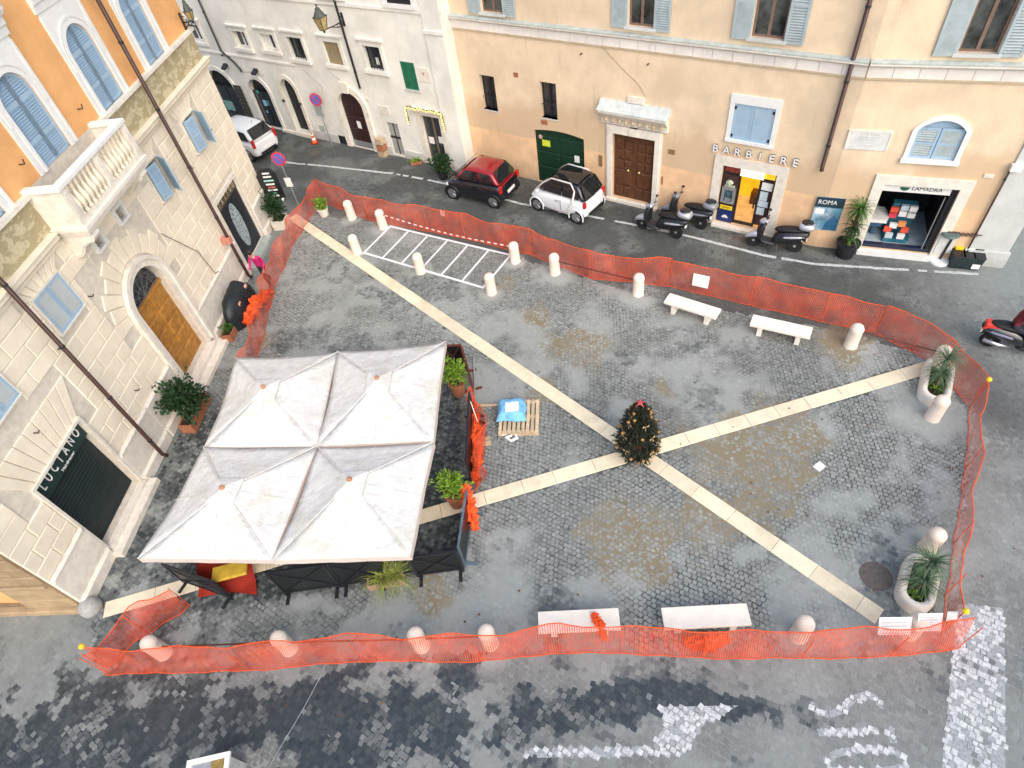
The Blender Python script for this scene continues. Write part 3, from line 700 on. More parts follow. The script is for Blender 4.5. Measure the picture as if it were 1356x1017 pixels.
# belt course, frieze, string course
mb = MB(); mb.prism([(0.,ZB),(-.10,ZB),(-.12,ZB+.08),(-.20,ZB+.16),(-.20,ZB+.26),(-.26,ZB+.30),(-.26,ZB2),(0,ZB2)], 'x', 0, 6.55)
mb.prism([(0.,ZB),(-.10,ZB),(-.12,ZB+.08),(-.20,ZB+.16),(-.20,ZB+.26),(-.26,ZB+.30),(-.26,ZB2),(0,ZB2)], 'x', 10.05, LU+.1)
mb.build('belt_course', M_STONE, LP)
def frieze_mat():
    m, t, p = nodes_of('sgraffito_frieze'); v = objco(t)
    mp = N(t, 'ShaderNodeMapping'); mp.inputs['Scale'].default_value = (1.25, 1, 1.9); t.links.new(v, mp.inputs[0])
    vo = N(t, 'ShaderNodeTexVoronoi'); vo.inputs['Scale'].default_value = 2.0
    nv = N(t, 'ShaderNodeTexNoise'); nv.inputs['Scale'].default_value = 3.2; nv.inputs['Detail'].default_value = 3; t.links.new(mp.outputs[0], nv.inputs['Vector'])
    vm = N(t, 'ShaderNodeVectorMath', operation='ADD'); t.links.new(mp.outputs[0], vm.inputs[0]); t.links.new(nv.outputs[1], vm.inputs[1]); t.links.new(vm.outputs[0], vo.inputs['Vector'])
    f = ramp(t, math_(t, 'ADD', vo.outputs[0], math_(t, 'MULTIPLY', noise(t, mp.outputs[0], 7, 3), .5)), .78, .64)
    c = mix(t, f, (.40,.335,.195), (.56,.485,.32)); c = mix(t, math_(t, 'MULTIPLY', ramp(t, noise(t, v, 9, 4), .5, .7), .35), c, (.28,.22,.11))
    t.links.new(c, p.inputs['Base Color']); p.inputs['Roughness'].default_value = .9; return m
M_FRIEZE = frieze_mat()
MB().box(0, 6.7, -.03, .02, ZB2, ZF).box(10.0, LU, -.03, .02, ZB2, ZF).build('frieze', M_FRIEZE, LP)
MB().box(0, 6.7, -.15, .03, ZF, ZF+.10).box(10.02, LU+.06, -.15, .03, ZF, ZF+.10).build('string_course', M_TRAV, LP)
# orange storey: arched, shuttered windows in moulded white surrounds
def arched_leaf(parent, c, side, z0, zs, z1, hw):
    o0 = MB(); poly = [(c, z0), (c+side*hw, z0)]+[(c+side*hw*math.cos(PI/2*i/7), zs+(z1-zs)*math.sin(PI/2*i/7)) for i in range(8)]
    for a, b in zip(poly, poly[1:]+poly[:1]): o0.bar((a[0],.05,a[1]), (b[0],.05,b[1]), .13, .05, 0, (0,1,0)) if (a, b) else None
    for z in (z0+.42*(zs-z0), zs-.02): o0.bar((c,.052,z), (c+side*hw,.052,z), .10, .045, 0, (0,1,0))
    o = o0.build('shutter', M_SHUT, parent)
    q = MB(); q.prism(poly if side > 0 else poly[::-1], 'y', .068, .075)
    def wf(z):
        r = hw if z <= zs else hw*math.sqrt(max(0, 1-((z-zs)/(z1-zs))**2)); r -= .05
        return (c+.04, c+r) if side > 0 else (c-r, c-.04)
    louvre(q, 0, 0, z0+.05, z1-.08, .035, .062, .010, .026, 0, wf); q = q.build('slats', M_SHUTD, parent); q['kind'] = 'stuff'
for (u0, u1, z0, z1, zs) in AW:
    c = (u0+u1)/2; s = thing('arched_window', None, None, (0,0,0)); s.parent = LP
    mb = MB(); arch_frame(mb, u0, u1, z0, z1, zs, .10, -.05, .0)
    poly_z = z1+.52
    for a, b in zip(arc_pts(u0-.10, u1+.10, zs, z1+.10), arc_pts(u0-.10, u1+.10, zs, z1+.10)[1:]): mb.quad((a[0],-.03,a[1]),(b[0],-.03,b[1]),(b[0],-.03,poly_z),(a[0],-.03,poly_z))
    mb.box(u0-.27, u0-.10, -.03, 0, z0, poly_z); mb.box(u1+.10, u1+.27, -.03, 0, z0, poly_z)
    mb.box(u0-.29, u0-.20, -.045, 0, z0, poly_z-.1); mb.box(u1+.20, u1+.29, -.045, 0, z0, poly_z-.1)
    arch_frame(mb, u0-.14, u1+.14, zs-.3, z1+.14, zs, .06, -.055, -.02)
    mb.build('surround', M_WHITE, s)
    mb = MB(); mb.prism([(0,poly_z),(-.06,poly_z),(-.08,poly_z+.16),(-.12,poly_z+.2),(-.13,poly_z+.34),(-.22,poly_z+.40),(-.28,poly_z+.50),(-.28,poly_z+.56),(0,poly_z+.62)], 'x', u0-.34, u1+.34); mb.build('hood', M_WHITE, s)
    MB().prism([(-.0,poly_z+.622),(-.30,poly_z+.562),(-.30,poly_z+.575),(0,poly_z+.65)], 'x', u0-.36, u1+.36).build('hood_flashing', M_LEAD, s)
    arched_leaf(s, c, -1, z0, zs, z1, (u1-u0)/2-.01); arched_leaf(s, c, 1, z0, zs, z1, (u1-u0)/2-.01)
for u in (7.15, 9.9): MB().tube([(u,0,7.95),(u,-.14,7.95),(u+.02,-.16,8.06)], .016, 5).build('shutter_hook', M_PIPE, LP)
# lower windows
for i, (u0, u1, z0, z1) in enumerate(W_L):
    mb = MB(); frame_mesh(mb, u0, u1, z0, z1, .05, -.075, .0); mb.build('window_surround', M_TRAV, LP)
    wd = (u1-u0)/2
    if i < 2:
        for k, (loc, rz) in enumerate((((u0,-.04,z0), 0), ((u1,-.04,z0), PI))):
            lf = shutter(LP, wd-.005, z1-z0, M_SHUT, M_SHUTP, (loc[0], -.05, z0), rz, 'none', ())
            MB().box(.07, wd-.075, -.006, .006, .08, z1-z0-.07).build('panel', M_SHUTP, lf)
    else:
        shutter(LP, wd*1.05, z1-z0, M_SHUT, M_SHUTD, (u0+.01, -.10, z0), rad(-16)); shutter(LP, wd*1.05, z1-z0, M_SHUT, M_SHUTD, (u1-.01, -.10, z0), rad(180+58))
for (u0, u1, z0, z1) in SQ:
    mb = MB(); frame_mesh(mb, u0, u1, z0, z1, .10, -.09, .02); mb.build('window_surround', M_WHITE, LP)
for (u, z) in ((4.5,4.6),(6.25,4.75),(12.95,4.5),(15.1,4.75),(5.4,2.0),(2.5,3.9)): MB().tube([(u,.0,z),(u,-.16,z),(u+.05,-.16,z+.03)], .018, 5).build('shutter_hook', M_PIPE, LP)
# balcony
bal = thing('balcony', None, None, (0,0,0)); bal.parent = LP
B0, B1, BD, SZ, RZ = 6.66, 10.04, .86, 6.42, 7.56
mb = MB(); mb.box(B0-.06, B1+.06, -BD-.10, 0, SZ-.02, SZ+.10); mb.box(B0, B1, -BD-.04, 0, SZ-.12, SZ-.02); mb.box(B0+.05, B1-.05, -BD+.02, 0, SZ-.20, SZ-.12); mb.build('balcony_slab', M_TRAV, bal, bev=.02)
mb = MB(); mb.box(B0-.03, B1+.03, -BD-.08, -BD+.14, RZ-.12, RZ); mb.box(B0-.03, B0+.18, -BD+.14, 0, RZ-.12, RZ); mb.box(B1-.18, B1+.03, -BD+.14, 0, RZ-.12, RZ); mb.build('handrail', M_WHITE, bal, bev=.02)
mb = MB(); mb.box(B0, B1, -BD-.04, -BD+.10, SZ+.10, SZ+.22); mb.build('rail_base', M_TRAV, bal)
for u in (B0+.01, (B0+B1)/2-.11, B1-.23): MB().box(u, u+.22, -BD-.05, -BD+.13, SZ+.22, RZ-.12).box(u+.04, u+.18, -BD-.065, -BD-.04, SZ+.32, RZ-.22).build('pedestal', M_TRAV, bal)
for u in (B0+.02, B1-.14):
    pn = MB().box(u, u+.12, -BD+.13, 0, SZ+.10, RZ-.12); pn.box(u-.015 if u < 8 else u+.11, u+.01 if u < 8 else u+.135, -BD+.26, -.14, SZ+.24, RZ-.26).build('side_panel', M_TRAV, bal)
prof = [(.045,0),(.06,.02),(.06,.06),(.035,.09),(.05,.14),(.085,.24),(.09,.32),(.06,.44),(.034,.56),(.034,.62),(.055,.66),(.045,.70),(.06,.74),(.06,.80)]
bm_ = MB().lathe([(r, z*(RZ-.34-SZ)/.80) for r, z in prof], n=10).mesh('baluster', M_STONE, True)
for a, b in ((B0+.23, (B0+B1)/2-.11), ((B0+B1)/2+.11, B1-.23)):
    for i in range(7): inst(bm_, 'baluster', bal, (a+(b-a)*(i+.5)/7, -BD+.03, SZ+.22))
for u in (B0+.28, B1-.28):
    mb = MB(); sc_ = [(0,SZ-.20),(-.80,SZ-.20),(-.84,SZ-.30),(-.76,SZ-.42),(-.60,SZ-.46),(-.42,SZ-.56),(-.30,SZ-.74),(-.16,SZ-.84),(0,SZ-.86)]
    mb.prism(sc_, 'x', u-.16, u+.16); mb.prism([(y*.9-.03, SZ-.2+(z-SZ+.2)*.9-.0) for y, z in sc_], 'x', u-.19, u-.10); mb.prism([(y*.9-.03, SZ-.2+(z-SZ+.2)*.9) for y, z in sc_], 'x', u+.10, u+.19); mb.build('console', M_TRAV, bal, bev=.02)
# shop with a roller shutter and letters over it
sh = thing('roller_shop', None, None, (0,0,0)); sh.parent = LP
M_ROLL = mat('black_roller', (.012,.02,.02), .45, .15, 4, 0, .4)
for k in range(20): MB().cbox(LUC[0], LUC[1], .195, .24, LUC[2]+k*.112, LUC[2]+(k+1)*.112, .018).build('roller_slat', M_ROLL, sh)
MB().box(LUC[0], LUC[1], .06, .24, 2.54, LUC[3]).build('sign_panel', mat('sign_green_black', (.018,.038,.036), .4, .1, 4), sh)
for i, ch in enumerate('LUCIANO'):
    text('sign_letter', ch, .36, M_WHITE, sh, (LUC[0]+.24+i*.258, .05, 2.86), ext=.012, sx=.62)
text('sign_line', 'Hairdresser', .12, M_PAPER, sh, (LUC[0]+1.12, .055, 2.62), ext=.004)
MB().box(LUC[0]-.16, LUC[1]+.16, -.42, .24, .0, .18).box(LUC[0]-.04, LUC[1]+.04, -.18, .19, .18, .28).build('door_step', M_TRAV, sh)
mb = MB(); frame_mesh(mb, LUC[0], LUC[1], .30, LUC[3], .075, -.085, 0, False); mb.build('shop_surround', M_TRAV, sh)
# shop with a dark painted front
mu = thing('dark_shop_front', None, None, (0,0,0)); mu.parent = LP
MB().box(MUR[0], MUR[1], .05, .24, MUR[2], 2.52).build('shutter_panel', mat('ink_blue_panel', (.012,.018,.03), .5, .15, 3), mu)
def mural_mat():
    m, t, p = nodes_of('white_line_drawing'); v = objco(t)
    vo = N(t, 'ShaderNodeTexVoronoi', feature='DISTANCE_TO_EDGE'); vo.inputs['Scale'].default_value = 5.5
    nv = N(t, 'ShaderNodeTexNoise'); nv.inputs['Scale'].default_value = 4; t.links.new(v, nv.inputs['Vector'])
    vm = N(t, 'ShaderNodeVectorMath', operation='ADD'); t.links.new(v, vm.inputs[0]); t.links.new(nv.outputs[1], vm.inputs[1]); t.links.new(vm.outputs[0], vo.inputs['Vector'])
    c = mix(t, ramp(t, vo.outputs[0], .02, .09), (.03,.045,.06), (.40,.48,.50)); t.links.new(c, p.inputs['Base Color']); p.inputs['Roughness'].default_value = .6; return m
cu, cz = (MUR[0]+MUR[1])/2-.02, 1.42
MB().prism([(cu+.36*math.cos(2*PI*i/24), cz+.92*math.sin(2*PI*i/24)*(1.0)) for i in range(24)], 'y', .042, .0495).build('oval_drawing', mural_mat(), mu)
MB().box(MUR[0], MUR[1], .02, .24, 2.52, MUR[3]).build('sign_panel', mat('bronze_sign', (.11,.085,.05), .5, .3, 6), mu)
for i, ch in enumerate('TATTOO'): text('sign_letter', ch, .30, mat('sign_gilt', (.50,.43,.30), .5, .2, 8), mu, (MUR[0]+.24+i*.285, .012, 2.69), ext=.006, sx=.7)
mb = MB(); frame_mesh(mb, MUR[0], MUR[1], .2, MUR[3], .15, -.05, 0, False); mb.build('shop_surround', M_TRAV, mu)
MB().box(MUR[0]-.1, MUR[1]+.1, -.36, .04, -.03, .16).build('door_step', M_LEAD, mu)
pipe(LP, 12.60, .15, 11.6, -.30, None, .06); pipe(LP, 4.41, .15, 11.6, -.30, None, .055)
MB().box(12.50,12.70,-.37,-.05,1.78,2.02).build('pipe_collar', mat('pink_primer', (.60,.24,.18), .6), LP)
MB().tube([(9.9,-.1,4.1),(11.0,-.09,2.6),(11.2,-.10,1.5),(11.4,-.12,1.46)], .012, 5).build('loose_cable', M_PIPE, LP)
# the short end wall of ochre stone, facing the lower road
ez = thing('end_wall', None, None, (0,0,0)); ez.parent = LP; ez.rotation_euler = (0,0,rad(-81.1637-5.5+180)); ez.location = (0,0,0)
ez.rotation_euler = (0,0,rad(180-81.16-7.5+180)); 
E_OP = [(-3.9,-1.45,.35,1.30)]
mb = MB(); wall_mesh(mb, -7, -.0, 0, 7.4, E_OP, 0, .07, 0, back=None); mb.build('end_wall_core', mat('dark_ochre_joint', (.22,.15,.085), .95, .15, 6), ez)
MB().box(-3.9,-1.45,.05,.29,.36,1.29).build('dark_room', M_DARK, ez)
av = [(-4.0,-1.37,.2,1.40)]
for k in range(12): course(ez, -7, -.03, ZP+k*hz+.022, ZP+(k+1)*hz-.022, None, av, .06, M_OSTONE, .9, k % 2)
for z0, z1, p in ((-.03,.2,.16),(.2,.62,.06),(.62,1.33,.05),(1.33,ZP,.11)): course(ez, -7, -.03, z0, z1, None, av if z0 > .15 else [], p, M_OSTONE, 1.3, 0, 'plinth_slab')

# ------------------------------------------------------------------ white palazzo at the back
WP = facade('white_palazzo', 'white plastered palazzo with small windows and dark arched shop doors at the back', (-8.9,32.0), -38.5)
W0, W1_ = -9.0, 11.0
WW = [(-5.0,-4.0,3.95,4.75,'sash'),(-1.55,-.66,3.97,4.72,'sash'),(.36,1.24,4.05,4.76,'half'),(2.10,3.03,3.84,4.78,'dark'),(4.35,5.25,3.86,4.80,'mat'),(6.62,7.54,3.88,4.84,'dark')]
WGR = (8.45,9.17,3.30,4.40)
WA = [(-5.25,-3.25,0,2.62,1.75),(-2.05,-.62,0,2.52,1.80),(.45,1.42,.18,2.80,2.15),(4.20,5.62,.02,2.72,2.15)]
WD = [(6.77,7.44,.08,1.62),(8.90,9.92,.10,2.28)]
mb = MB(); wall_mesh(mb, W0, W1_, 0, 12, [o[:4] for o in WW]+[WGR]+WA+WD, 0, .26, 0); body_mesh(mb, W0, W1_, 12, 9, 0); mb.build('wall', M_CREAM, WP)
for o in WA+WD+[WGR]+[q[:4] for q in WW]: MB().box(o[0]-.02, o[1]+.02, .245, .30, o[2]-.02, o[3]+.02).build('dark_room', M_DARK, WP)
M_RATT = mat('woven_blind', (.30,.23,.14), .9, .2, 14, .3)
for (u0, u1, z0, z1, k) in WW:
    mb = MB(); frame_mesh(mb, u0, u1, z0, z1, .17, -.05, 0., False); mb.box(u0-.20, u1+.20, -.10, 0, z0-.14, z0); mb.box(u0-.26, u1+.26, -.12, 0, z1+.22, z1+.29); mb.box(u0-.22, u1+.22, -.04, 0, z1+.16, z1+.22)
    mb.build('window_surround', M_CREAM, WP)
    if k == 'sash': casement(WP, u0+.02, u1-.02, z0+.02, z1-.02, .16, M_WHITE)
    elif k == 'half':
        casement(WP, u0+.40, u1-.02, z0+.02, z1-.02, .16, M_WHITE, False); MB().box(u0+.02, u0+.40, .12, .2, z0+.02, z1-.02).build('white_panel', M_WHITE, WP)
    elif k == 'mat': MB().box(u0, u1, .05, .08, z0, z1).build('woven_blind', M_RATT, WP)
    else:
        w_ = casement(WP, u0+.01, u1-.01, z0+.01, z1-.01, .18, M_BLACK)
        mb = MB()
        for i in range(1, 6): mb.tube([(u0+(u1-u0)*i/6, .04, z0), (u0+(u1-u0)*i/6, .04, z1)], .01, 5)
        mb.build('bars', M_IRON, w_)
        if u0 > 5: MB().box(u0+.42, u0+.56, .13, .15, z0+.18, z0+.46).build('white_notice', M_PAPER, WP)
for i in range(2):
    wd = (WGR[1]-WGR[0])/2; shutter(WP, wd-.005, WGR[3]-WGR[2], mat('green_shutter', (.02,.16,.08), .5, .1, 4), mat('green_slat', (.015,.13,.065), .5), (WGR[0] if i == 0 else WGR[1], .03, WGR[2]), 0 if i == 0 else PI)
mb = MB(); mb.box(8.38, 9.24, -.04, 0, WGR[2]-.08, WGR[2]); mb.build('window_sill', M_GREYW, WP)
MB().box(9.32, 9.88, -.03, 0, 3.72, 4.26).build('stone_plaque', M_TRAV, WP)
MB().tube([(9.55,-.034,4.1),(9.6,-.034,4.0),(9.65,-.034,4.1)], .02, 4).build('plaque_mark', M_TERRA, WP)
# string course under the windows and upper cornice, projecting pier at the right end
MB().box(W0, 2.0, -.05, 0, 3.50, 3.58).build('string_course', M_CREAM, WP); MB().box(W0, W1_, -.06, 0, 6.25, 6.36).build('upper_string_course', M_CREAM, WP)
MB().box(10.15, W1_, -.10, 0, 0, 5.62).box(10.10, W1_+.03, -.16, 0, 5.62, 5.74).box(10.15, W1_, -.10, 0, 5.74, 12).build('corner_pier', M_CREAM, WP)
for (u0, u1) in ((7.3,8.8),(9.0,9.9)): pass
ub = (8.55,9.75,6.52,7.6); mb = MB(); frame_mesh(mb, *ub, .2, -.08, 0); mb.box(*ub[:2], -.02, .0, ub[2], ub[3], 1); mb.build('upper_window', [M_WHITE, M_DARK], WP)
ub = (5.0,6.2,6.6,7.6); mb = MB(); frame_mesh(mb, *ub, .2, -.08, 0); mb.box(*ub[:2], -.02, .0, ub[2], ub[3], 1); mb.build('upper_window', [M_WHITE, M_DARK], WP)
# arched doors
for i, (u0, u1, z0, z1, zs) in enumerate(WA):
    mb = MB(); arch_frame(mb, u0, u1, z0, z1, zs, .20 if i < 3 else .30, -.05 if i < 3 else -.09, 0); mb.build('door_surround', M_TRAV if i > 1 else M_CREAM, WP)
d0 = WA[0]; sf = casement(WP, d0[0], d0[1], 0.05, 1.78, .16, M_BLACK, True, .8, name='shop_front'); 
MB().box(-4.9,-4.2,.10,.13,.45,.95).build('pale_poster', mat('mint_poster', (.20,.36,.33), .5, .3, 9), WP)
fr = MB()
for k in range(3): fr.box(-3.18+k*.2, -3.14+k*.2, -.09, -.05, .35, 2.05)
for k in range(9): fr.box(-3.18, -2.62, -.085, -.055, .4+k*.2, .43+k*.2)
fr = fr.build('iron_gate_leaf', M_IRON, WP); MB().box(-3.16,-2.66,-.06,-.04,.4,2.0).build('gate_panel', mat('gate_grey', (.16,.14,.12), .6, .3, 6), fr)
d1 = WA[1]; casement(WP, d1[0], d1[1], .08, 1.85, .14, M_BLACK, True, name='shop_door')
for (u, z, wd, h, c) in ((-1.75,1.75,.16,.14,(.05,.40,.28)),(-1.55,1.12,.22,.30,(.25,.50,.60)),(-1.30,1.2,.18,.22,(.12,.25,.35)),(-1.6,.75,.12,.12,(.5,.5,.48))):
    MB().box(u, u+wd, .095, .105, z, z+h).build('door_sticker', mat('sticker_%d' % int(c[1]*100), c, .5, .1, 12), WP)
MB().box(.36, 1.52, -.16, .20, 0, .16).box(-.62, .40, -.12, 0, -.02, .12).build('door_step', M_TRAV, WP)
MB().box(.45, 1.42, .10, .14, .18, 2.80).build('door_leaf', M_BLACK, WP) if False else None
for u in (.42, 1.55): MB().sphere((u,-.14,1.75), .07, 8, 6).build('door_light', M_IRON, WP)
gd = WA[3]; M_WINE = mat('wine_door', (.035,.012,.012), .5, .2, 4)
mb = MB(); mb.prism([(gd[0], .1), (gd[1], .1)]+[p for p in reversed(arc_pts(*gd[:2], gd[4], gd[3]))], 'y', .12, .17); go = mb.build('carriage_door', M_WINE, WP)
for k in range(2):
    for j in range(3): MB().cbox(gd[0]+.08+k*.69, gd[0]+.64+k*.69, .085, .13, .45+j*.58, .92+j*.58, .03).build('door_panel', M_WINE, go)
MB().box(gd[0]+.0, gd[1], .06, .12, .1, .30).build('kick_plate', M_STEEL, go); MB().box(4.82, 5.05, .07, .083, .98, 1.32).build('door_notice', M_PAPER, go)
MB().prism([(4.73,2.70),(5.09,2.70),(5.15,3.18),(4.67,3.18)], 'y', -.16, -.05).build('keystone', M_TRAV, WP)
s1 = WD[0]; MB().box(s1[0], s1[1], .08, .12, s1[2], s1[3]).build('grey_hatch_door', mat('grey_door', (.33,.33,.31), .6, .1, 4), WP); MB().box(s1[0], s1[1], .06, .09, .86, .96).box(7.08, 7.13, .065, .085, .1, 1.6).build('hatch_bar', M_IRON, WP)
s2 = WD[1]; ds = casement(WP, s2[0], s2[1], s2[2], s2[3], .16, M_WOODF, True, 1.1, name='shop_door')
for u, z in ((9.0,.95),(9.55,1.05)): MB().box(u, u+.28, .11, .125, z, z+.3).build('door_notice', M_PAPER, ds)
mb = MB(); frame_mesh(mb, s2[0], s2[1], .1, s2[3], .20, -.06, 0, False); mb.box(s2[0]-.34, s2[1]+.34, -.20, 0, s2[3]+.20, s2[3]+.30); mb.build('door_surround', M_TRAV, WP)
for (u, z, wd, h) in ((6.62,2.0,.55,.36),(2.35,1.25,.50,.55),(2.2,.45,.35,.3),(5.95,2.45,.18,.14)): MB().box(u, u+wd, -.03, 0, z, z+h).build('wall_plate', M_LEAD if u < 4 else M_TRAV, WP)
MB().box(3.35, 4.0, -.02, .02, .02, .42).build('cellar_grille', M_BLACK, WP)
for u in (-3.1, -.9): mb = MB().prism([(-.02,2.95),(-.28,2.86),(-.28,2.93),(-.02,3.08)], 'x', u-.14, u+.14); mb.build('hooded_wall_lamp', M_IRON, WP)
for i, ch in enumerate('L A V A N D E R I A'.split()): text('wall_letter', ch, .15, M_LEAD, WP, (-2.1+i*.17, -.012, 2.78+.05*math.sin(i*.34)), ext=.008)
for k, (jog, u, z0) in enumerate((([(-2.92,-.08,3.7),(-2.3,-.08,3.25),(-2.0,-.08,2.9)], -2.95, 2.7), (None, 5.86, 2.9))): pipe(WP, u, z0, 11.8, -.09, M_IRON, .045, False, jog)
mb = MB(); mb.tube([(2.5,-.01,3.4),(3.4,-.01,2.7),(3.2,-.01,2.4)], .008, 4).tube([(4.2,-.01,3.5),(4.7,-.01,3.2)], .008, 4); mb.build('wall_wire', M_STEEL, WP)
for a, b in ((W0,-5.3),(-3.2,-2.1),(1.6,3.3),(5.95,6.7),(7.5,8.6)): MB().box(a, b, -.03, 0, 0, .42).build('plinth', M_GREYW, WP)
# string of yellow lights over the shop door
gl_ = thing('fairy_lights', 'string of warm yellow fairy lights over the small shop door of the white palazzo', 'fairy lights', tuple(WP.location), WP.rotation_euler.z)
M_BULB = mat('warm_bulb', (1,.62,.14), .4, .1, 4, emit=1.6)
pts = [(8.40,-.24,1.95+.0)]+[(8.40,-.24,2.0+.1*i) for i in range(7)]+[(8.45+i*.16,-.26,2.66+.03*math.sin(i*1.7)) for i in range(12)]+[(10.30,-.24,2.6-.1*i) for i in range(8)]
MB().tube(pts, .03, 5).build('garland', M_LEAFD, gl_)
for i in range(0, len(pts)-1):
    for t in (0., .5):
        q = Vector(pts[i]).lerp(Vector(pts[i+1]), t)+Vector((random.uniform(-.03,.03), -.045, random.uniform(-.05,.05))); MB().sphere(q, .026, 6, 4).build('bulb', M_BULB, gl_)

# ------------------------------------------------------------------ peach palazzo, a facade in two straight runs
RP = facade('peach_palazzo', 'long peach plastered palazzo with pale string course and ground floor shops', (2.56,23.47), -39.82)
RU0, RU1 = -3.78, 11.05
R2o = (2.56+RU1*math.cos(rad(-39.82)), 23.47+RU1*math.sin(rad(-39.82)))
RQ = thing('facade_right_run', None, None, (RU1,0,0)); RQ.parent = RP; RQ.rotation_euler = (0,0,rad(39.82-26.6))
QE = 4.42
UPW = [(-1.80,-.88,6.32,8.3),(3.88,4.75,6.36,8.3),(7.76,8.70,6.40,8.3)]
SMW = [(-2.36,-1.66,2.72,4.07),(.38,1.08,2.82,4.17)]
GRD = (-.04,2.18,0,2.36,2.24); WDR = (3.40,5.06,.12,2.76); BLU = (7.62,8.90,3.30,4.47); ATM = (7.55,9.36,.12,2.34)
mb = MB(); wall_mesh(mb, RU0, RU1, 0, 12.5, UPW+SMW+[GRD, WDR, BLU, ATM], 0, .22, 0); body_mesh(mb, RU0, RU1, 12.5, 9, 0); mb.build('wall', M_PEACH, RP)
for o in SMW+UPW: mb = MB(); mb.box(o[0]-.02, o[1]+.02, .50, .55, o[2]-.02, o[3]+.02); mb.box(o[0]-.06, o[0]-.0, .22, .55, o[2], o[3]); mb.box(o[1], o[1]+.06, .22, .55, o[2], o[3]); mb.box(o[0], o[1], .22, .55, o[2]-.05, o[2]); mb.build('dark_room', M_DARK, RP)
QUP = (1.95,2.83,6.36,8.3); QARC = (1.75,2.94,3.42,4.60,4.30); QSH = (1.42,3.44,.18,2.55)
mb = MB(); wall_mesh(mb, 0, QE, 0, 12.5, [QUP, QARC, QSH], 0, .22, 0)
mb.build('wall', M_PEACH, RQ)
mb = MB(); mb.box(QUP[0], QUP[1], .5, .55, QUP[2], QUP[3]); mb.build('dark_room', M_DARK, RQ)
mb = MB(); mb.box(QE, QE+1.05, -.06, 9, 0, 12.5); mb.build('grey_corner_wall', M_GREYW, RQ)
mb = MB(); mb.box(QE, QE+1.12, -.12, 0, 0, .55); mb.build('grey_corner_base', M_GREYW, RQ)
def cornice(parent, a, b):
    mb = MB(); mb.prism([(.0,5.64),(-.05,5.64),(-.06,5.70),(0,5.70)], 'x', a, b); mb.build('lower_fillet', mat('fillet_ochre', (.58,.47,.33), .85, .1, 5, .1), parent)
    n = round((b-a)/.62)
    for i in range(n):
        u0, u1 = a+(b-a)*i/n, a+(b-a)*(i+1)/n; inst(_cb(round(u1-u0, 3)), 'fascia_slab', parent, (u0, 0, 5.70))
    mb = MB(); mb.prism([(0,5.99),(-.09,5.99),(-.16,6.05),(-.16,6.10),(0,6.12)], 'x', a, b); mb.build('cornice_moulding', M_TRAV, parent)
    MB().prism([(0,6.122),(-.17,6.102),(-.17,6.125),(0,6.17)], 'x', a, b).build('cornice_flashing', M_LEAD, parent)
_cbc = {}
M_FASC = wall_mat('fascia_plaster', (.80,.74,.68), stain=(.52,.40,.34), stain_amt=.55)
def _cb(l):
    if l not in _cbc: _cbc[l] = MB().box(.006, l-.006, -.045, 0, 0, .288).mesh('fascia_slab', M_FASC)
    return _cbc[l]
cornice(RP, RU0, RU1-.01); cornice(RQ, .01, QE)
def up_window(parent, o, m=M_SHUTG):
    u0, u1, z0, z1 = o; mb = MB(); frame_mesh(mb, u0, u1, z0, z1, .06, -.03, .0, False); mb.box(u0-.1, u1+.1, -.10, .02, z0-.08, z0); mb.build('window_surround', M_GREYW, parent)
    casement(parent, u0+.01, u1-.01, z0+.01, z1, .12, M_WOODF, gl=mat('curtained_glass', (.045,.05,.045), .1, .8, 2.2, 0, .7))
    for loc, rz in (((u0-.02,-.055,z0-.06), PI), ((u1+.02,-.055,z0-.06), 0)): 
        s = shutter(parent, .53, z1-z0+.1, m, mat('grey_slat', (.36,.42,.43), .6), loc, rz)
for o in UPW: up_window(RP, o)
up_window(RQ, QUP)
for (u0, u1, z0, z1) in SMW:
    casement(RP, u0, u1, z0, z1, .20, M_BLACK, True, (z0+z1)/2-.1)
    mb = MB(); mb.tube([(u0,.06,z0+.5),(u1,.06,z0+.5)], .012, 5); mb.tube([(u0+.35,.06,z0),(u0+.35,.06,z1)], .012, 5); mb.build('bars', M_IRON, RP)
    MB().box(u0-.03, u1+.03, -.02, .22, z0-.05, z0).build('window_sill', M_GREYW, RP)
# green carriage door
mb = MB(); mb.prism([(GRD[0],0),(GRD[1],0)]+list(reversed(arc_pts(GRD[0], GRD[1], GRD[4], GRD[3]))), 'y', .10, .15); gr = mb.build('green_door', M_GREEND, RP)
for k in range(2):
    for j in range(3): MB().cbox(GRD[0]+.07+k*1.1, GRD[0]+1.05+k*1.1, .07, .11, .12+j*.66, .70+j*.66, .02).build('door_panel', M_GREEND, gr)
MB().box(.28,.64,.045,.055,1.62,1.88).build('yellow_notice', mat('lime_notice', (.60,.72,.05), .6, .1, 8), gr); MB().box(1.72,1.94,.045,.055,1.2,1.48).build('door_notice', M_PAPER, gr)
MB().lathe([(.001,-.012),(.085,-.012),(.085,0)], (.22, .055, 1.98), 14, 0, 'y').build('round_sign', mat('pale_red', (.62,.40,.36), .5), gr); MB().sphere((.95,.05,1.15), .05, 8, 5).build('door_knob', M_GREEND, gr)
MB().box(.34,.62,-.02,0,2.55,2.72).build('terracotta_plate', M_TERRA, RP); MB().box(-.72,-.52,-.02,0,4.2,4.36).build('terracotta_plate', M_TERRA, RP)
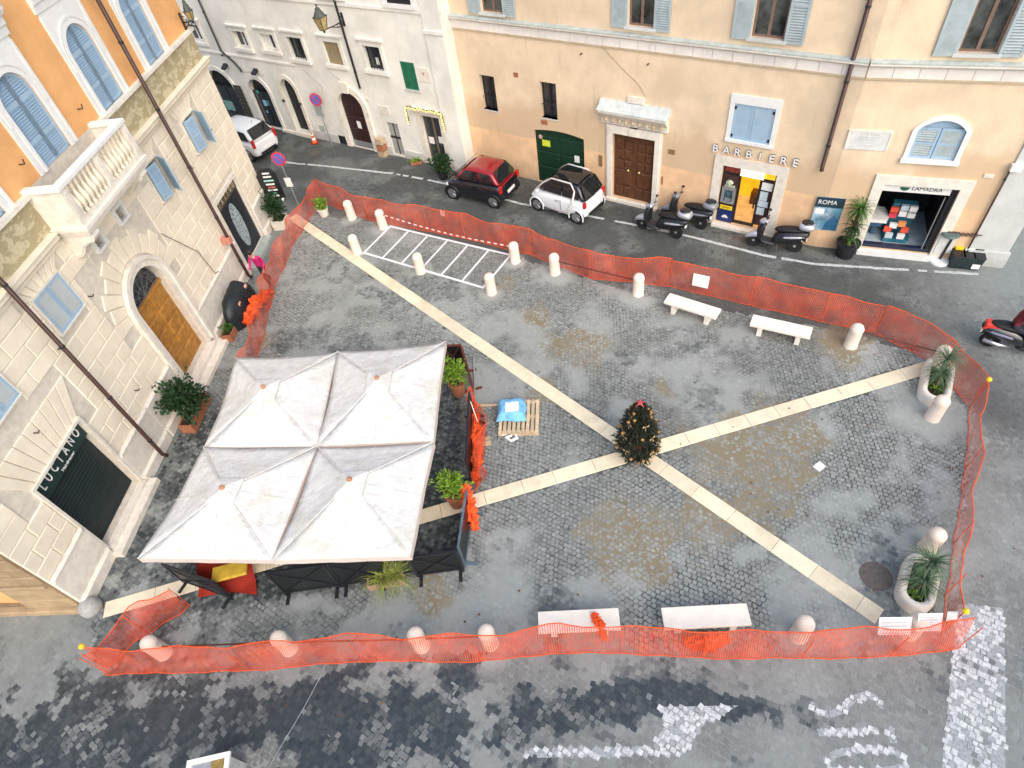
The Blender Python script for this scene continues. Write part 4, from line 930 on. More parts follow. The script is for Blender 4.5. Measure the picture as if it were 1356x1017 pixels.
# panelled wooden door under a stone hood
M_WALN = mat('walnut_door', (.105,.042,.018), .45, .3, 5, .15, .4, dirt=(.05,.02,.01))
wd_ = MB().box(WDR[0], WDR[1], .12, .18, WDR[2], WDR[3]).build('wooden_door', M_WALN, RP)
for k in range(2):
    for j, (z, h) in enumerate(((.14,.34),(.54,.62),(1.22,.34),(1.62,.34),(2.02,.30))):
        for q in range(2 if j in (0,2,3,4) else 1):
            n = 2 if j in (0,2,3,4) else 1; ww = .66/n; u = WDR[0]+.09+k*.83+q*ww; MB().cbox(u+.02, u+ww-.02, .075, .13, WDR[2]+z, WDR[2]+z+h, .03).build('door_panel', M_WALN, wd_)
for u in (4.02, 4.46): MB().sphere((u,.05,1.32), .055, 10, 6).build('brass_knob', mat('brass', (.75,.52,.18), .25, .1, 5, metal=.8), wd_)
mb = MB(); frame_mesh(mb, WDR[0], WDR[1], 0, WDR[3], .20, -.10, 0, False, top=.30); mb.box(WDR[0]-.26, WDR[0]-.18, -.06, 0, 0, 3.06); mb.box(WDR[1]+.18, WDR[1]+.26, -.06, 0, 0, 3.06); mb.box(4.08, 4.40, -.14, 0, 2.78, 3.06); mb.build('door_surround', M_TRAV, RP, bev=.012)
MB().prism([(0,3.10),(-.08,3.10),(-.10,3.30),(-.22,3.44),(-.30,3.54),(-.36,3.58),(-.36,3.66),(0,3.66)], 'x', 2.96, 5.50).build('door_hood', M_TRAV, RP, bev=.012)
MB().prism([(0,3.662),(-.39,3.662),(-.39,3.69),(-.20,3.80),(-.10,3.93),(0,3.95)], 'x', 2.92, 5.54).build('hood_flashing', mat('pale_lead', (.56,.59,.57), .6, .1, 5, .1, .3, dirt=(.40,.46,.44)), RP)
hd = MB()
for i in range(9): hd.sphere((3.2+i*.26, -.16, 3.28), .085, 8, 5)
hd.build('carved_ornament', mat('warm_stone', (.55,.44,.29), .9, .2, 8, .3), RP)
MB().box(3.98, 4.56, -.10, 0, 3.96, 4.18).build('stone_block', M_TRAV, RP); MB().box(3.15, 5.3, -.18, .11, -.03, .10).build('door_step', M_TRAV, RP)
MB().box(5.55,5.80,-.015,0,2.34,2.52).box(2.82,2.96,-.03,0,1.3,1.75).build('name_plate', mat('bronze_plate', (.25,.16,.08), .4, .2, 8), RP); MB().box(5.38,5.44,-.02,0,1.1,1.42).build('door_bell', M_TERRA, RP)
# closed blue shutters in a white frame, barber letters
mb = MB(); frame_mesh(mb, *BLU, .14, -.05, 0, True, top=.28); mb.build('window_surround', M_WHITE, RP)
for loc, rz in (((BLU[0],-.0,BLU[2]), 0), ((BLU[1],-.0,BLU[2]), PI)): shutter(RP, (BLU[1]-BLU[0])/2-.004, BLU[3]-BLU[2], M_SHUT, M_SHUT, loc, rz, 'panel', ())
mb = MB()
for u in (BLU[0]+.05, BLU[1]-.05):
    for z in (BLU[2]+.12, BLU[3]-.14): mb.box(u-.03, u+.03, -.035, -.018, z-.05, z+.05)
mb.build('hinge', M_IRON, RP)
bs = thing('barber_sign', 'row of white raised letters reading BARBIERE above the lit shop door', 'sign', tuple(RP.location), RP.rotation_euler.z)
for i, ch in enumerate('BARBIERE'):
    text('letter', ch, .36, mat('letter_face', (.82,.82,.82), .5, .03), bs, (7.22+i*.372, -.075, 2.885), ext=.012); text('letter_return', ch, .36, M_IRON, bs, (7.22+i*.372, -.038, 2.885), ext=.024)
# lit shop with the cash machine
mb = MB(); mb.box(ATM[0]-.30, ATM[0], -.06, 0, 0, ATM[3]); mb.box(ATM[1], ATM[1]+.32, -.06, 0, 0, ATM[3]); mb.box(ATM[0]-.30, ATM[1]+.32, -.06, 0, ATM[3], ATM[3]+.32); mb.build('shop_surround', M_TRAV, RP)
MB().box(ATM[0]-.05, ATM[1]+.05, -.24, .05, -.03, .10).build('door_step', M_TRAV, RP)
kp = thing('lit_shop_front', None, None, (0,0,0)); kp.parent = RP
M_LIT = mat('lit_yellow_room', (.80,.44,.02), .6, .15, 2, emit=.55); M_LITF = mat('lit_floor', (.62,.50,.26), .5, .2, 5, emit=.25)
M_SHOPD = mat('shop_dark', (.05,.022,.02), .5, .4, 6)
a0, a1 = ATM[0], ATM[1]
MB().box(a0, a1, 1.9, 1.95, .1, 2.4).build('yellow_back_wall', M_LIT, kp); MB().box(a0, a1, .22, 1.9, .06, .13).build('shop_floor', M_LITF, kp); MB().box(a0-.05, a0, .22, 1.95, .1, 2.4).box(a1, a1+.05, .22, 1.95, .1, 2.4).box(a0, a1, .22, 1.95, 2.35, 2.42).build('shop_side_wall', M_LIT, kp)
MB().box(a0+.75, a1-.3, 1.45, 1.75, .13, .62).build('shop_counter', mat('brown_counter', (.12,.07,.02), .5, .2), kp)
mb = MB()
for u in (a0, a0+.58, a1-.53, a1-.06): mb.box(u, u+.06, .10, .18, .12, 2.34)
mb.box(a0, a1, .105, .175, 1.98, 2.05); mb.box(a0, a1, .105, .175, 2.30, 2.34); mb.box(a0+.64, a1-.53, .11, .17, .12, .22); mb.build('shop_frame', M_BLACK, kp)
MB().box(a0+.64, a1-.53, .135, .145, .22, 1.98).build('glass_door', mat('clear_glass', (.9,.9,.9), .05, 0, 1), kp)
_g = MATS['clear_glass'].node_tree.nodes['Principled BSDF']; _g.inputs['Transmission Weight'].default_value = 1; _g.inputs['IOR'].default_value = 1.02
MB().tube([(a1-.58,.06,.9),(a1-.58,.06,1.35)], .03, 6).build('door_handle', M_BLACK, kp)
am = MB().box(a0+.06, a0+.58, .06, .18, .12, 1.98).build('cash_machine', M_SHOPD, kp)
MB().box(a0+.06, a0+.58, .03, .06, .12, .60).build('blue_panel', mat('bank_blue', (.012,.03,.14), .4, .1), am); MB().box(a0+.10, a0+.54, .015, .03, .64, .80).build('yellow_strip', mat('bank_yellow', (.85,.60,.03), .5, .05), am)
MB().prism([(a0+.20,.30),(a0+.44,.30),(a0+.40,.38),(a0+.32,.42),(a0+.24,.38)], 'y', .02, .029).build('white_emblem', M_PAPER, am)
mb = MB(); frame_mesh(mb, a0+.17, a0+.47, .98, 1.42, .09, -.0, .06, True); mb.build('machine_bezel', M_STEEL, am); MB().box(a0+.17, a0+.47, .04, .06, .98, 1.42).build('screen', mat('dim_screen', (.06,.10,.12), .15, .6, 9), am)
MB().box(a0+.22, a0+.42, .0, .04, 1.0, 1.1).build('keypad', M_STEEL, am); MB().sphere((a0+.3,.04,1.70), .13, 10, 6, 0, .7).box(a0+.14, a0+.5, .045, .06, 1.52, 1.6).build('window_decoration', mat('cream_green', (.45,.50,.36), .6, .5, 14), am)
text('strip_text', 'CASH', .11, M_IRON, am, (a0+.32, .012, .72), ext=.002)
sg = MB().box(a0+.60, a1-.42, .05, .10, 2.02, 2.30).build('lit_sign', mat('lit_cream', (1,.93,.62), .5, .02, emit=.8), kp); text('sign_text', 'Assicurazioni', .15, mat('tan_print', (.40,.28,.10), .6), sg, ((a0+.60+a1-.42)/2, .047, 2.17), ext=.002)
MB().box(a1-.42, a1-.06, .11, .14, 2.05, 2.30).build('amber_panel', M_LIT, kp); MB().box(a0+.06, a0+.6, .11, .14, 2.05, 2.30).build('red_panel', mat('dull_red', (.25,.04,.03), .6, .6, 9), kp)
side = MB().box(a1-.47, a1-.06, .135, .15, .22, 1.98).build('side_pane', M_SHOPD, kp)
for i, (u, z, wd, h) in enumerate(((a1-.45,1.62,.36,.28),(a1-.45,1.22,.26,.34),(a1-.46,.98,.34,.22),(a1-.46,.66,.26,.28))): MB().box(u, u+wd, .12, .132, z, z+h).build('shop_notice', mat('bluish_paper', (.55,.66,.70), .6, .1, 12) if i else M_PAPER, side)
# pipes, plaques, shop on the right run
pipe(RP, RU1-.42+.0, 2.85, 12.3, -.10, M_PIPE, .06, True); pipe(RP, -3.62, 2.60, 12.3, -.10, M_PIPE, .05, True)
for u, z in ((4.65,5.3),(2.2,5.35)): MB().tube([(u,0,z),(u,-.12,z)], .025, 5).build('wall_stud', M_PIPE, RP)
pq = MB().box(.0, 1.16, -.03, 0, 3.60, 4.20).build('inscription_plaque', mat('marble_plaque', (.66,.66,.64), .6, .1, 5, .1), RQ); mb = MB(); frame_mesh(mb, .05, 1.11, 3.65, 4.15, .05, -.045, -.03, False); mb.build('plaque_frame', M_TRAV, pq)
for k in range(5): text('inscription', ('ROMA ANNO','DOMINI MDCC','PIAZZA DEGLI','VICO E VIA','PVBLICA')[k], .085, mat('carved_grey', (.45,.45,.44), .8), pq, (.58, -.031, 4.07-k*.085), ext=.001)
mb = MB(); arch_frame(mb, QARC[0], QARC[1], QARC[2], QARC[3], QARC[4], .13, -.06, 0); mb.box(QARC[0]-.16, QARC[1]+.16, -.10, 0, QARC[2]-.12, QARC[2]); mb.build('window_surround', M_WHITE, RQ)
mb = MB(); mb.prism([(QARC[0],QARC[2]),(QARC[1],QARC[2])]+list(reversed(arc_pts(*QARC[:2], QARC[4], QARC[3]))), 'y', .10, .14); aw = mb.build('arched_window_board', M_SHUT, RQ)
for loc, rz in (((QARC[0]+.01,.04,QARC[2]), 0), ((QARC[1]-.01,.04,QARC[2]), PI)): shutter(RQ, (QARC[1]-QARC[0])/2-.02, .92, M_SHUT, mat('grey_slat', (.36,.42,.43), .6), loc, rz)
mb = MB(); frame_mesh(mb, QSH[0], QSH[1], .0, QSH[3], .30, -.07, 0, False); mb.build('shop_surround', M_TRAV, RQ)
MB().box(QSH[0]-.1, QSH[1]+.1, -.20, .04, -.03, .16).build('door_step', M_WHITE, RQ)
lm = thing('open_shop_front', None, None, (0,0,0)); lm.parent = RQ
MB().box(QSH[0], QSH[1], 2.4, 2.45, .1, 2.6).box(QSH[0]-.04, QSH[0], .2, 2.45, .1, 2.6).box(QSH[1], QSH[1]+.04, .2, 2.45, .1, 2.6).box(QSH[0], QSH[1], .2, 2.45, 2.56, 2.62).build('dark_shop_room', mat('shop_black', (.02,.022,.025), .6, .3, 3), lm)
MB().box(QSH[0], QSH[1], .23, 2.4, .12, .175).build('shop_floor', mat('blue_grey_floor', (.42,.50,.54), .4, .15, 4), lm); MB().box(QSH[0], QSH[1], .05, .2, .16, .30).build('dark_threshold', mat('navy_panel', (.015,.025,.05), .4), lm)
fs = MB().box(QSH[0], QSH[1]-.18, .04, .12, 2.28, QSH[3]).build('fascia_sign', M_WHITE, lm); text('sign_text', 'LAMADRA', .17, M_IRON, fs, (2.62,.036,2.42), ext=.003, sx=1.05); MB().prism([(2.02+.13*math.cos(PI+PI*i/10), 2.45+.12*math.sin(PI+PI*i/10)) for i in range(11)], 'y', .030, .039).build('green_bowl_emblem', mat('emblem_green', (.02,.10,.07), .5), fs)
MB().box(QSH[1]-.17, QSH[1], .05, .18, .3, QSH[3]).build('dark_door_post', M_BLACK, lm); MB().tube([(QSH[1]-.26,.06,.3),(QSH[1]-.26,.06,2.2)], .018, 6).build('door_pole', M_STEEL, lm)
tb = thing('shop_counter', 'white topped counter just inside the open shop', 'counter', (*R2o,0), rad(-26.6))
MB().prism([(1.46,.5),(2.0,.5),(2.08,.8),(1.95,1.3),(1.46,1.3)], 'z', .82, .94).build('white_counter_top', M_WHITE, tb); MB().box(1.48,1.9,.6,1.2,.62,.82).box(1.7,1.8,.8,.9,.18,.62).build('counter_base', mat('counter_blue', (.05,.12,.22), .5), tb)
st = thing('display_stand', 'display stand of red and white boxed goods inside the open shop', 'display stand', (*R2o,0), rad(-26.6))
MB().prism([(2.05,.42),(2.75,.42),(2.85,.62),(2.80,1.1),(2.05,1.1)], 'z', .18, .30).box(2.1,2.8,.9,1.15,.30,1.35).build('stand_frame', mat('petrol_stand', (.03,.16,.22), .5, .2), st)
cols = [(.75,.10,.05),(.85,.30,.10),(.80,.78,.74),(.62,.06,.08),(.82,.80,.78),(.55,.62,.68)]
for i, (u, y, z) in enumerate(((2.15,.80,1.1),(2.42,.80,1.2),(2.68,.80,1.18),(2.42,.78,.98),(2.15,.78,.9),(2.68,.78,.95),(2.25,.62,.62),(2.48,.62,.7),(2.12,.60,.48),(2.62,.60,.5),(2.2,.48,.32),(2.55,.48,.32))):
    c = cols[(i*5+i//3) % 6]; MB().box(u-.11, u+.11, y-.05, y+.05, z, z+.17).build('boxed_goods', mat('goods_%d' % ((i*5+i//3) % 6), c, .5, .08, 10), st)
# posters on the wall left of the shop, wrought iron and boxes to the right of it
po = thing('wall_poster', 'blue and white poster pasted on the peach wall beside the palm', 'poster', tuple(R2o)+(0,), rad(-26.6))
MB().box(-.33,.52,-.022,-.004,.70,1.92).build('poster_sheet', mat('poster_print', (.10,.26,.36), .6, .5, 3.0, dirt=(.55,.62,.66), dirt_amt=.9), po); text('poster_text', 'ROMA', .22, M_PAPER, po, (.02,-.024,1.74), ext=.001, sx=.9)
MB().box(-.33,.52,-.0235,-.022,1.56,1.92).build('poster_heading', mat('poster_navy', (.015,.04,.06), .6), po); MB().box(-.28,.0,-.0245,-.022,1.30,1.50).build('poster_label', M_PAPER, po); MB().prism([(.08,.72),(.50,.72),(.50,1.1),(.3,1.25),(.12,1.0)], 'y', -.0245, -.022).build('poster_patch', mat('poster_blue', (.03,.13,.25), .6, .2), po)
MB().box(4.35,4.62,-.20,-.05,3.30,3.48).build('junction_box', M_PAPER, RQ); MB().box(3.85,4.1,-.03,0,2.98,3.08).build('wall_plate', M_TRAV, RQ)
pipe(RQ, 4.38, .3, 3.25, -.08, M_PIPE, .022, False)
gz = thing('iron_bracket', 'wrought iron scroll bracket fixed to the wall right of the open shop', 'wall bracket', tuple(R2o)+(0,), rad(-26.6))
mb = MB(); mb.tube([(3.62,-.10,1.05),(4.55,-.10,1.10)], .018, 5)
for i in range(7): mb.tube([(3.68+i*.12+.055*math.cos(k*.8), -.10, 1.08+.055*math.sin(k*.8)) for k in range(8)], .014, 4)
mb.build('scroll_bar', M_PIPE, gz)

MB().tube([(3.0,-.012,5.62),(3.7,-.012,5.05),(4.3,-.012,4.62),(4.62,-.012,4.2)], .009, 4).build('wall_cable', mat('tan_cable', (.42,.32,.22), .7), RP)
# ------------------------------------------------------------------ bollards and benches
bproto = MB().lathe([(.20,-.04),(.195,.02),(.185,.04),(.178,.60),(.182,.63),(.185,.66),(.180,.70),(.150,.775),(.09,.82),(.001,.835)], n=24).mesh('bollard', M_BOLL, True)
BL = {1:'pale stone bollard just right of the round shrub in the far corner of the square',2:'pale stone bollard at the back left corner of the painted bay, farthest from the camera',
 3:'stone bollard between the long pale band and the painted bay',4:'pale stone bollard halfway along the front edge of the painted bay',
 5:'pale stone bollard at the front right corner of the painted bay',6:'pale stone bollard against the net at the back right corner of the painted bay',
 7:'pale stone bollard with white mortar round its foot, first one right of the painted bay',8:'pale stone bollard with white mortar round its foot, left of the first bench',
 9:'pale stone bollard right of the second back bench, near the right hand corner',10:'pale stone bollard behind the yucca of the back right planter, half hidden by leaves',
 11:'pale stone bollard standing in a white powdery ring before the back right planter',12:'pale stone bollard behind the orange net nearest the lower left corner of the square',
 13:'pale stone bollard behind the orange net, second from the lower left corner',14:'stone bollard behind the front net, left one of the close middle pair',
 15:'stone bollard behind the front net, right one of the close middle pair',16:'pale stone bollard behind the orange net right of the two front benches',
 18:'pale stone bollard behind the bushy yucca of the lower right planter',
 17:'pale stone bollard behind the paper notices on the net in the lower right corner'}
for k, p in BPOS.items():
    t = tag(bpy.data.objects.new('bollard', bproto), BL[k], 'bollard', 'stone bollards round the square'); COL.objects.link(t); t.location = (*p, 0); t.rotation_euler.z = k*1.3
def bench(p0, p1, p2, label):
    """p0-p1 the long edge nearest the camera, p2 the far corner next to p0 (all at seat height)"""
    a, b, c = (Vector((*q, 0)) for q in (p0, p1, p2)); L = (b-a).length; wd = .46
    d = (b-a).normalized(); n = Vector((-d.y, d.x, 0)); ctr = (a+b)/2+n*wd/2
    t = thing('bench', label, 'bench', (ctr.x, ctr.y, 0), math.atan2(d.y, d.x), 'stone benches on the square')
    MB().box(-L/2, L/2, -wd/2, wd/2, .36, .46).build('seat', M_BENCH, t, bev=.012)
    for x in (-L*.32, L*.32): MB().box(x-.07, x+.07, -wd*.38, wd*.38, -.02, .36).build('leg', M_BENCH, t, bev=.01)
bench(G(879,399,.46), G(948,421,.46), G(890,388,.46), 'pale stone bench by the back net, left one of the back pair')
bench(G(993,429,.46), G(1073,447,.46), G(1003,416,.46), 'pale stone bench by the back net, right one of the back pair')
bench(G(713,838,.46), G(822,833,.46), G(712,815,.46), 'pale stone bench at the front with orange net knotted over its edge')
bench(G(880,833,.46), G(996,827,.46), G(877,808,.46), 'pale stone bench at the front with orange net heaped beneath it')

# ------------------------------------------------------------------ foliage
def leaf_cloud(n, rx, ry, rz_, size, c=(0,0,0), shape=None, shell=.45, seed=0, asp=1.8, droop=0.):
    r = random.Random(seed); mb = MB()
    clumps = [(r.uniform(-1,1), r.uniform(-1,1), r.uniform(-1,1)) for _ in range(14)]
    while n > 0:
        q = Vector((r.gauss(0,1), r.gauss(0,1), r.gauss(0,1))).normalized()*(shell+(1-shell)*r.random()**.6)
        if q.length > 1: continue
        k = .74+.75*math.sin(q.x*5+seed)*math.sin(q.y*4.3+1+seed)*math.sin(q.z*4.7+.6)+r.uniform(-.15,.22)
        p = Vector((q.x*rx*k, q.y*ry*k, q.z*rz_*k))
        if shape: p = shape(p)
        p += Vector(c); d = (Vector((q.x,q.y,q.z+.3-droop))+Vector((r.uniform(-1,1),r.uniform(-1,1),r.uniform(-1,1)))*.8).normalized()
        s = d.cross(Vector((r.uniform(-1,1),r.uniform(-1,1),r.uniform(-1,1)))).normalized(); l = size*r.uniform(.6,1.4); wd = l/asp/2; u = d.cross(s)*.15*l
        mb.add([p-d*l/2, p+s*wd+u, p+d*l/2, p-s*wd+u], [(0,1,2,3)]); n -= 1
    return mb
def spiky(n, length, base=(0,0,0), wd=.03, spread=(.15,1.45), seed=0, curl=.35):
    r = random.Random(seed); mb = MB(); b = Vector(base)
    for i in range(n):
        a = r.uniform(0, 2*PI); e = r.uniform(*spread); l = length*r.uniform(.7,1.1); h = Vector((math.cos(a), math.sin(a), 0)); sd = Vector((-h.y, h.x, 0)); vs = []
        for j in range(4):
            s = j/3; ang = e+curl*s*s*1.6; p = b+h*(l*s*math.sin(ang))+Vector((0,0,l*s*math.cos(ang)-l*.12*s*s)); w_ = wd*(1-s*.95)*(0.6+.8*s if s < .5 else 1); vs += [p-sd*w_, p+sd*w_]
        mb.add(vs, [(2*j, 2*j+1, 2*j+3, 2*j+2) for j in range(3)])
    return mb
def sticks(mb, n, rx, ry, z0, z1, r=.012, seed=0):
    q = random.Random(seed)
    for i in range(n):
        a = q.uniform(0, 2*PI); mb.tube([(0,0,z0),(rx*.4*math.cos(a), ry*.4*math.sin(a), (z0+z1)/2),(rx*.8*math.cos(a), ry*.8*math.sin(a), z1)], [r*1.6, r, r*.5], 5)
    return mb
def pot_round(t, r, h, m, name='pot'):
    o = MB().lathe([(r*.72,0),(r*.95,h*.85),(r*1.05,h*.86),(r*1.05,h),(r*.9,h),(r*.88,h*.9),(.001,h*.9)], n=18).build(name, m, t, smooth=False); MB().lathe([(r*.88,h*.88),(.001,h*.92)], n=14).build('soil', M_SOIL, o); return o
def trough(t, l, wd, h, m):
    mb = MB(); c = .03; mb.box(-l/2, l/2, -wd/2, -wd/2+c, 0, h); mb.box(-l/2, l/2, wd/2-c, wd/2, 0, h); mb.box(-l/2, -l/2+c, -wd/2+c, wd/2-c, 0, h); mb.box(l/2-c, l/2, -wd/2+c, wd/2-c, 0, h); mb.box(-l/2+c, l/2-c, -wd/2+c, wd/2-c, .02, .05)
    o = mb.build('trough', m, t); MB().box(-l/2+c, l/2-c, -wd/2+c, wd/2-c, .05, h-.04).build('soil', M_SOIL, o)
# the two oval planters with yuccas
def oval_planter(a, b, wd, label, seed):
    a = Vector((*a, 0)); b = Vector((*b, 0)); L = (b-a).length; c = (a+b)/2; az = math.atan2((b-a).y, (b-a).x)
    t = thing('oval_planter', label, 'planter', (c.x, c.y, 0), az, 'oval stone planters with yuccas'); r = wd/2; s = L/2-r
    path = [(s+r*math.cos(x), r*math.sin(x)) for x in np.linspace(-PI/2, PI/2, 9)]+[(-s+r*math.cos(x), r*math.sin(x)) for x in np.linspace(PI/2, 3*PI/2, 9)]
    mb = MB(); prof = [(-.085,-.02),(-.085,.26),(-.06,.33),(0,.36),(.06,.33),(.085,.26),(.085,-.02)]; n = len(path); k = len(prof); vs = []; fs = []
    for i, p in enumerate(path):
        q = Vector(path[(i+1) % n])-Vector(path[i-1]); nn = Vector((q.y, -q.x)).normalized()
        for (o_, z) in prof: vs.append((p[0]+nn.x*o_, p[1]+nn.y*o_, z))
    for i in range(n):
        for j in range(k-1): fs.append((i*k+j, i*k+j+1, ((i+1) % n)*k+j+1, ((i+1) % n)*k+j))
    mb.add(vs, fs); mb.build('stone_rim', M_BENCH, t, smooth=True)
    MB().prism(path, 'z', .10, .16).build('soil', M_SOIL, t)
    sp = spiky(170, .60, (.18,0,.85), .011, (.1,1.9), seed); sp2 = spiky(150, .55, (-.16,.02,.60), .011, (.1,1.8), seed+1); sp.add(sp2.v, sp2.f)
    sp3 = spiky(50, .48, (-.15,-.05,.2), .02, (.6,1.5), seed+3); yu = sp.build('yucca_leaves', M_LEAFG, t); yu['kind'] = 'stuff'; o = sp3.build('low_leaves', M_LEAFM, t); o['kind'] = 'stuff'
    MB().tube([(.18,0,.1),(.18,0,.75)], .05, 7).tube([(-.22,.02,.1),(-.22,.02,.55)], .045, 7).build('stem', M_BARK, t)
    y = spiky(10, .22, (-.36,.02,.22), .03, (.3,1.3), seed+5).build('yellow_leaves', M_LEAFY, t); y['kind'] = 'stuff'
oval_planter(G(1211,800,.30), G(1226,738,.30), .54, 'oval stone planter with a bushy yucca in the lower right corner of the square', 3)
oval_planter(G(1238,527,.30), G(1247,475,.30), .56, 'oval stone planter with a yucca in the back right corner of the square', 9)
# Christmas tree in the middle of the cross
t = thing('christmas_tree', 'small Christmas tree with gold ornaments and a red bow where the pale bands cross', 'Christmas tree', G(843,604))
def cone(p): z = p.z; k = max(.05, (1.05-z)/1.35); return Vector((p.x*k*1.25, p.y*k*1.25, z*1.0+1.14))
TH = 2.18
mb = MB(); r = random.Random(4)
def egg(z): q = (z-.18)/(TH-.16); return .60*max(0., math.sin(PI*min(1, .16+.84*q)**.85))**.62*(1.0-.28*q)
for i in range(4200):
    z = .20+(TH-.22)*r.random(); R = egg(z)*(.82+.2*math.sin(z*13)*math.sin(z*5)); a = r.uniform(0,2*PI); rr = R*(.45+.55*r.random()**.5)*(1+.12*math.sin(5*a+z*7))
    p = Vector((rr*math.cos(a), rr*math.sin(a), z)); d = (Vector((math.cos(a), math.sin(a), -.15))+Vector((r.uniform(-1,1),r.uniform(-1,1),r.uniform(-1,1)))*.55).normalized(); s = d.cross(Vector((r.uniform(-1,1),r.uniform(-1,1),1))).normalized(); l = r.uniform(.07,.15)
    mb.add([p-s*.016, p+s*.016, p+d*l+s*.008, p+d*l-s*.008], [(0,1,2,3)])
q = mb.build('needles', M_LEAFX, t); q['kind'] = 'stuff'
MB().tube([(0,0,0),(0,0,TH-.1)], [.05,.012], 7).build('trunk', M_BARK, t); pot_round(t, .24, .26, M_TERRA)
M_GOLD = mat('gold_ornament', (.36,.20,.06), .45, .3, 9, metal=.2); M_GOLDP = mat('pale_gold_bow', (.46,.31,.17), .5, .2, 9)
gb = MB().sphere((0,0,0), .045, 8, 6).mesh('ornament', M_GOLD, True)
bow = MB().add([(-.09,0,.05),(0,0,0),(-.09,0,-.05),(.09,0,.05),(.09,0,-.05),(-.02,-.02,-.13),(.02,-.02,-.13)], [(0,1,2),(1,3,4),(1,5,6)]).mesh('bow', M_GOLDP)
for i in range(64):
    z = r.uniform(.3, 2.0); a = r.uniform(0,2*PI); R = egg(z)*.97+.02
    if i % 5 < 3: inst(gb, 'ornament', t, (R*math.cos(a), R*math.sin(a), z))
    else: inst(bow, 'bow', t, (R*math.cos(a), R*math.sin(a), z), (0, r.uniform(-.3,.3), a+PI/2), (1,1,1))
mb = MB()
for i in range(5): a = 2*PI*i/5; mb.add([(0,0,TH), (.05*math.cos(a-.5),.05*math.sin(a-.5),TH+.10), (.17*math.cos(a),.17*math.sin(a),TH+.04), (.05*math.cos(a+.5),.05*math.sin(a+.5),TH+.10)], [(0,1,2,3)])
mb.sphere((0,0,TH+.05), .05, 8, 5); mb.build('red_bow', mat('pink_red_bow', (.50,.09,.10), .6), t)
# shrubs and pots round the edges
def shrub(name, label, cat, loc, rx, ry, rz_, zc, n, size, m, pot, seed, asp=1.8, rz=0, group=None):
    t = thing(name, label, cat, loc, rz, group); o = leaf_cloud(n, rx, ry, rz_, size, (0,0,zc), None, .35, seed, asp).build('foliage', m, t); o['kind'] = 'stuff'
    sticks(MB(), 7, rx, ry, .15, zc, .014, seed).build('stems', M_BARK, t); pot(t); return t
LA = rad(81.16)
def Lpos(u, y): return (-11.3976+u*math.cos(LA)-y*math.sin(LA), 7.5107+u*math.sin(LA)+y*math.cos(LA))
shrub('round_shrub', 'small round bright green shrub in a pale pot in the far corner behind the net', 'shrub', G(430,285), .30,.30,.28, .58, 700, .09, M_LEAFY, lambda t: pot_round(t, .24, .36, M_TRAV), 2)
shrub('leafy_bush', 'large dark leafy bush in a terracotta trough between the arched door and the roller shop', 'bush', Lpos(6.0,-.65), .62,.72,.62, .95, 2200, .13, M_LEAFD, lambda t: trough(t, 1.3,.42,.36, M_TERRA), 5, 1.7, LA)
shrub('low_hedge_box', 'low green plants in a brown trough beside the black covered motorbike', 'planter', Lpos(9.75,-.55), .42,.20,.14, .38, 500, .09, M_LEAFM, lambda t: trough(t, .95,.36,.30, M_TERRA), 6, 1.6, LA)
shrub('corner_shrub', 'tall dark shrub in a pale square planter at the far corner of the stone palazzo', 'shrub', Lpos(16.15,-.55), .42,.42,.62, .98, 1300, .12, M_LEAFD, lambda t: trough(t, .62,.55,.42, M_TRAV), 8, 1.8, LA)
shrub('street_bush', 'dark green bush in the angle where the white and peach palaces meet', 'bush', G(588,236), .50,.45,.52, .70, 1300, .12, M_LEAFD, lambda t: pot_round(t, .26,.36, M_BLACK), 12)
shrub('wall_weeds', 'patch of low bright green plants at the foot of the white palazzo', 'plants', G(552,217), .30,.16,.14, .16, 260, .08, M_LEAFY, lambda t: trough(t, .5,.2,.14, M_TERRA), 13)
shrub('terrace_shrub', 'lime green shrub in a pot at the back end of the parasol terrace', 'shrub', (-1.62,12.45), .42,.40,.42, .98, 800, .13, M_LEAFY, lambda t: pot_round(t, .25,.55, M_TERRA), 21, 2.6)
shrub('terrace_shrub', 'lime green shrub in a pot at the terrace end crossed by the pale band', 'shrub', (-1.93,8.65), .42,.40,.40, .98, 800, .13, M_LEAFY, lambda t: pot_round(t, .25,.55, M_TERRA), 22, 2.6)
t = thing('reed_planter', 'feathery reed plant in a long brick red trough beside the black windbreak', 'planter', G(513,772), rad(2)); o = spiky(110, .75, (0,0,.25), .013, (.1,1.5), 31, .4); 
o2 = spiky(90, .7, (.28,0,.25), .013, (.1,1.5), 33, .4); o.add(o2.v, o2.f); o = o.build('reed_leaves', M_LEAFR, t); o['kind'] = 'stuff'; trough(t, .85,.26,.26, mat('pink_terracotta', (.42,.27,.19), .85, .1, 6))
t = thing('palm_plant', 'tall spiky palm in a black pot between the poster and the open shop', 'palm', G(1118,338)); 
for k, (z, n, l) in enumerate(((1.75,110,.62),(1.15,70,.52),(.75,50,.42))): o = spiky(n, l, (.0,0,z), .028, (.2,2.3), 40+k, .3).build('fronds', (M_LEAFM, M_LEAFD, M_LEAFM)[k], t); o['kind'] = 'stuff'
MB().tube([(0,0,.3),(0,0,1.8)], .07, 8).build('trunk', M_BARK, t); pot_round(t, .36, .55, M_BLACK)

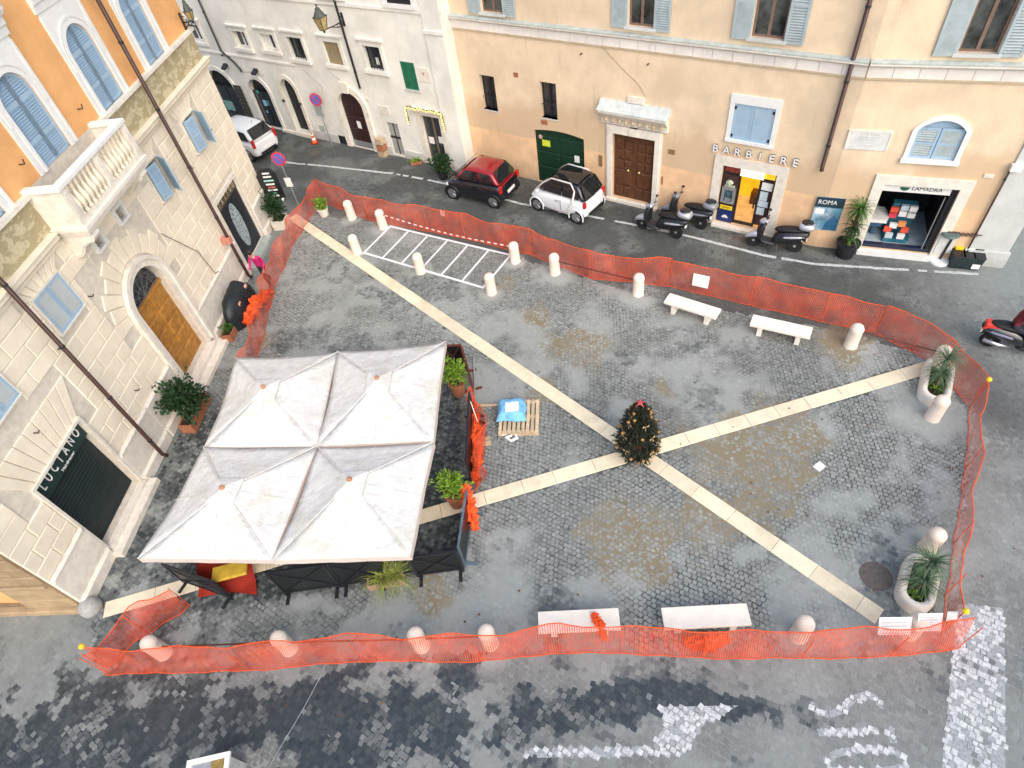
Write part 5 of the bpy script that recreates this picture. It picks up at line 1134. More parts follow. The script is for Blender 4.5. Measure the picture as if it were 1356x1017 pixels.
# ------------------------------------------------------------------ parasols
HE = 2.45
UC = {(0,0):G(183,740,HE),(1,0):G(360,742,HE),(2,0):G(543,736,HE),(0,1):G(270,592,HE),(1,1):G(420,591,HE),(2,1):G(574,584,HE),(0,2):G(312,473,HE),(1,2):G(447,466,HE),(2,2):G(590,453,HE)}
ULAB = {(0,0):'square off white parasol, nearest the lower left, with clean canvas',(1,0):'square off white parasol at the front right, torn and stained near its top',(0,1):'square off white parasol at the back left, beige stained above the gutter',(1,1):'square off white parasol at the back right, stained round its cap'}
PEAK = {(0,0):(296,648),(1,0):(464,637),(0,1):(350,515),(1,1):(500,503)}
M_BEAM = mat('parasol_pole', (.35,.24,.14), .6, .2, 6); M_VAL = mat('valance_canvas', (.62,.53,.47), .85, .05, 3)
for (i, j), lab in ULAB.items():
    cs = [Vector((*UC[(i,j)],HE)), Vector((*UC[(i+1,j)],HE)), Vector((*UC[(i+1,j+1)],HE)), Vector((*UC[(i,j+1)],HE))]
    ctr = sum(cs, Vector())/4; cs = [ctr+(c-ctr)*1.002 for c in cs]; PZ = 2.83; px_ = G(*PEAK[(i,j)], PZ); apex = Vector((px_[0], px_[1], PZ))
    dz = {(0,0):.015,(1,0):-.02,(0,1):-.01,(1,1):.02}[(i,j)]
    t = thing('parasol', lab, 'parasol', (apex.x, apex.y, 0), 0, 'off white parasols over the terrace'); O = Vector((apex.x, apex.y, 0)); mb = MB(); n = 10; r = random.Random(i*2+j)
    gridv = {}
    for s in range(4):                                   # four sagging cloth panels
        a, b = cs[s], cs[(s+1) % 4]; vs = []
        for k in range(n+1):
            for q in range(n+1):
                tt = q/n; v = k/n; e = a.lerp(b, tt); p = apex.lerp(e, v); sag = -.055*math.sin(PI*tt)*v
                sag -= .02*math.sin(PI*v)*(1-math.sin(PI*tt)*.5); sag += .012*math.sin(9*tt+s*2)*v+.01*math.sin(14*v+s)*math.sin(PI*tt)
                inw = (apex-e).normalized()*(.035*math.sin(PI*tt)*v); p = p+Vector((inw.x, inw.y, sag+dz*v)); vs.append(p-O)
        mb.add(vs, [(k*(n+1)+q, k*(n+1)+q+1, (k+1)*(n+1)+q+1, (k+1)*(n+1)+q) for k in range(n) for q in range(n)])
        edge = vs[n*(n+1):]
        val = [p+Vector((0,0,-.19+.012*math.sin(q*2.1+s))) for q, p in enumerate(edge)]
        vb = MB().add(edge+val, [(q, q+1, n+2+q, n+1+q) for q in range(n)])
        vo = vb.build('valance', M_VAL, t); vo.modifiers.new('thick', 'SOLIDIFY').thickness = .006
    cn = mb.build('canopy', M_CANVAS, t, smooth=True); cn.modifiers.new('thick', 'SOLIDIFY').thickness = .006
    # raised vent cap: a small square of cloth above the peak
    vc = MB(); k_ = .21
    q = [apex.lerp(c, k_)-O+Vector((0,0,.05)) for c in cs]; top = Vector((0,0,PZ+.07)); vc.add([top]+q, [(0,1,2),(0,2,3),(0,3,4),(0,4,1)]); vc.add(q+[p+Vector((0,0,-.05)) for p in q], [(a, (a+1) % 4, (a+1) % 4+4, a+4) for a in range(4)])
    cp = vc.build('vent_cap', M_CANVAS, t); MB().lathe([(.06,PZ+.04),(.06,PZ+.10),(.04,PZ+.13),(.001,PZ+.14)], n=10).build('finial', mat('finial_wood', (.42,.20,.10), .6, .2, 8), cp)
    MB().tube([(0,0,.04),(0,0,PZ-.02)], .035, 8).build('pole', M_BEAM, t); MB().box(-.4,.4,-.4,.4,0,.07).build('base_plate', M_BLACK, t)
    for c in cs: MB().tube([(0,0,PZ-.08), tuple(c-O+Vector((0,0,-.05+dz)))], .014, 5).build('rib', M_BEAM, t)
    sm = MB()
    for c in cs: sm.tube([tuple(apex.lerp(c, v)-O+Vector((0,0,-.02*math.sin(PI*v)+.010+dz*v))) for v in np.linspace(.2,1,9)], .012, 5)
    for a_, b_ in zip(cs, cs[1:]+cs[:1]):
        e_ = a_.lerp(b_, .5); sm.tube([tuple(apex.lerp(e_, v)-O+Vector((0,0,-.055*v-.02*math.sin(PI*v)*.5+.006+dz*v))+(apex-e_).normalized()*.035*v*0) for v in np.linspace(.22,.97,8)], .007, 4)
    sm.build('corner_seam', M_CANVAS, cn)
# terrace furniture in the shade of the parasols
def windbreak(a, b, label, h=1.05, m=None, brace=True, dark=True):
    a = Vector((*a, 0)); b = Vector((*b, 0)); L = (b-a).length; t = thing('windbreak_panel', label, 'windbreak', tuple(a), math.atan2((b-a).y, (b-a).x), 'windbreak panels round the terrace'); m = m or M_BLACK; s = .05
    MB().box(0, s, -s/2, s/2, 0, h).box(L-s, L, -s/2, s/2, 0, h).box(s, L-s, -s/2, s/2, h-s, h).box(s, L-s, -s/2, s/2, .10, .10+s).build('frame', m, t)
    for x in (.1, L-.1): MB().box(x-.04, x+.04, -.28, .28, 0, .03).build('foot', m, t)
    MB().box(s, L-s, -.006, .006, .15, h-s).build('pane', mat('smoked_pane', (.014,.016,.017), .35, .2, 2, 0, .25), t)
    if brace: MB().bar((s,-.02,.15), (L-s,-.02,h-s), .03, .02).bar((s,-.024,h-s), (L-s,-.024,.15), .03, .02).build('cross_brace', m, t)
M_RUST = mat('rust_red_frame', (.13,.035,.025), .6, .2, 6)
windbreak((-3.04,6.83), (-1.88,6.78), 'black cross braced windbreak panel at the front right corner of the terrace')
windbreak((-1.86,6.85), (-1.55,8.35), 'dark windbreak panel along the right side of the terrace, at its front end', brace=False, m=mat('slate_frame', (.10,.14,.18), .4, .2, 4))
windbreak((-1.50,9.2), (-1.22,11.55), 'long dark windbreak panel along the right side of the terrace between the two lime shrubs', brace=False)
windbreak((-1.95,13.55), (-1.32,13.45), 'rust red cross braced windbreak panel at the back right corner of the terrace', m=M_RUST)
windbreak((-1.30,13.38), (-1.17,12.4), 'rust red windbreak panel beside the back lime shrub', m=M_RUST)
windbreak((-6.3,6.95), (-4.9,6.90), 'black windbreak panel under the front parasols, right of the red tarpaulin', 1.25); windbreak((-4.88,6.90), (-3.75,6.88), 'black windbreak panel under the front parasols, left of the reed trough', 1.25)
windbreak((-9.0,7.75), (-7.6,7.05), 'black windbreak panel under the lower left parasol behind the orange net')
t = thing('red_tarpaulin', 'crumpled red tarpaulin spilling out from under the lower left parasol', 'tarpaulin', (*G(302,768),0)); mb = MB(); n = 12; vs = []
for i in range(n+1):
    for j in range(n+1):
        u, v = i/n, j/n; x = -.75+1.6*u+.25*v*(u-.3); y = .45-.9*v-.45*v*max(0,u-.6)*1.3; z = .62*(1-v)**1.4*(.8+.2*math.sin(5*u))+.06*math.sin(7*u+3*v)*math.sin(6*v)+.05; vs.append((x*.82, y*.82, max(.015, z)))
mb.add(vs, [(i*(n+1)+j, (i+1)*(n+1)+j, (i+1)*(n+1)+j+1, i*(n+1)+j+1) for i in range(n) for j in range(n)]); mb.build('cloth', M_RED, t, smooth=False)
o = MB().box(-.42,.42,-.2,.2,0,.10).build('yellow_cushion', mat('mustard_cloth', (.48,.31,.03), .8, .15, 5), None, (*G(305,757,.72), .70), rad(6), bev=.04); tag(o, 'mustard yellow cushion lying on the red tarpaulin', 'cushion')

# ------------------------------------------------------------------ orange safety net
def net_run(pts, label, h=1.05, posts=True, seed=0, lean=.10, sag=.10, drop=0., name='safety_net', fold=.03, rodz=None, rods=()):
    """a net strip hung along ground points; its UV is metres so the weave keeps one size"""
    r = random.Random(seed); P = [Vector((*p, 0)) for p in pts]; o0 = P[0].copy(); t = thing(name, label, 'safety net', tuple(o0), 0, 'orange safety net fenced round the square')
    L = [0]
    for a, b in zip(P, P[1:]): L.append(L[-1]+(b-a).length)
    step = .12; n = int(L[-1]/step)+1; rows = 8; vs = []; uv = []
    for i in range(n+1):
        s = L[-1]*i/n; k = max(q for q in range(len(L)) if L[q] <= s+1e-6); k = min(k, len(P)-2); f = (s-L[k])/(L[k+1]-L[k]); p = P[k].lerp(P[k+1], f); d = (P[k+1]-P[k]).normalized(); nn = Vector((-d.y, d.x, 0))
        hh = h-sag*math.sin(PI*f)*(.8+.6*math.sin(k*1.7+seed))-.03*math.sin(s*2.3+seed)-.05*math.sin(s*.83+seed*3)*math.sin(s*1.9)-drop*math.sin(s*.9+seed)**2
        for j in range(rows+1):
            v = j/rows; off = fold*math.sin(s*3.1+v*2.4+seed)*(.4+v)+.4*fold*math.sin(s*8.3+seed*2+v*5)+lean*(v-.2); q = p+nn*off+Vector((0,0,.02+hh*v+.02*math.sin(s*5)*v)); vs.append(q-o0); uv.append((s, hh*v))
    me = bpy.data.meshes.new('net'); fs = [(i*(rows+1)+j, (i+1)*(rows+1)+j, (i+1)*(rows+1)+j+1, i*(rows+1)+j+1) for i in range(n) for j in range(rows)]
    me.from_pydata([tuple(q) for q in vs], [], fs); ul = me.uv_layers.new(name='UVMap')
    for lp in me.loops: ul.data[lp.index].uv = uv[lp.vertex_index]
    me.materials.append(M_NET); me.shade_smooth(); nn_ = bpy.data.objects.new('net', me); COL.objects.link(nn_); nn_.parent = t
    top = [vs[i*(rows+1)+rows] for i in range(n+1)]; MB().tube([tuple(q) for q in top[::2]], .012, 4).build('top_cord', M_NETS, t)
    bot = [vs[i*(rows+1)] for i in range(n+1)]; MB().tube([tuple(q) for q in bot[::2]], .010, 4).build('bottom_cord', M_NETS, t)
    if posts:
        for p in P: MB().tube([tuple(p-o0), tuple(p-o0+Vector((0,0,h+.03)))], .009, 6).build('stake', M_NETS, t)
    for (a, b, z) in rods: MB().tube([tuple(Vector((*a,z))-o0), tuple(Vector((*b,z))-o0)], .022, 6).build('tie_rod', mat('dark_rod', (.12,.03,.02), .6, .2, 5), t)
    return t
def capped(t, p, z=1.12): 
    o = Vector(t.location); MB().sphere(tuple(Vector((*p, z))-o), .066, 10, 6).build('yellow_cap', M_YELLOW, t)
Z1 = 1.05; g1 = lambda x, y: G(x, y, Z1)
north = [g1(415,238), g1(480,262), g1(560,276), g1(610,285), g1(700,306), g1(780,336), g1(890,346)]
net_run(north, 'orange net along the back of the square behind the painted bay', seed=1, sag=.07, rods=[(BPOS[7], BPOS[8], .55)])
north2 = [g1(890,346), g1(1000,370), g1(1100,391), g1(1175,406)]
net_run(north2, 'stretch of orange net along the back of the square, behind the two back benches', seed=2, sag=.05)
ne = [g1(1175,406), g1(1225,430), g1(1266,452), g1(1308,505)]
t = net_run(ne, 'stretch of orange net rounding the back right corner behind the planter', seed=3, sag=.04, rods=[(BPOS[9], BPOS[10], .6)]); capped(t, ne[-1])
east = [g1(1308,505), g1(1303,590), g1(1290,690), g1(1280,760), g1(1277,811)]
t = net_run(east, 'stretch of orange net along the right hand side of the square', seed=4, lean=-.05, fold=.035); capped(t, east[-1])
south = [G(1267,849), G(1176,861), G(1060,863), G(927,863), G(820,856), G(725,857), G(637,868), G(480,867), G(330,880), G(144,885)]
south = [(p[0], p[1]-.10) for p in south]
t = net_run(south[::-1], 'longest stretch of orange net, along the front of the square by the lower road', h=1.0, seed=5, lean=.22, sag=.04, rods=[(BPOS[12], BPOS[13], .42),(BPOS[13], BPOS[14], .40),(BPOS[14], BPOS[15], .42)])
capped(t, G(108,856,1.1), 1.1)
sw = [G(144,885), G(196,838), G(252,802)]
net_run(sw[::-1], 'short stretch of orange net joining the lower left corner to the terrace', seed=6, h=1.0, lean=-.05, fold=.12)
west = [g1(415,238), g1(378,290), g1(350,350), g1(336,400), g1(318,466), g1(300,520)]
net_run(west, 'stretch of orange net running along the stone palazzo at the left', seed=7, lean=.06, fold=.08)
terr = [(-1.38,12.1), (-1.28,11.0), (-1.33,9.9), (-1.42,9.0), (-1.52,8.3)]
def bunch(name, label, pts, r, seed):
    q = random.Random(seed); mb = MB(); P = [Vector(p) for p in pts]; N_ = 26; path = []
    for i in range(N_+1):
        s = i/N_*(len(P)-1); k = min(int(s), len(P)-2); path.append(P[k].lerp(P[k+1], s-k))
    m = 12; vs = []
    for i, p in enumerate(path):
        d = (path[min(i+1,N_)]-path[max(i-1,0)]).normalized(); a = d.orthogonal().normalized(); a = Vector((0,0,1)).cross(d).normalized() if abs(d.z) < .9 else a; b = d.cross(a); rr = r*(.6+.5*math.sin(PI*min(1,(i+1)/N_)))*(1+.2*math.sin(i*1.9+seed))
        for k in range(m): an = 2*PI*k/m; f = rr*(.72+.35*math.sin(5*an+i*.7)+q.uniform(-.12,.12)); vs.append(p+(a*math.cos(an)+b*math.sin(an))*f)
    mb.add([(v.x, v.y, max(.012, v.z)) for v in vs], [(i*m+k, i*m+(k+1) % m, (i+1)*m+(k+1) % m, (i+1)*m+k) for i in range(N_) for k in range(m)])
    o = mb.build(name, M_NETS); tag(o, label, 'safety net'); return o
net_run([(-1.18,12.0),(-1.12,10.9),(-1.20,9.7),(-1.32,8.9)], 'stretch of orange net tied along the right side of the parasol terrace', h=.75, seed=8, posts=False, fold=.14)
bunch('bunched_net', 'bunched orange net lying along the right side of the terrace', [(-1.28,12.0,.25),(-1.22,11.0,.30),(-1.26,10.0,.22),(-1.38,9.0,.35)], .17, 1)
bunch('bunched_net', 'orange net gathered into a bunch in front of the lime shrub by the pale band', [(-1.60,8.60,.95),(-1.56,8.2,.6),(-1.50,7.75,.12)], .17, 2)
bunch('bunched_net', 'orange net knotted over the edge of the left front bench', [G(785,812,.5)+(.52,), G(796,830,.5)+(.47,), (G(800,845)[0], G(800,845)[1]-.05, .10)], .11, 3)
bunch('bunched_net', 'orange net heaped under the right front bench', [(*G(905,850,.15),.15), (*G(935,853,.12),.15), (*G(965,845,.1),.10)], .17, 4)
bunch('bunched_net', 'orange net heaped beside the black covered motorbike', [(*Lpos(9.9,-1.05),.25), (*Lpos(10.8,-1.25),.45), (*Lpos(11.7,-1.4),.18)], .22, 5)
# notices on the nets
def notice(px, py, z, wd, h, az, label, lines=0, lean=0.):
    p = G(px, py, z); t = thing('notice_sheet', label, 'notice', (*p, z), az, 'paper notices hung on the net'); t.rotation_euler = (lean, 0, az)
    s = MB().box(-wd/2, wd/2, -.003, .003, -h/2, h/2).build('sheet', M_PAPER, t)
    if lines:
        mb = MB(); q = random.Random(lines)
        for i in range(lines): z0 = h*.40-h*.8*i/max(1, lines-1); mb.box(-wd*.42, -wd*.42+wd*.84*q.uniform(.6,1), -.0045, -.0032, z0-.008, z0+.008)
        mb.build('print', mat('grey_print', (.45,.47,.50), .8), s)
AZS = math.atan2(south[0][1]-south[5][1], south[0][0]-south[5][0])
notice(1185,829, .72, .62,.42, AZS, 'printed paper sheet on the front net, the left one with four small pictures', 5, rad(-32)); notice(1231,824, .78, .46,.42, AZS, 'white printed paper sheet on the front net, right of the one with pictures', 7, rad(-32)); notice(1261,816, .82, .20,.22, AZS, 'small white paper tag on the net next to the yellow cap', 2, rad(-30))
AZN = math.atan2(north2[1][1]-north2[0][1], north2[1][0]-north2[0][0])
notice(928,372, .62, .52,.46, AZN, 'pale sheet on the back net behind the left back bench', 0, rad(-6)); notice(586,282, .86, .20,.24, AZN, 'small pale tag on the back net above the painted bay', 0, rad(-6))
t = thing('barrier_tape', 'red and white barrier tape stretched between the bollards behind the painted bay', 'barrier tape', (*BPOS[2],0)); a = Vector((0,0,.66)); b = Vector((BPOS[6][0]-BPOS[2][0], BPOS[6][1]-BPOS[2][1], .64)); n = 44
mt = MB()
for i in range(n):
    s0, s1 = i/n, (i+1)/n; p = a.lerp(b, s0); q = a.lerp(b, s1); p.z -= .14*math.sin(PI*s0); q.z -= .14*math.sin(PI*s1); mt.bar(p, q, .006, .055, i % 2)
mt.build('tape', [M_PAPER, mat('tape_red', (.65,.06,.03), .5)], t)

# ------------------------------------------------------------------ cars (x forward, y left)
def car(name, label, loc, rz, st, cab, wheels, r, paint, roofm=None, hatch=None, track=.66, plate=True, silver=None, glassroof=False, lights=(1.0,.7,.95)):
    """st: body stations (x, halfwidth, z bottom, z shoulder, z centre); cab: (x0 base front, x1 roof front, x2 roof rear, x3 base rear, belt half w, roof half w, z belt, z roof)"""
    t = thing(name, label, 'car', (*loc, 0), rz); mb = MB(); k = 12; vs = []
    for (x, hw, zb, zs, zc) in st:
        h = zs-zb; ring = [(hw*.80,zb),(hw*.96,zb+.06),(hw*1.0,zb+h*.45),(hw*.985,zb+h*.78),(hw*.90,zs),(hw*.45,zc)]
        vs += [(x, y, z) for y, z in ring]+[(x, -y, z) for y, z in reversed(ring)]
    n = len(st); fs = [(i*k+j, i*k+(j+1) % k, (i+1)*k+(j+1) % k, (i+1)*k+j) for i in range(n-1) for j in range(k)]+[tuple(range(k)), tuple((n-1)*k+j for j in reversed(range(k)))]
    b = mb.add(vs, fs).build('body', paint, t, smooth=True, sub=2)
    x0, x1, x2, x3, wb, wr, zb, zr = cab; cm = MB(); nl = 6
    # cabin shell: rows across from one belt to the other, stations along
    def sec(f):          # f 0..1 from front base to rear base -> (x, z roof factor)
        return f
    rings = [(x0,0.),(x0+(x1-x0)*.5,.56),(x1,.95),((x1+x2)/2,1.),(x2,.95),(x2+(x3-x2)*.5,.55),(x3,0.)]; vs = []
    for x, hgt in rings:
        z = zb+(zr-zb)*hgt; w0 = wb; w1 = wb+(wr-wb)*hgt; xx = x
        pr = [(w0,zb-.05),(w0+(w1-w0)*.55, zb+(z-zb)*.55),(w1, z-.02-.03*hgt),(w1*.86, z+.01*hgt),(w1*.4, z+.035*hgt)]
        vs += [(xx, y, q) for y, q in pr]+[(xx, -y, q) for y, q in reversed(pr)]
    kk = 10; fs = [(i*kk+j, i*kk+(j+1) % kk, (i+1)*kk+(j+1) % kk, (i+1)*kk+j) for i in range(len(rings)-1) for j in range(kk)]+[tuple(range(kk)), tuple((len(rings)-1)*kk+j for j in reversed(range(kk)))]
    MB().add(vs, fs).build('cabin', roofm or (M_CARB if silver else paint), t, smooth=True, sub=1)
    def pt(x, hgt, s): z = zb+(zr-zb)*hgt; return Vector((x, s*(wb+(wr-wb)*hgt), z))
    def pane(nm, q, off, m=M_CARGL, th=.006):
        q = [Vector(p)+Vector(off) for p in q]; c = MB(); nrm = (q[1]-q[0]).cross(q[2]-q[0]).normalized()*th; c.add(q+[p-nrm for p in q], [(0,1,2,3),(7,6,5,4)]+[(i,(i+1)%4,(i+1)%4+4,i+4) for i in range(4)]); return c.build(nm, m, t)
    def lerp(a, b, f): return Vector(a).lerp(Vector(b), f)
    def wscreen(nm, xb, xt, off, lo=.08, hi=.9, ww=.9):
        A, B = Vector((xb, wb*ww, zb)), Vector((xb, -wb*ww, zb)); C, D = Vector((xt, -wr*ww*.98, zr)), Vector((xt, wr*ww*.98, zr)); pane(nm, [lerp(A,D,lo), lerp(B,C,lo), lerp(B,C,hi), lerp(A,D,hi)], off)
    wscreen('windscreen', x0, x1, (.045,0,.055)); wscreen('rear_window', x3, x2, (-.05,0,.05), .12, .86, .84)
    for s in (1, -1):
        xa, xb_ = x0-.20, x3+.22; m_ = (xa+xb_)/2-.12; up = .84; off = (0, s*.018, .0)
        P = lambda x, hgt: pt(x, hgt, s)
        pane('side_window', [P(xa,.12), P(m_+.03,.12), P(m_+.03,up), P(x1-.06,up)], off); pane('side_window', [P(m_-.03,.12), P(xb_,.16), P(x2+.02,up-.06), P(m_-.03,up)], off)
        MB().bar((m_+.02, s*(st[len(st)//2][1]+.004), .42), (m_+.02, s*(st[len(st)//2][1]+.002), zb-.06), .008, .012, 0, (0,1,0)).build('door_gap', M_BLACK, t)
        MB().box(m_+.10, m_+.26, s*st[len(st)//2][1]-.01, s*st[len(st)//2][1]+.022, zb-.16, zb-.12).build('door_handle', silver or paint, t)
        mr = MB().sphere((0,0,0), .09, 8, 6, 0, .75); mr.v = [(x0-.18+v[0]*.8, s*(wb+.14)+v[1], zb+.08+v[2]) for v in mr.v]; mr.build('wing_mirror', paint, t, smooth=True)
        xh = lights[0]; hl = MB().sphere((0,0,0), .13, 10, 6, 0, .8); hl.v = [(st[-1][0]-.17+v[0]*.9, s*st[-2][1]*.80+v[1], st[-1][3]-.04+v[2]*.8) for v in hl.v]; hl.build('headlight', mat('lamp_glass', (.55,.58,.6), .12, .1, 8), t, smooth=True)
        MB().box(st[0][0]+.01, st[0][0]+.12, s*st[1][1]*.86-.07, s*st[1][1]*.86+.07, lights[1], lights[2]).build('tail_light', M_REDL, t, bev=.03)
    if roofm and glassroof is False and hatch:
        pass
    if glassroof:
        A, B, C, D = pt(x1-.03,1,.86), pt(x1-.03,1,-.86), pt(x2+.03,1,-.86), pt(x2+.03,1,.86); 
        g = MB(); nn = 6; vs = []
        for i in range(nn+1):
            for j in range(nn+1): p = lerp(lerp(A,B,j/nn), lerp(D,C,j/nn), i/nn); p.z += .012+.045*math.sin(PI*j/nn)**.7-.03*abs(i/nn-.5)**2*2; vs.append(tuple(p))
        g.add(vs, [(i*(nn+1)+j, (i+1)*(nn+1)+j, (i+1)*(nn+1)+j+1, i*(nn+1)+j+1) for i in range(nn) for j in range(nn)]).build('glass_roof', M_CARGL, t, smooth=True)
    if silver:
        for s in (1,-1): MB().tube([tuple(pt(x0-.02,.02,s)), tuple(pt((x0+x1)/2,.55,s)), tuple(pt(x1-.05,.97,s)), tuple(pt(x2+.30,.99,s)), tuple(pt(x2+.10,.6,s)), (x2+.14,s*.77,zb-.1), (x2+.40,s*.79,.42), (x2+.75,s*.785,.30)], [.022,.028,.03,.034,.045,.05,.04,.03], 6).build('safety_cell', silver if s > 2 else mat('white_silver_arc', (.66,.63,.61), .3, .03, 3, coat=.5), t, smooth=True)
    if hatch:
        MB().box(x3-.045, x3-.0, -wb*.82, wb*.82, zb-.20, zb+.02).build('tailgate', hatch, t, bev=.02)
    for x in wheels:
        for s in (1,-1):
            y = s*track; w_ = MB().lathe([(r*.62,-.085),(r*.95,-.085),(r,-.05),(r,.05),(r*.95,.085),(r*.62,.085)], (x, y, r), 20, 0, 'y').build('wheel', M_TYRE, t)
            rm = MB(); rm.lathe([(.001,s*.05),(r*.16,s*.05),(r*.16,s*.085)], (x, y, r), 12, 0, 'y'); rm.lathe([(r*.55,s*.03),(r*.66,s*.088),(r*.70,s*.088)], (x, y, r), 18, 0, 'y')
            for q in range(5): a = 2*PI*q/5; rm.bar((x, y+s*.075, r), (x+r*.62*math.cos(a), y+s*.075, r+r*.62*math.sin(a)), .035, .045, 0, (0,1,0))
            rm.build('rim', M_CHROME, w_)
            aw_ = MB(); aw_.tube([(x+(r+.035)*math.cos(q*PI/10), s*(track+.085), r+(r+.035)*math.sin(q*PI/10)) for q in range(-1,12)], .03, 6); aw_.build('wheel_arch', M_BLACK if not silver else paint, t)
            MB().lathe([(.001,s*.02),(r+.045,s*.02),(r+.045,s*.055)], (x, y, r), 18, 0, 'y').build('wheel_well', M_TYRE, t)
    if plate: MB().box(st[0][0]-.03, st[0][0]+.03, -.25, .25, .50, .61).build('number_plate', M_PAPER, t)
    MB().box(st[0][0]-.015, st[0][0]+.05, -st[0][1]*.7, st[0][1]*.7, st[0][2]+.03, st[0][2]+.12).build('bumper_insert', M_BLACK, t)
    MB().bar((x2+.12,0,zr+.03), (x2-.06,0,zr+.22), .012, .012).build('aerial', M_BLACK, t)
    return t
car('city_car', 'tiny white two seat car with a dark glass roof parked by the green door', (3.34,21.2), rad(134.5),
    [(-1.33,.62,.30,.78,.80),(-1.22,.74,.24,.92,.96),(-.7,.775,.20,.98,1.0),(0,.78,.19,.94,.97),(.62,.775,.20,.90,.98),(1.08,.73,.22,.80,.90),(1.30,.60,.28,.66,.70)],
    (.95,.30,-.92,-1.27,.70,.56,.93,1.54), (.93,-.93), .29, M_CARW, None, None, .665, True, mat('silver_pillar', (.55,.52,.50), .3, .04, 3, 0, .5, metal=.4), True, (1.0,.72,.96))
_k = .83
car('hatchback', 'black hatchback with a red roof and tailgate parked against the peach wall', (.16,23.22), rad(143),
    [(x*_k, *q) for x, *q in [(-1.70,.66,.32,.86,.88),(-1.58,.78,.26,.96,.98),(-.9,.81,.21,1.0,1.0),(0,.81,.20,.96,.98),(.8,.80,.21,.92,.98),(1.40,.76,.24,.80,.90),(1.70,.60,.30,.64,.70)]],
    (1.0*_k,.38*_k,-1.08*_k,-1.58*_k,.72,.56,.95,1.47), (1.0,-.98), .30, M_CARB, M_CARR, M_CARR, .70, True, None, False, (1.0,.70,1.0))
car('compact_car', 'white compact car seen from behind, parked along the white palazzo at the back left', (-11.05,30.85), rad(141),
    [(-1.80,.68,.34,.86,.88),(-1.70,.78,.27,1.0,1.02),(-1.0,.80,.22,1.04,1.04),(0,.80,.21,1.0,1.02),(.85,.79,.22,.95,1.0),(1.45,.75,.25,.84,.94),(1.76,.60,.32,.68,.74)],
    (1.15,.62,-1.36,-1.76,.73,.60,1.0,1.56), (1.15,-1.15), .30, M_CARW, None, None, .69, True, None, False, (1.0,.75,1.15))

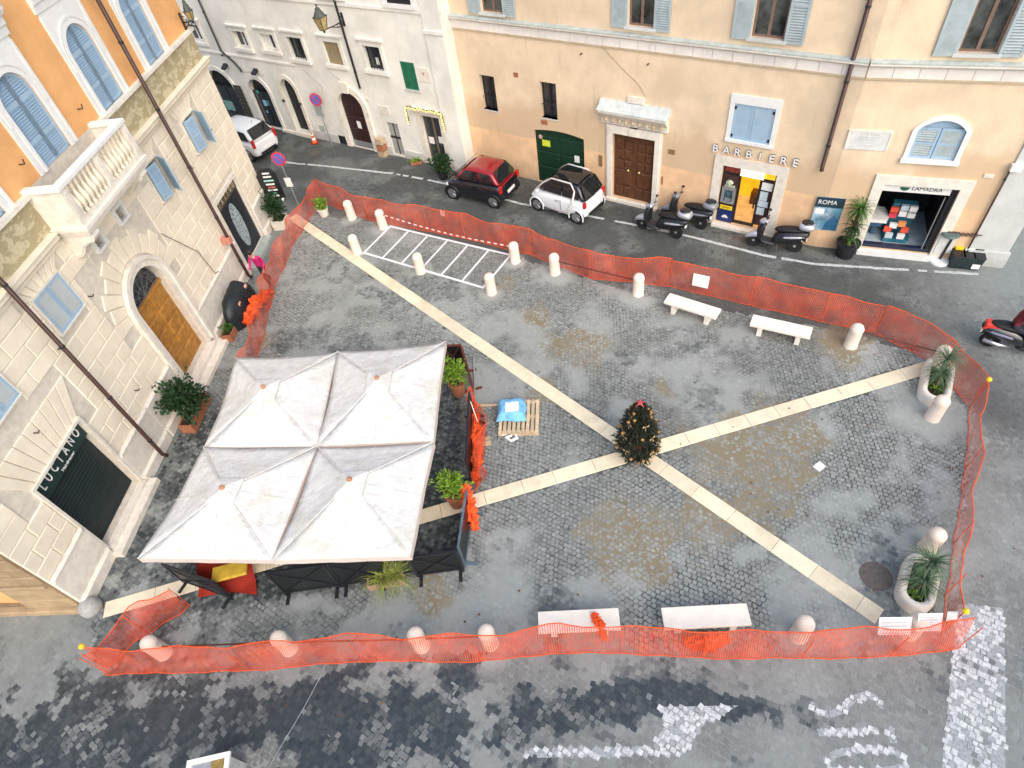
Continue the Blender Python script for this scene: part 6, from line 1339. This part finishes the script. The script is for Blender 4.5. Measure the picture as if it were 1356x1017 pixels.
# ------------------------------------------------------------------ scooters (x forward)
def scooter(name, label, loc, rz, main, accent, box=True, tail=M_REDL, group=None, cat='scooter', lean=rad(7)):
    t = thing(name, label, cat, (*loc, 0), rz, group); t.rotation_euler = (lean, 0, rz); wb = .67; r = .25
    for x in (-wb, wb):
        o = MB().lathe([(r*.6,-.045),(r*.92,-.05),(r,-.02),(r,.02),(r*.92,.05),(r*.6,.045)], (x,0,r), 18, 0, 'y').build('wheel', M_TYRE, t)
        rm = MB().lathe([(r*.52,-.03),(r*.62,-.04),(r*.62,.04),(r*.52,.03)], (x,0,r), 16, 0, 'y').lathe([(.001,-.05),(.05,-.05),(.05,.05),(.001,.05)], (x,0,r), 8, 0, 'y')
        for q in range(5): a = 2*PI*q/5; rm.bar((x,0,r), (x+r*.56*math.cos(a),0,r+r*.56*math.sin(a)), .03, .04, 0, (0,1,0))
        rm.build('rim', M_STEEL, o)
    # rear body: tapered shell from the footboard to the tail
    def shell(stn, m, nm, sub=1):
        vs = []; k = 8
        for (x, hw, z0, z1) in stn: c = (z0+z1)/2; h = (z1-z0)/2; vs += [(x, hw*math.cos(2*PI*j/k), c+h*math.sin(2*PI*j/k)) for j in range(k)]
        n = len(stn); return MB().add(vs, [(i*k+j, i*k+(j+1) % k, (i+1)*k+(j+1) % k, (i+1)*k+j) for i in range(n-1) for j in range(k)]+[tuple(range(k)), tuple((n-1)*k+j for j in reversed(range(k)))]).build(nm, m, t, smooth=True, sub=sub)
    shell([(-1.06,.10,.64,.82),(-.88,.20,.46,.86),(-.45,.25,.30,.84),(-.05,.24,.20,.78),(.10,.20,.20,.52)], main, 'rear_body'); shell([(-1.04,.19,.60,.74),(-.5,.275,.50,.72),(-.05,.25,.44,.64)], accent, 'side_trim')
    shell([(-.15,.24,.16,.36),(.3,.26,.16,.36),(.52,.24,.20,.52)], M_BLACK, 'footboard')
    mb = MB(); lv = [(.46,.27,.24),(.54,.31,.55),(.50,.28,.84),(.42,.18,1.04)]; vs = []
    for (x, hw, z) in lv: vs += [(x-.08,-hw,z),(x+.06,-hw*.6,z),(x+.15,0,z),(x+.06,hw*.6,z),(x-.08,hw,z),(x-.12,hw*.5,z),(x-.12,-hw*.5,z)]
    mb.add(vs, [(i*7+j, i*7+(j+1) % 7, (i+1)*7+(j+1) % 7, (i+1)*7+j) for i in range(3) for j in range(7)]+[tuple(range(7)), tuple(21+j for j in reversed(range(7)))]); mb.build('leg_shield', main, t, smooth=True, sub=1)
    shell([(.42,.08,.30,.50),(.58,.15,.36,.66),(.80,.14,.34,.60),(1.0,.06,.24,.38)], accent, 'front_mudguard')
    shell([(-.92,.15,.78,.90),(-.5,.22,.76,.94),(-.2,.23,.72,.90),(.10,.14,.70,.82)], mat('black_seat', (.012,.012,.013), .6, .2, 9), 'seat')
    hb = MB().tube([(.34,.34,1.04),(.40,.18,1.02),(.42,0,.98),(.40,-.18,1.02),(.34,-.34,1.04)], .018, 6).tube([(.42,0,1.0),(.60,0,.40)], .025, 6).build('handlebar', M_BLACK, t)
    shell([(.30,.16,.92,1.10),(.44,.20,.88,1.12),(.62,.10,.88,1.04)], accent, 'headlight_cowl'); MB().sphere((.53,0,.96), .075, 8, 6).build('headlight', mat('lamp_glass', (.55,.58,.6), .12), t, smooth=True)
    for s in (1,-1):
        m = MB().tube([(.38,s*.2,1.03),(.36,s*.30,1.22)], .010, 5).sphere((.36,s*.31,1.26), .06, 8, 5, 0, .7).build('mirror', M_BLACK, hb)
    MB().tube([(-.2,-.17,.26),(-.5,-.20,.28),(-.88,-.20,.36)], [.03,.06,.065], 8).build('exhaust', M_CHROME, t, smooth=True); MB().box(-1.0,-.98,-.08,.08,.50,.66).build('number_plate', M_PAPER, t); MB().sphere((-.98,0,.72), .065, 8, 5, 0, .7).build('tail_light', tail, t)
    MB().prism([(-.95,.55),(-.85,.62),(-.45,.55),(-.42,.50),(-.8,.52),(-.98,.44)], 'y', -.07, .07).build('rear_mudguard', M_BLACK, t)
    if box:
        o = shell([(-1.16,.18,.88,1.10),(-1.05,.27,.84,1.18),(-.76,.28,.84,1.20),(-.62,.18,.87,1.14)], accent, 'top_case'); MB().lathe([(.20,0),(.18,.04),(.10,.065),(.001,.07)], (-.88,0,1.13), 12).build('case_lid', M_BLACK, o)
    MB().bar((-.1,.12,.25), (-.18,.32,.0), .02, .02).build('side_stand', M_IRON, t); return t
M_SILV = mat('silver_scooter_paint', (.50,.51,.55), .3, .05, 3, 0, .5, metal=.4, coat=.5)
def along(a, b): return math.atan2(b[1]-a[1], b[0]-a[0])
GS = 'parked scooters along the peach palazzo'
p1, p2 = G(893,315), G(851,303); scooter('scooter', 'silver and black scooter, front one of the pair by the wooden door', ((p1[0]+p2[0])/2,(p1[1]+p2[1])/2), along(p1,p2), M_BLACK, M_SILV, group=GS)
p1, p2 = G(926,303), G(884,290); scooter('scooter', 'dark scooter with a silver top case, nearest the wall beside the lit shop', ((p1[0]+p2[0])/2,(p1[1]+p2[1])/2), along(p1,p2), M_BLACK, mat('grey_scooter_paint', (.22,.23,.25), .3, .05, 3, coat=.5), group=GS)
p1, p2 = G(1052,334), G(994,325); scooter('scooter', 'silver and black scooter with its nose before the lit shop door, right of the others', ((p1[0]+p2[0])/2,(p1[1]+p2[1])/2), along(p1,p2), M_BLACK, M_SILV, group=GS)
p1, p2 = G(1319,461), G(1362,470); _sx = ((p1[0]+p2[0])/2+.05, (p1[1]+p2[1])/2)
scooter('scooter', 'red tailed scooter being ridden past at the right edge', _sx, along(p1,p2), M_CARB, mat('blue_grey_paint', (.20,.22,.32), .3), False, mat('bright_red_paint', (.65,.05,.03), .3, .1, 6, emit=0), lean=0)
t_ = [o for o in COL.objects if o.get('label','').startswith('red tailed')][0]; shl = MB().prism([(-1.02,.66),(-.62,.70),(-.60,.84),(-.98,.86)], 'y', -.14, .14).build('red_tail_cowl', MATS['bright_red_paint'], t_, bev=.03)
# black covered motorbike by the arched door
t = thing('covered_motorbike', 'motorbike under a black cover leaning near the arched door', 'motorbike', (*Lpos(10.75,-.62),0), LA); mb = MB(); n = 14; m = 12; vs = []
for i in range(n+1):
    f = i/n; x = -1.0+2.0*f; top = .62+.50*math.sin(PI*min(1,f*1.1))**.6+.18*math.exp(-((f-.72)/.1)**2); hw = .12+.30*math.sin(PI*f)**.7
    for j in range(m): a = PI*j/(m-1); vs.append((x+.03*math.sin(j*2+i), hw*math.cos(a)*(1.15-.25*math.sin(a)+.06*math.sin(i*1.3+j)), max(.03, top*math.sin(a)**.55+.03*math.sin(3*i+j))))
mb.add(vs, [(i*m+j, (i+1)*m+j, (i+1)*m+j+1, i*m+j+1) for i in range(n) for j in range(m-1)]+[tuple(range(m)), tuple(n*m+j for j in reversed(range(m)))]); mb.build('cover', mat('black_cover', (.012,.017,.020), .45, .2, 5), t, smooth=True)
for x, z in ((.35,.9),(-.45,.78)): MB().box(x-.02, x+.13, -.34, -.30, z-.05, z+.05).build('reflective_patch', mat('pink_patch', (.75,.45,.38), .5), t)
for x in (-.62,.62): MB().lathe([(.16,-.05),(.28,-.05),(.28,.05),(.16,.05)], (x,0,.28), 14, 0, 'y').build('wheel', M_TYRE, t)

# ------------------------------------------------------------------ people
def person(label, loc, rz, joints, radii, cloth, trousers, skin, hair, zc, hairlen=.02, extra=None, lift=0):
    """one continuous skinned figure; clothing split by height within the body's faces"""
    t = thing('person', label, 'person', (*loc, lift), rz); names = list(joints); idx = {n: i for i, n in enumerate(names)}
    E = [('pelvis','waist'),('waist','chest'),('chest','neck'),('neck','head0'),('head0','head1'),('chest','shl'),('shl','ell'),('ell','wrl'),('wrl','hal'),('chest','shr'),('shr','elr'),('elr','wrr'),('wrr','har'),
         ('pelvis','hil'),('hil','knl'),('knl','anl'),('anl','tol'),('pelvis','hir'),('hir','knr'),('knr','anr'),('anr','tor')]
    me = bpy.data.meshes.new('body'); me.from_pydata([joints[n] for n in names], [(idx[a], idx[b]) for a, b in E], []); o = bpy.data.objects.new('body', me); COL.objects.link(o); o.parent = t
    o.modifiers.new('skin', 'SKIN'); sv = me.skin_vertices[0].data
    for n in names: sv[idx[n]].radius = radii.get(n[:2] if n not in radii else n, (.06,.06)); sv[idx[n]].use_root = (n == 'pelvis')
    o.modifiers.new('sub', 'SUBSURF').levels = 2; o.modifiers['sub'].render_levels = 2
    bpy.context.view_layer.update(); dg = bpy.context.evaluated_depsgraph_get(); m2 = bpy.data.meshes.new_from_object(o.evaluated_get(dg)); o.modifiers.clear(); o.data = m2
    m2.materials.clear()
    for q in (cloth, trousers, skin, M_BLACK): m2.materials.append(q)
    J = {n: Vector(v) for n, v in joints.items()}
    for f in m2.polygons:
        c = f.center; best = min(J, key=lambda n: (J[n]-c).length-(.04 if n in ('chest','waist','pelvis') else 0)); k = 0
        if best in ('head0','head1','neck','hal','har'): k = 2
        elif best in ('hil','hir','knl','knr','anl','anr','pelvis'): k = 1
        elif best in ('tol','tor'): k = 3
        f.material_index = k
    m2.shade_smooth(); H0, H1 = J['head0'], J['head1']; up = (H1-H0).normalized(); fw = Vector((1,0,0)); fw = (fw-up*fw.dot(up)).normalized(); sd = up.cross(fw); c = H0.lerp(H1, .6)
    hm = MB().sphere((0,0,0), .112, 12, 8, 0, 1.12); hm.v = [tuple(c+fw*(v[0]-.022)+sd*v[1]*.93+up*(v[2]+.025)) for v in hm.v if True]; hm.build('hair', hair, t, smooth=True)
    fm = MB()
    for s in (1,-1): fm.sphere(tuple(c+fw*.093+sd*s*.034+up*-.005), .013, 6, 4); 
    fm.build('eyes', M_BLACK, t); ns = MB().prism([(0,-.018),(.03,-.02),(.0,.03)], 'y', -.012, .012); ns.v = [tuple(c+fw*(.085+v[0])+sd*v[1]+up*(v[2]-.03)) for v in ns.v]; ns.build('nose', skin, t)
    ml = MB().box(-.008,.008,-.026,.026,-.006,.006); ml.v = [tuple(c+fw*(.088+v[0])+sd*v[1]+up*(v[2]-.075)) for v in ml.v]; ml.build('mouth', mat('lips', (.35,.12,.10), .5), t)
    er = MB()
    for s in (1,-1): er.sphere(tuple(c+sd*s*.098-up*.02), .026, 6, 5, 0, 1.3)
    er.build('ears', skin, t)
    for h, wname, sgn in (('hal','wrl',1),('har','wrr',-1)):
        a = J[h]; d = (J[h]-J[wname]).normalized(); s2 = d.orthogonal().normalized(); fb = MB()
        for q in range(4): b0 = a+s2*(q-1.5)*.018; l = (.055,.065,.06,.045)[q]; fb.tube([tuple(b0), tuple(b0+d*l*.6), tuple(b0+d*l+d.cross(s2)*.018*sgn)], [.009,.0085,.006], 5)
        th_ = a-d*.03+s2*.032; fb.tube([tuple(th_), tuple(th_+s2*.02+d*.03), tuple(th_+s2*.02+d*.055)], [.011,.010,.007], 5); fb.build('fingers', skin, t)
    return t
SK = mat('skin', (.55,.34,.25), .5, .06, 8, 0, .4)
RD = dict(pelvis=(.15,.12), waist=(.14,.105), chest=(.165,.115), neck=(.052,.052), head0=(.075,.08), head1=(.085,.09), sh=(.07,.065), el=(.05,.048), wr=(.036,.034), ha=(.042,.022), hi=(.095,.095), kn=(.065,.065), an=(.046,.046), to=(.045,.032))
wk = dict(pelvis=(0,0,.92), waist=(.05,0,1.06), chest=(.12,0,1.28), neck=(.17,0,1.44), head0=(.19,0,1.53), head1=(.215,0,1.66), shl=(.12,.17,1.37), ell=(.02,.23,1.12), wrl=(.16,.22,.93), hal=(.20,.215,.87), shr=(.12,-.17,1.37), elr=(.22,-.22,1.12), wrr=(.38,-.18,1.0), har=(.43,-.16,.96),
    hil=(0,.09,.86), knl=(.20,.10,.50), anl=(.10,.10,.09), tol=(.24,.11,.035), hir=(0,-.09,.86), knr=(-.02,-.10,.48), anr=(-.26,-.10,.13), tor=(-.15,-.11,.035))
person('dark haired woman in a bright pink jacket walking behind the net', Lpos(12.3,-1.15), LA+PI*.94, wk, RD, mat('pink_jacket', (.55,.02,.16), .7, .1, 6), mat('dark_trousers', (.03,.03,.04), .8), SK, mat('dark_hair', (.015,.01,.008), .5), 1.0)
rid = dict(pelvis=(-.36,0,.92), waist=(-.34,0,1.07), chest=(-.26,0,1.30), neck=(-.21,0,1.47), head0=(-.19,0,1.56), head1=(-.165,0,1.69), shl=(-.26,.19,1.39), ell=(-.10,.28,1.17), wrl=(.20,.27,1.07), hal=(.28,.26,1.06), shr=(-.26,-.19,1.39), elr=(-.10,-.28,1.17), wrr=(.20,-.27,1.07), har=(.28,-.26,1.06),
    hil=(-.34,.12,.90), knl=(.08,.17,.80), anl=(.18,.14,.40), tol=(.34,.15,.34), hir=(-.34,-.12,.90), knr=(.08,-.17,.80), anr=(.18,-.14,.40), tor=(.34,-.15,.34))
rp = person('rider in a maroon jacket and dark helmet on the moving scooter at the right edge', _sx, along(p1,p2), rid, RD, mat('maroon_jacket', (.16,.012,.02), .7, .1, 6), MATS['dark_trousers'], SK, M_BLACK, 1.0)
hz_ = MB().sphere((-.175,0,1.665), .145, 14, 9, 0, 1.05).build('helmet', M_CARB, rp, smooth=True)

# ------------------------------------------------------------------ lamps, signs, small things
def wall_lamp(name, label, par, u, z, out=1.15, sc=1.0, tilt=0):
    t = thing(name, label, 'street lamp', tuple(par.matrix_basis @ Vector((u,0,z))), par.rotation_euler.z); 
    MB().box(-.05,.05,-.03,0,-.25,.25).build('wall_plate', M_IRON, t); mb = MB(); mb.tube([(0,-.02,-.05),(0,-out*.5,-.05),(0,-out,.0)], .022, 6); mb.tube([(0,-.02,-.22),(0,-out*.35,-.16),(0,-out*.6,-.06)], .016, 6)
    mb.tube([(0,-.10+.09*math.cos(k*.7),.05+.09*math.sin(k*.7)) for k in range(9)], .012, 5); mb.tube([(0,-.34+.07*math.cos(k*.7),-.12+.07*math.sin(k*.7)) for k in range(9)], .012, 5); mb.sphere((0,-out,-.06), .05, 8, 5); mb.build('scroll_arm', M_IRON, t)
    b = .02; h = .46*sc; w0, w1 = .10*sc, .19*sc; lf = MB()
    for sx, sy in ((1,1),(-1,1),(-1,-1),(1,-1)): lf.bar((sx*w0,-out+sy*w0,b), (sx*w1,-out+sy*w1,b+h), .022, .022)
    lf.box(-w0-.01,w0+.01,-out-w0-.01,-out+w0+.01,b-.02,b+.01); lf.box(-w1-.02,w1+.02,-out-w1-.02,-out+w1+.02,b+h,b+h+.025)
    la = lf.build('lantern_frame', mat('weathered_copper', (.07,.08,.07), .6, .2, 8), t)
    gm = MB(); e = .96
    gm.add([(sx*w*e,-out+sy*w*e,z) for w, z in ((w0,b),(w1,b+h)) for sx, sy in ((1,1),(-1,1),(-1,-1),(1,-1))], [(0,1,5,4),(1,2,6,5),(2,3,7,6),(3,0,4,7),(0,3,2,1)]); gm.build('lantern_glass', mat('amber_glass', (.42,.32,.13), .2, .25, 8, 0, .6), la)
    MB().lathe([(w1*1.25,b+h+.02),(w1*.95,b+h+.14),(w1*.55,b+h+.24),(w1*.5,b+h+.30),(w1*.2,b+h+.34),(.001,b+h+.36)], (0,-out,0), 8).sphere((0,-out,b+h+.40), .045, 8, 5).build('lantern_roof', MATS['weathered_copper'], la)
wall_lamp('wall_lamp', 'old lantern on a scrolled iron arm on the white palazzo front', WP, 5.95, 5.75, 1.15)
wall_lamp('wall_lamp', 'small black iron lamp high on the far corner of the stone palazzo', LP, 16.75, 7.72, .35, .55)
def no_parking(base, label, zc=2.35, tagz=None, face=0.):
    t = thing('no_parking_sign', label, 'road sign', (*base, 0), face, 'no parking signs'); MB().tube([(0,0,0),(0,0,zc+.3)], .028, 8).build('pole', M_STEEL, t)
    f = MB().lathe([(.001,-.05),(.30,-.05),(.30,-.035),(.001,-.035)], (0,0,zc), 28, 0, 'y').build('sign_disc', mat('sign_red', (.62,.06,.10), .4), t); MB().lathe([(.001,-.054),(.225,-.054),(.225,-.0505)], (0,0,zc), 28, 0, 'y').build('blue_field', mat('sign_blue', (.12,.14,.48), .4), f)
    for s in (1,): MB().bar((-.15*s,-.057,zc+.15), (.15*s,-.057,zc-.15), .05, .004, 0, (0,1,0)).build('red_slash', MATS['sign_red'], f)
    if tagz: MB().box(-.14,.14,-.05,-.03,tagz-.20,tagz+.20).build('white_plate', M_PAPER, t)
no_parking(tuple((WP.matrix_basis @ Vector((3.02,-.30,0))).xy), 'no parking sign on a grey pole in front of the white palazzo', 2.25, None, rad(-20)); no_parking(Lpos(17.45,-.95), 'no parking sign with a white plate, at the far corner of the stone palazzo', 2.30, 1.25, rad(-12))
t = thing('menu_board', 'black menu board with bright writing projecting from the far corner of the stone palazzo', 'menu board', (*Lpos(16.75,-.12),0), LA-PI/2)
MB().prism([(0,.95),(.78,.95),(.78,2.05),(.60,2.30),(.18,2.30),(0,2.05)], 'y', -.04, .04).build('board', M_BLACK, t); 
for i, (z, l, c) in enumerate(((2.10,.30,0),(1.95,.34,0),(1.78,.42,1),(1.62,.36,0),(1.48,.30,2),(1.36,.40,0),(1.22,.24,3),(1.10,.34,0))): MB().box(.40-l/2,.40+l/2,-.048,-.040,z-.035,z+.035).build('chalk_line', (M_PAPER, mat('chalk_mint', (.35,.60,.52), .8), mat('chalk_red', (.6,.15,.12), .8), mat('chalk_green', (.10,.35,.18), .8))[c], t)
for x in (.12,.66): MB().sphere((x,-.05,.90), .075, 8, 6).build('globe_light', M_PAPER, t)
MB().box(-.05,.0,-.02,.02,1.2,2.0).build('wall_bracket', M_IRON, t)
t = thing('traffic_cone', 'orange and white traffic cone standing before the white palazzo', 'traffic cone', G(417,189)); MB().box(-.17,.17,-.17,.17,0,.03).build('base', M_RED, t); MB().lathe([(.13,.03),(.105,.16)], n=14).lathe([(.082,.27),(.055,.38)], n=14).lathe([(.04,.44),(.025,.50),(.001,.505)], n=14).build('cone', mat('cone_orange', (.75,.12,.03), .5), t); MB().lathe([(.105,.16),(.082,.27)], n=14).lathe([(.055,.38),(.04,.44)], n=14).build('white_band', M_PAPER, t)
t = thing('wood_crates', 'brown wooden crates stacked beside the dark carriage door', 'crates', (*WP.matrix_basis.to_translation().xy, 0)); t.location = WP.matrix_basis @ Vector((6.28,-.22,0)); t.rotation_euler.z = WP.rotation_euler.z
for k in range(3): MB().box(-.19+.02*k,.19+.02*k,-.15,.15,.02+k*.30,.28+k*.30).build('crate', M_WOODP if k != 1 else M_TERRA, t)
# pallet with blue sack
pc_ = ((-.44+.48+.51-.36)/4, (10.58+10.41+11.58+11.77)/4); t = thing('pallet', 'wooden pallet with spaced slats lying on the setts near the pale band', 'pallet', pc_, math.atan2(10.41-10.58, .92))
for i in range(9): x = -.52+i*.13; MB().box(x-.045, x+.045, -.60, .60, .125, .147).build('slat', M_WOODP, t)
for y in (-.54,0,.54):
    MB().box(-.56,.56,y-.05,y+.05,.10,.124).build('stringer', M_WOODP, t); MB().box(-.56,.56,y-.05,y+.05,0,.02).build('bottom_board', M_WOODP, t)
    for x in (-.5,0,.5): MB().box(x-.07,x+.07,y-.05,y+.05,.02,.10).build('pallet_block', M_WOODP, t)
sk = MB(); n = 12; vs = []
for i in range(n+1):
    for j in range(n+1):
        u, v = i/n*2-1, j/n*2-1; e = (1-abs(u)**4)*(1-abs(v)**4); vs.append((u*.42*(1+.04*math.sin(5*v)), v*.36*(1+.05*math.sin(4*u)), .02+.30*max(0,e)**.45+.03*math.sin(6*u+2)*math.sin(5*v)*e))
sk.add(vs, [(i*(n+1)+j, (i+1)*(n+1)+j, (i+1)*(n+1)+j+1, i*(n+1)+j+1) for i in range(n) for j in range(n)])
o = sk.build('blue_sack', mat('blue_plastic', (.17,.44,.68), .4, .25, 6, .2), None, (*G(677,541,.3),.147), t.rotation_euler.z, smooth=True); tag(o, 'light blue plastic sack lying on the pallet', 'sack')
o = MB().box(-.19,.19,-.17,.17,0,.02).build('paper_sheet', M_PAPER, None, (*G(678,539,.46),.465), t.rotation_euler.z+.05); tag(o, 'white sheet of paper lying on the blue sack', 'paper')
o = MB().tube([(0,0,.03),(.18,.05,.08),(.36,.02,.05),(.42,-.16,.04),(.25,-.24,.05),(.12,-.12,.06),(.28,-.06,.05)], [.03,.05,.04,.05,.04,.05,.03], 7).build('plastic_wrap', M_PAPER, None, (*G(665,577),0), -.1); tag(o, 'tangle of white plastic wrap at the front edge of the pallet', 'plastic wrap')
t = thing('mortar_bucket', 'grey bucket with mortar in it beside the white pole', 'bucket', G(636,572)); MB().lathe([(.14,0),(.19,.30),(.205,.30),(.20,.32),(.18,.32),(.165,.20),(.001,.20)], n=18).build('bucket', M_IRON, t); MB().lathe([(.165,.22),(.10,.25),(.001,.26)], n=14).build('mortar', mat('dry_mortar', (.26,.19,.14), .9, .2, 12), t); MB().tube([(0,.05,.24),(-.10,.42,.9)], .014, 6).build('stick', M_PAPER, t)
a, b = Vector((*G(628,476),.03)), Vector((*G(631,634),.03)); o = MB().tube([(0,0,.03), tuple(b-a+Vector((0,0,.03)))], .03, 8).build('white_pole', M_STEEL, None, tuple(a)); tag(o, 'long pale metal pole lying beside the orange bunched net', 'pole')
a, b = Vector((*G(629,539),.06)), Vector((*G(660,538),.06)); o = MB().bar((0,0,0), tuple(b-a), .05, .05).build('wooden_batten', M_WOODP, None, tuple(a)); tag(o, 'thin wooden batten lying between the pole and the pallet', 'batten')
a, b = Vector((*G(622,590),.05)), Vector((*G(650,588),.05)); o = MB().bar((0,0,0), tuple(b-a), .14, .07).bar((0,.16,0), tuple(b-a+Vector((0,.16,0))), .11, .06).build('wooden_planks', M_WOODP, None, tuple(a)); tag(o, 'short wooden planks lying on the ground beyond the white pole', 'planks')
o = MB().box(-.13,.13,-.1,.1,0,.008).build('paper_scrap', M_PAPER, None, (*G(1085,618),.006), .5); tag(o, 'white scrap of paper on the setts right of the sandy patch', 'paper')
# the stand and three dark boxes right of the open shop
t = thing('sign_stand', 'small stand with a round white foot and tilted board by the open shop', 'sign stand', G(1243,346), rad(-20)); MB().lathe([(.30,0),(.30,.06),(.26,.09),(.001,.10)], n=22).build('round_foot', M_PAPER, t); MB().tube([(0,0,.1),(0.08,.02,1.0)], .035, 8).build('pole', M_IRON, t); MB().lathe([(.24,0),(.27,.03),(.22,.07),(.001,.08)], (-.04,0,1.02), 20).build('dark_top', mat('grey_green_top', (.10,.14,.14), .5, .1), t)
o = MB().box(-.26,.22,.04,.06,.30,.98).build('white_board', mat('pale_board', (.62,.62,.60), .6), t)
for i in range(3):
    p = G(1262+13*i, 350+1.2*i); t = thing('waste_bin', 'dark bin, %s of three by the wall right of the open shop' % ('left one','middle one','right one')[i], 'bin', p, rad(-26), 'dark bins by the wall')
    MB().add([(-.13,-.22,0),(.13,-.22,0),(.13,.20,0),(-.13,.20,0),(-.16,-.27,.46),(.16,-.27,.46),(.16,.24,.46),(-.16,.24,.46)], [(0,3,2,1),(0,1,5,4),(1,2,6,5),(2,3,7,6),(3,0,4,7),(4,5,6,7)]).build('tub', mat('bin_green', (.018,.032,.032), .5, .2, 6), t, bev=.02); MB().box(-.17,.17,-.28,.25,.46,.49).build('lid', M_BLACK, t, bev=.01)
    MB().box(-.12,.12,.08,.22,.49,.58).build('rubbish', (M_YELLOW, M_PAPER, M_IRON)[i], t, bev=.02)
    for x in (-.15,.15): MB().lathe([(.001,-.02),(.06,-.02),(.06,.02),(.001,.02)], (x,.22,.06), 10, 0, 'y').build('wheel', M_TYRE, t)
    if i == 2: MB().box(-.12,.1,-.262,-.235,.08,.25).build('white_label', M_PAPER, t)
# conical guard stone at the near corner, white box and wire on the lower road
o = MB().lathe([(.25,-.03),(.26,.10),(.23,.24),(.15,.33),(.001,.36)], n=16).build('guard_stone', mat('worn_grey_stone', (.36,.35,.33), .85, .12, 9, .3), None, (*G(123,806),0), smooth=True); tag(o, 'rounded pale guard stone at the near corner of the stone palazzo', 'guard stone')
p = G(274,1022,.9); t = thing('lantern_box', 'white framed box with a brown panel on top at the bottom edge of the picture', 'box', (*p,0), rad(3))
MB().box(-.36,.36,-.30,.22,0,.86).build('cabinet', M_LEAD, t); mb = MB(); mb.box(-.42,.42,.18,.27,.86,.92).box(-.42,-.33,-.33,.18,.86,.92).box(.33,.42,-.33,.18,.86,.92).box(-.33,.33,-.33,-.26,.86,.92); mb.build('white_frame', M_WHITE, t); MB().box(-.32,.05,-.25,.17,.855,.875).build('grey_panel', M_STEEL, t); MB().box(.05,.32,-.25,.17,.855,.88).build('brown_panel', mat('ochre_panel', (.25,.17,.05), .7, .2, 8), t)
a, b = Vector((*G(432,880),.012)), Vector((*G(345,1040),.012)); d = b-a; n = Vector((-d.y, d.x, 0)).normalized()
o = MB().tube([tuple(d*s+n*.03*math.sin(s*5)) for s in np.linspace(0,1,14)], .008, 5).build('loose_wire', mat('pale_wire', (.27,.29,.30), .6), None, tuple(a)); tag(o, 'thin pale wire lying across the damp lower road', 'wire')
# fallen leaves and scraps on the square
mb = MB(); r = random.Random(77)
for i in range(260):
    x, y = r.uniform(-7,11), r.uniform(4,22); a = r.uniform(0,6.28); s = r.uniform(.015,.04); mb.add([(x+s*math.cos(a+k*PI/2)*(1 if k % 2 else .6), y+s*math.sin(a+k*PI/2), .012+.006*(k % 2)) for k in range(4)], [(0,1,2,3)])
o = mb.build('fallen_leaves', mat('dead_leaf', (.17,.10,.04), .9, .4, 3)); tag(o, 'small dead leaves scattered over the setts', kind='stuff')
for m in bpy.data.materials: m.use_backface_culling = False

# containers used only while building: their children become parts of the building itself
def flatten(c):
    for ch in list(c.children):
        Mx = c.matrix_basis @ ch.matrix_basis; ch.parent = c.parent; ch.matrix_basis = Mx
    bpy.data.objects.remove(c)
for c in (lm, kp, RQ, sh, mu, ez): flatten(c)
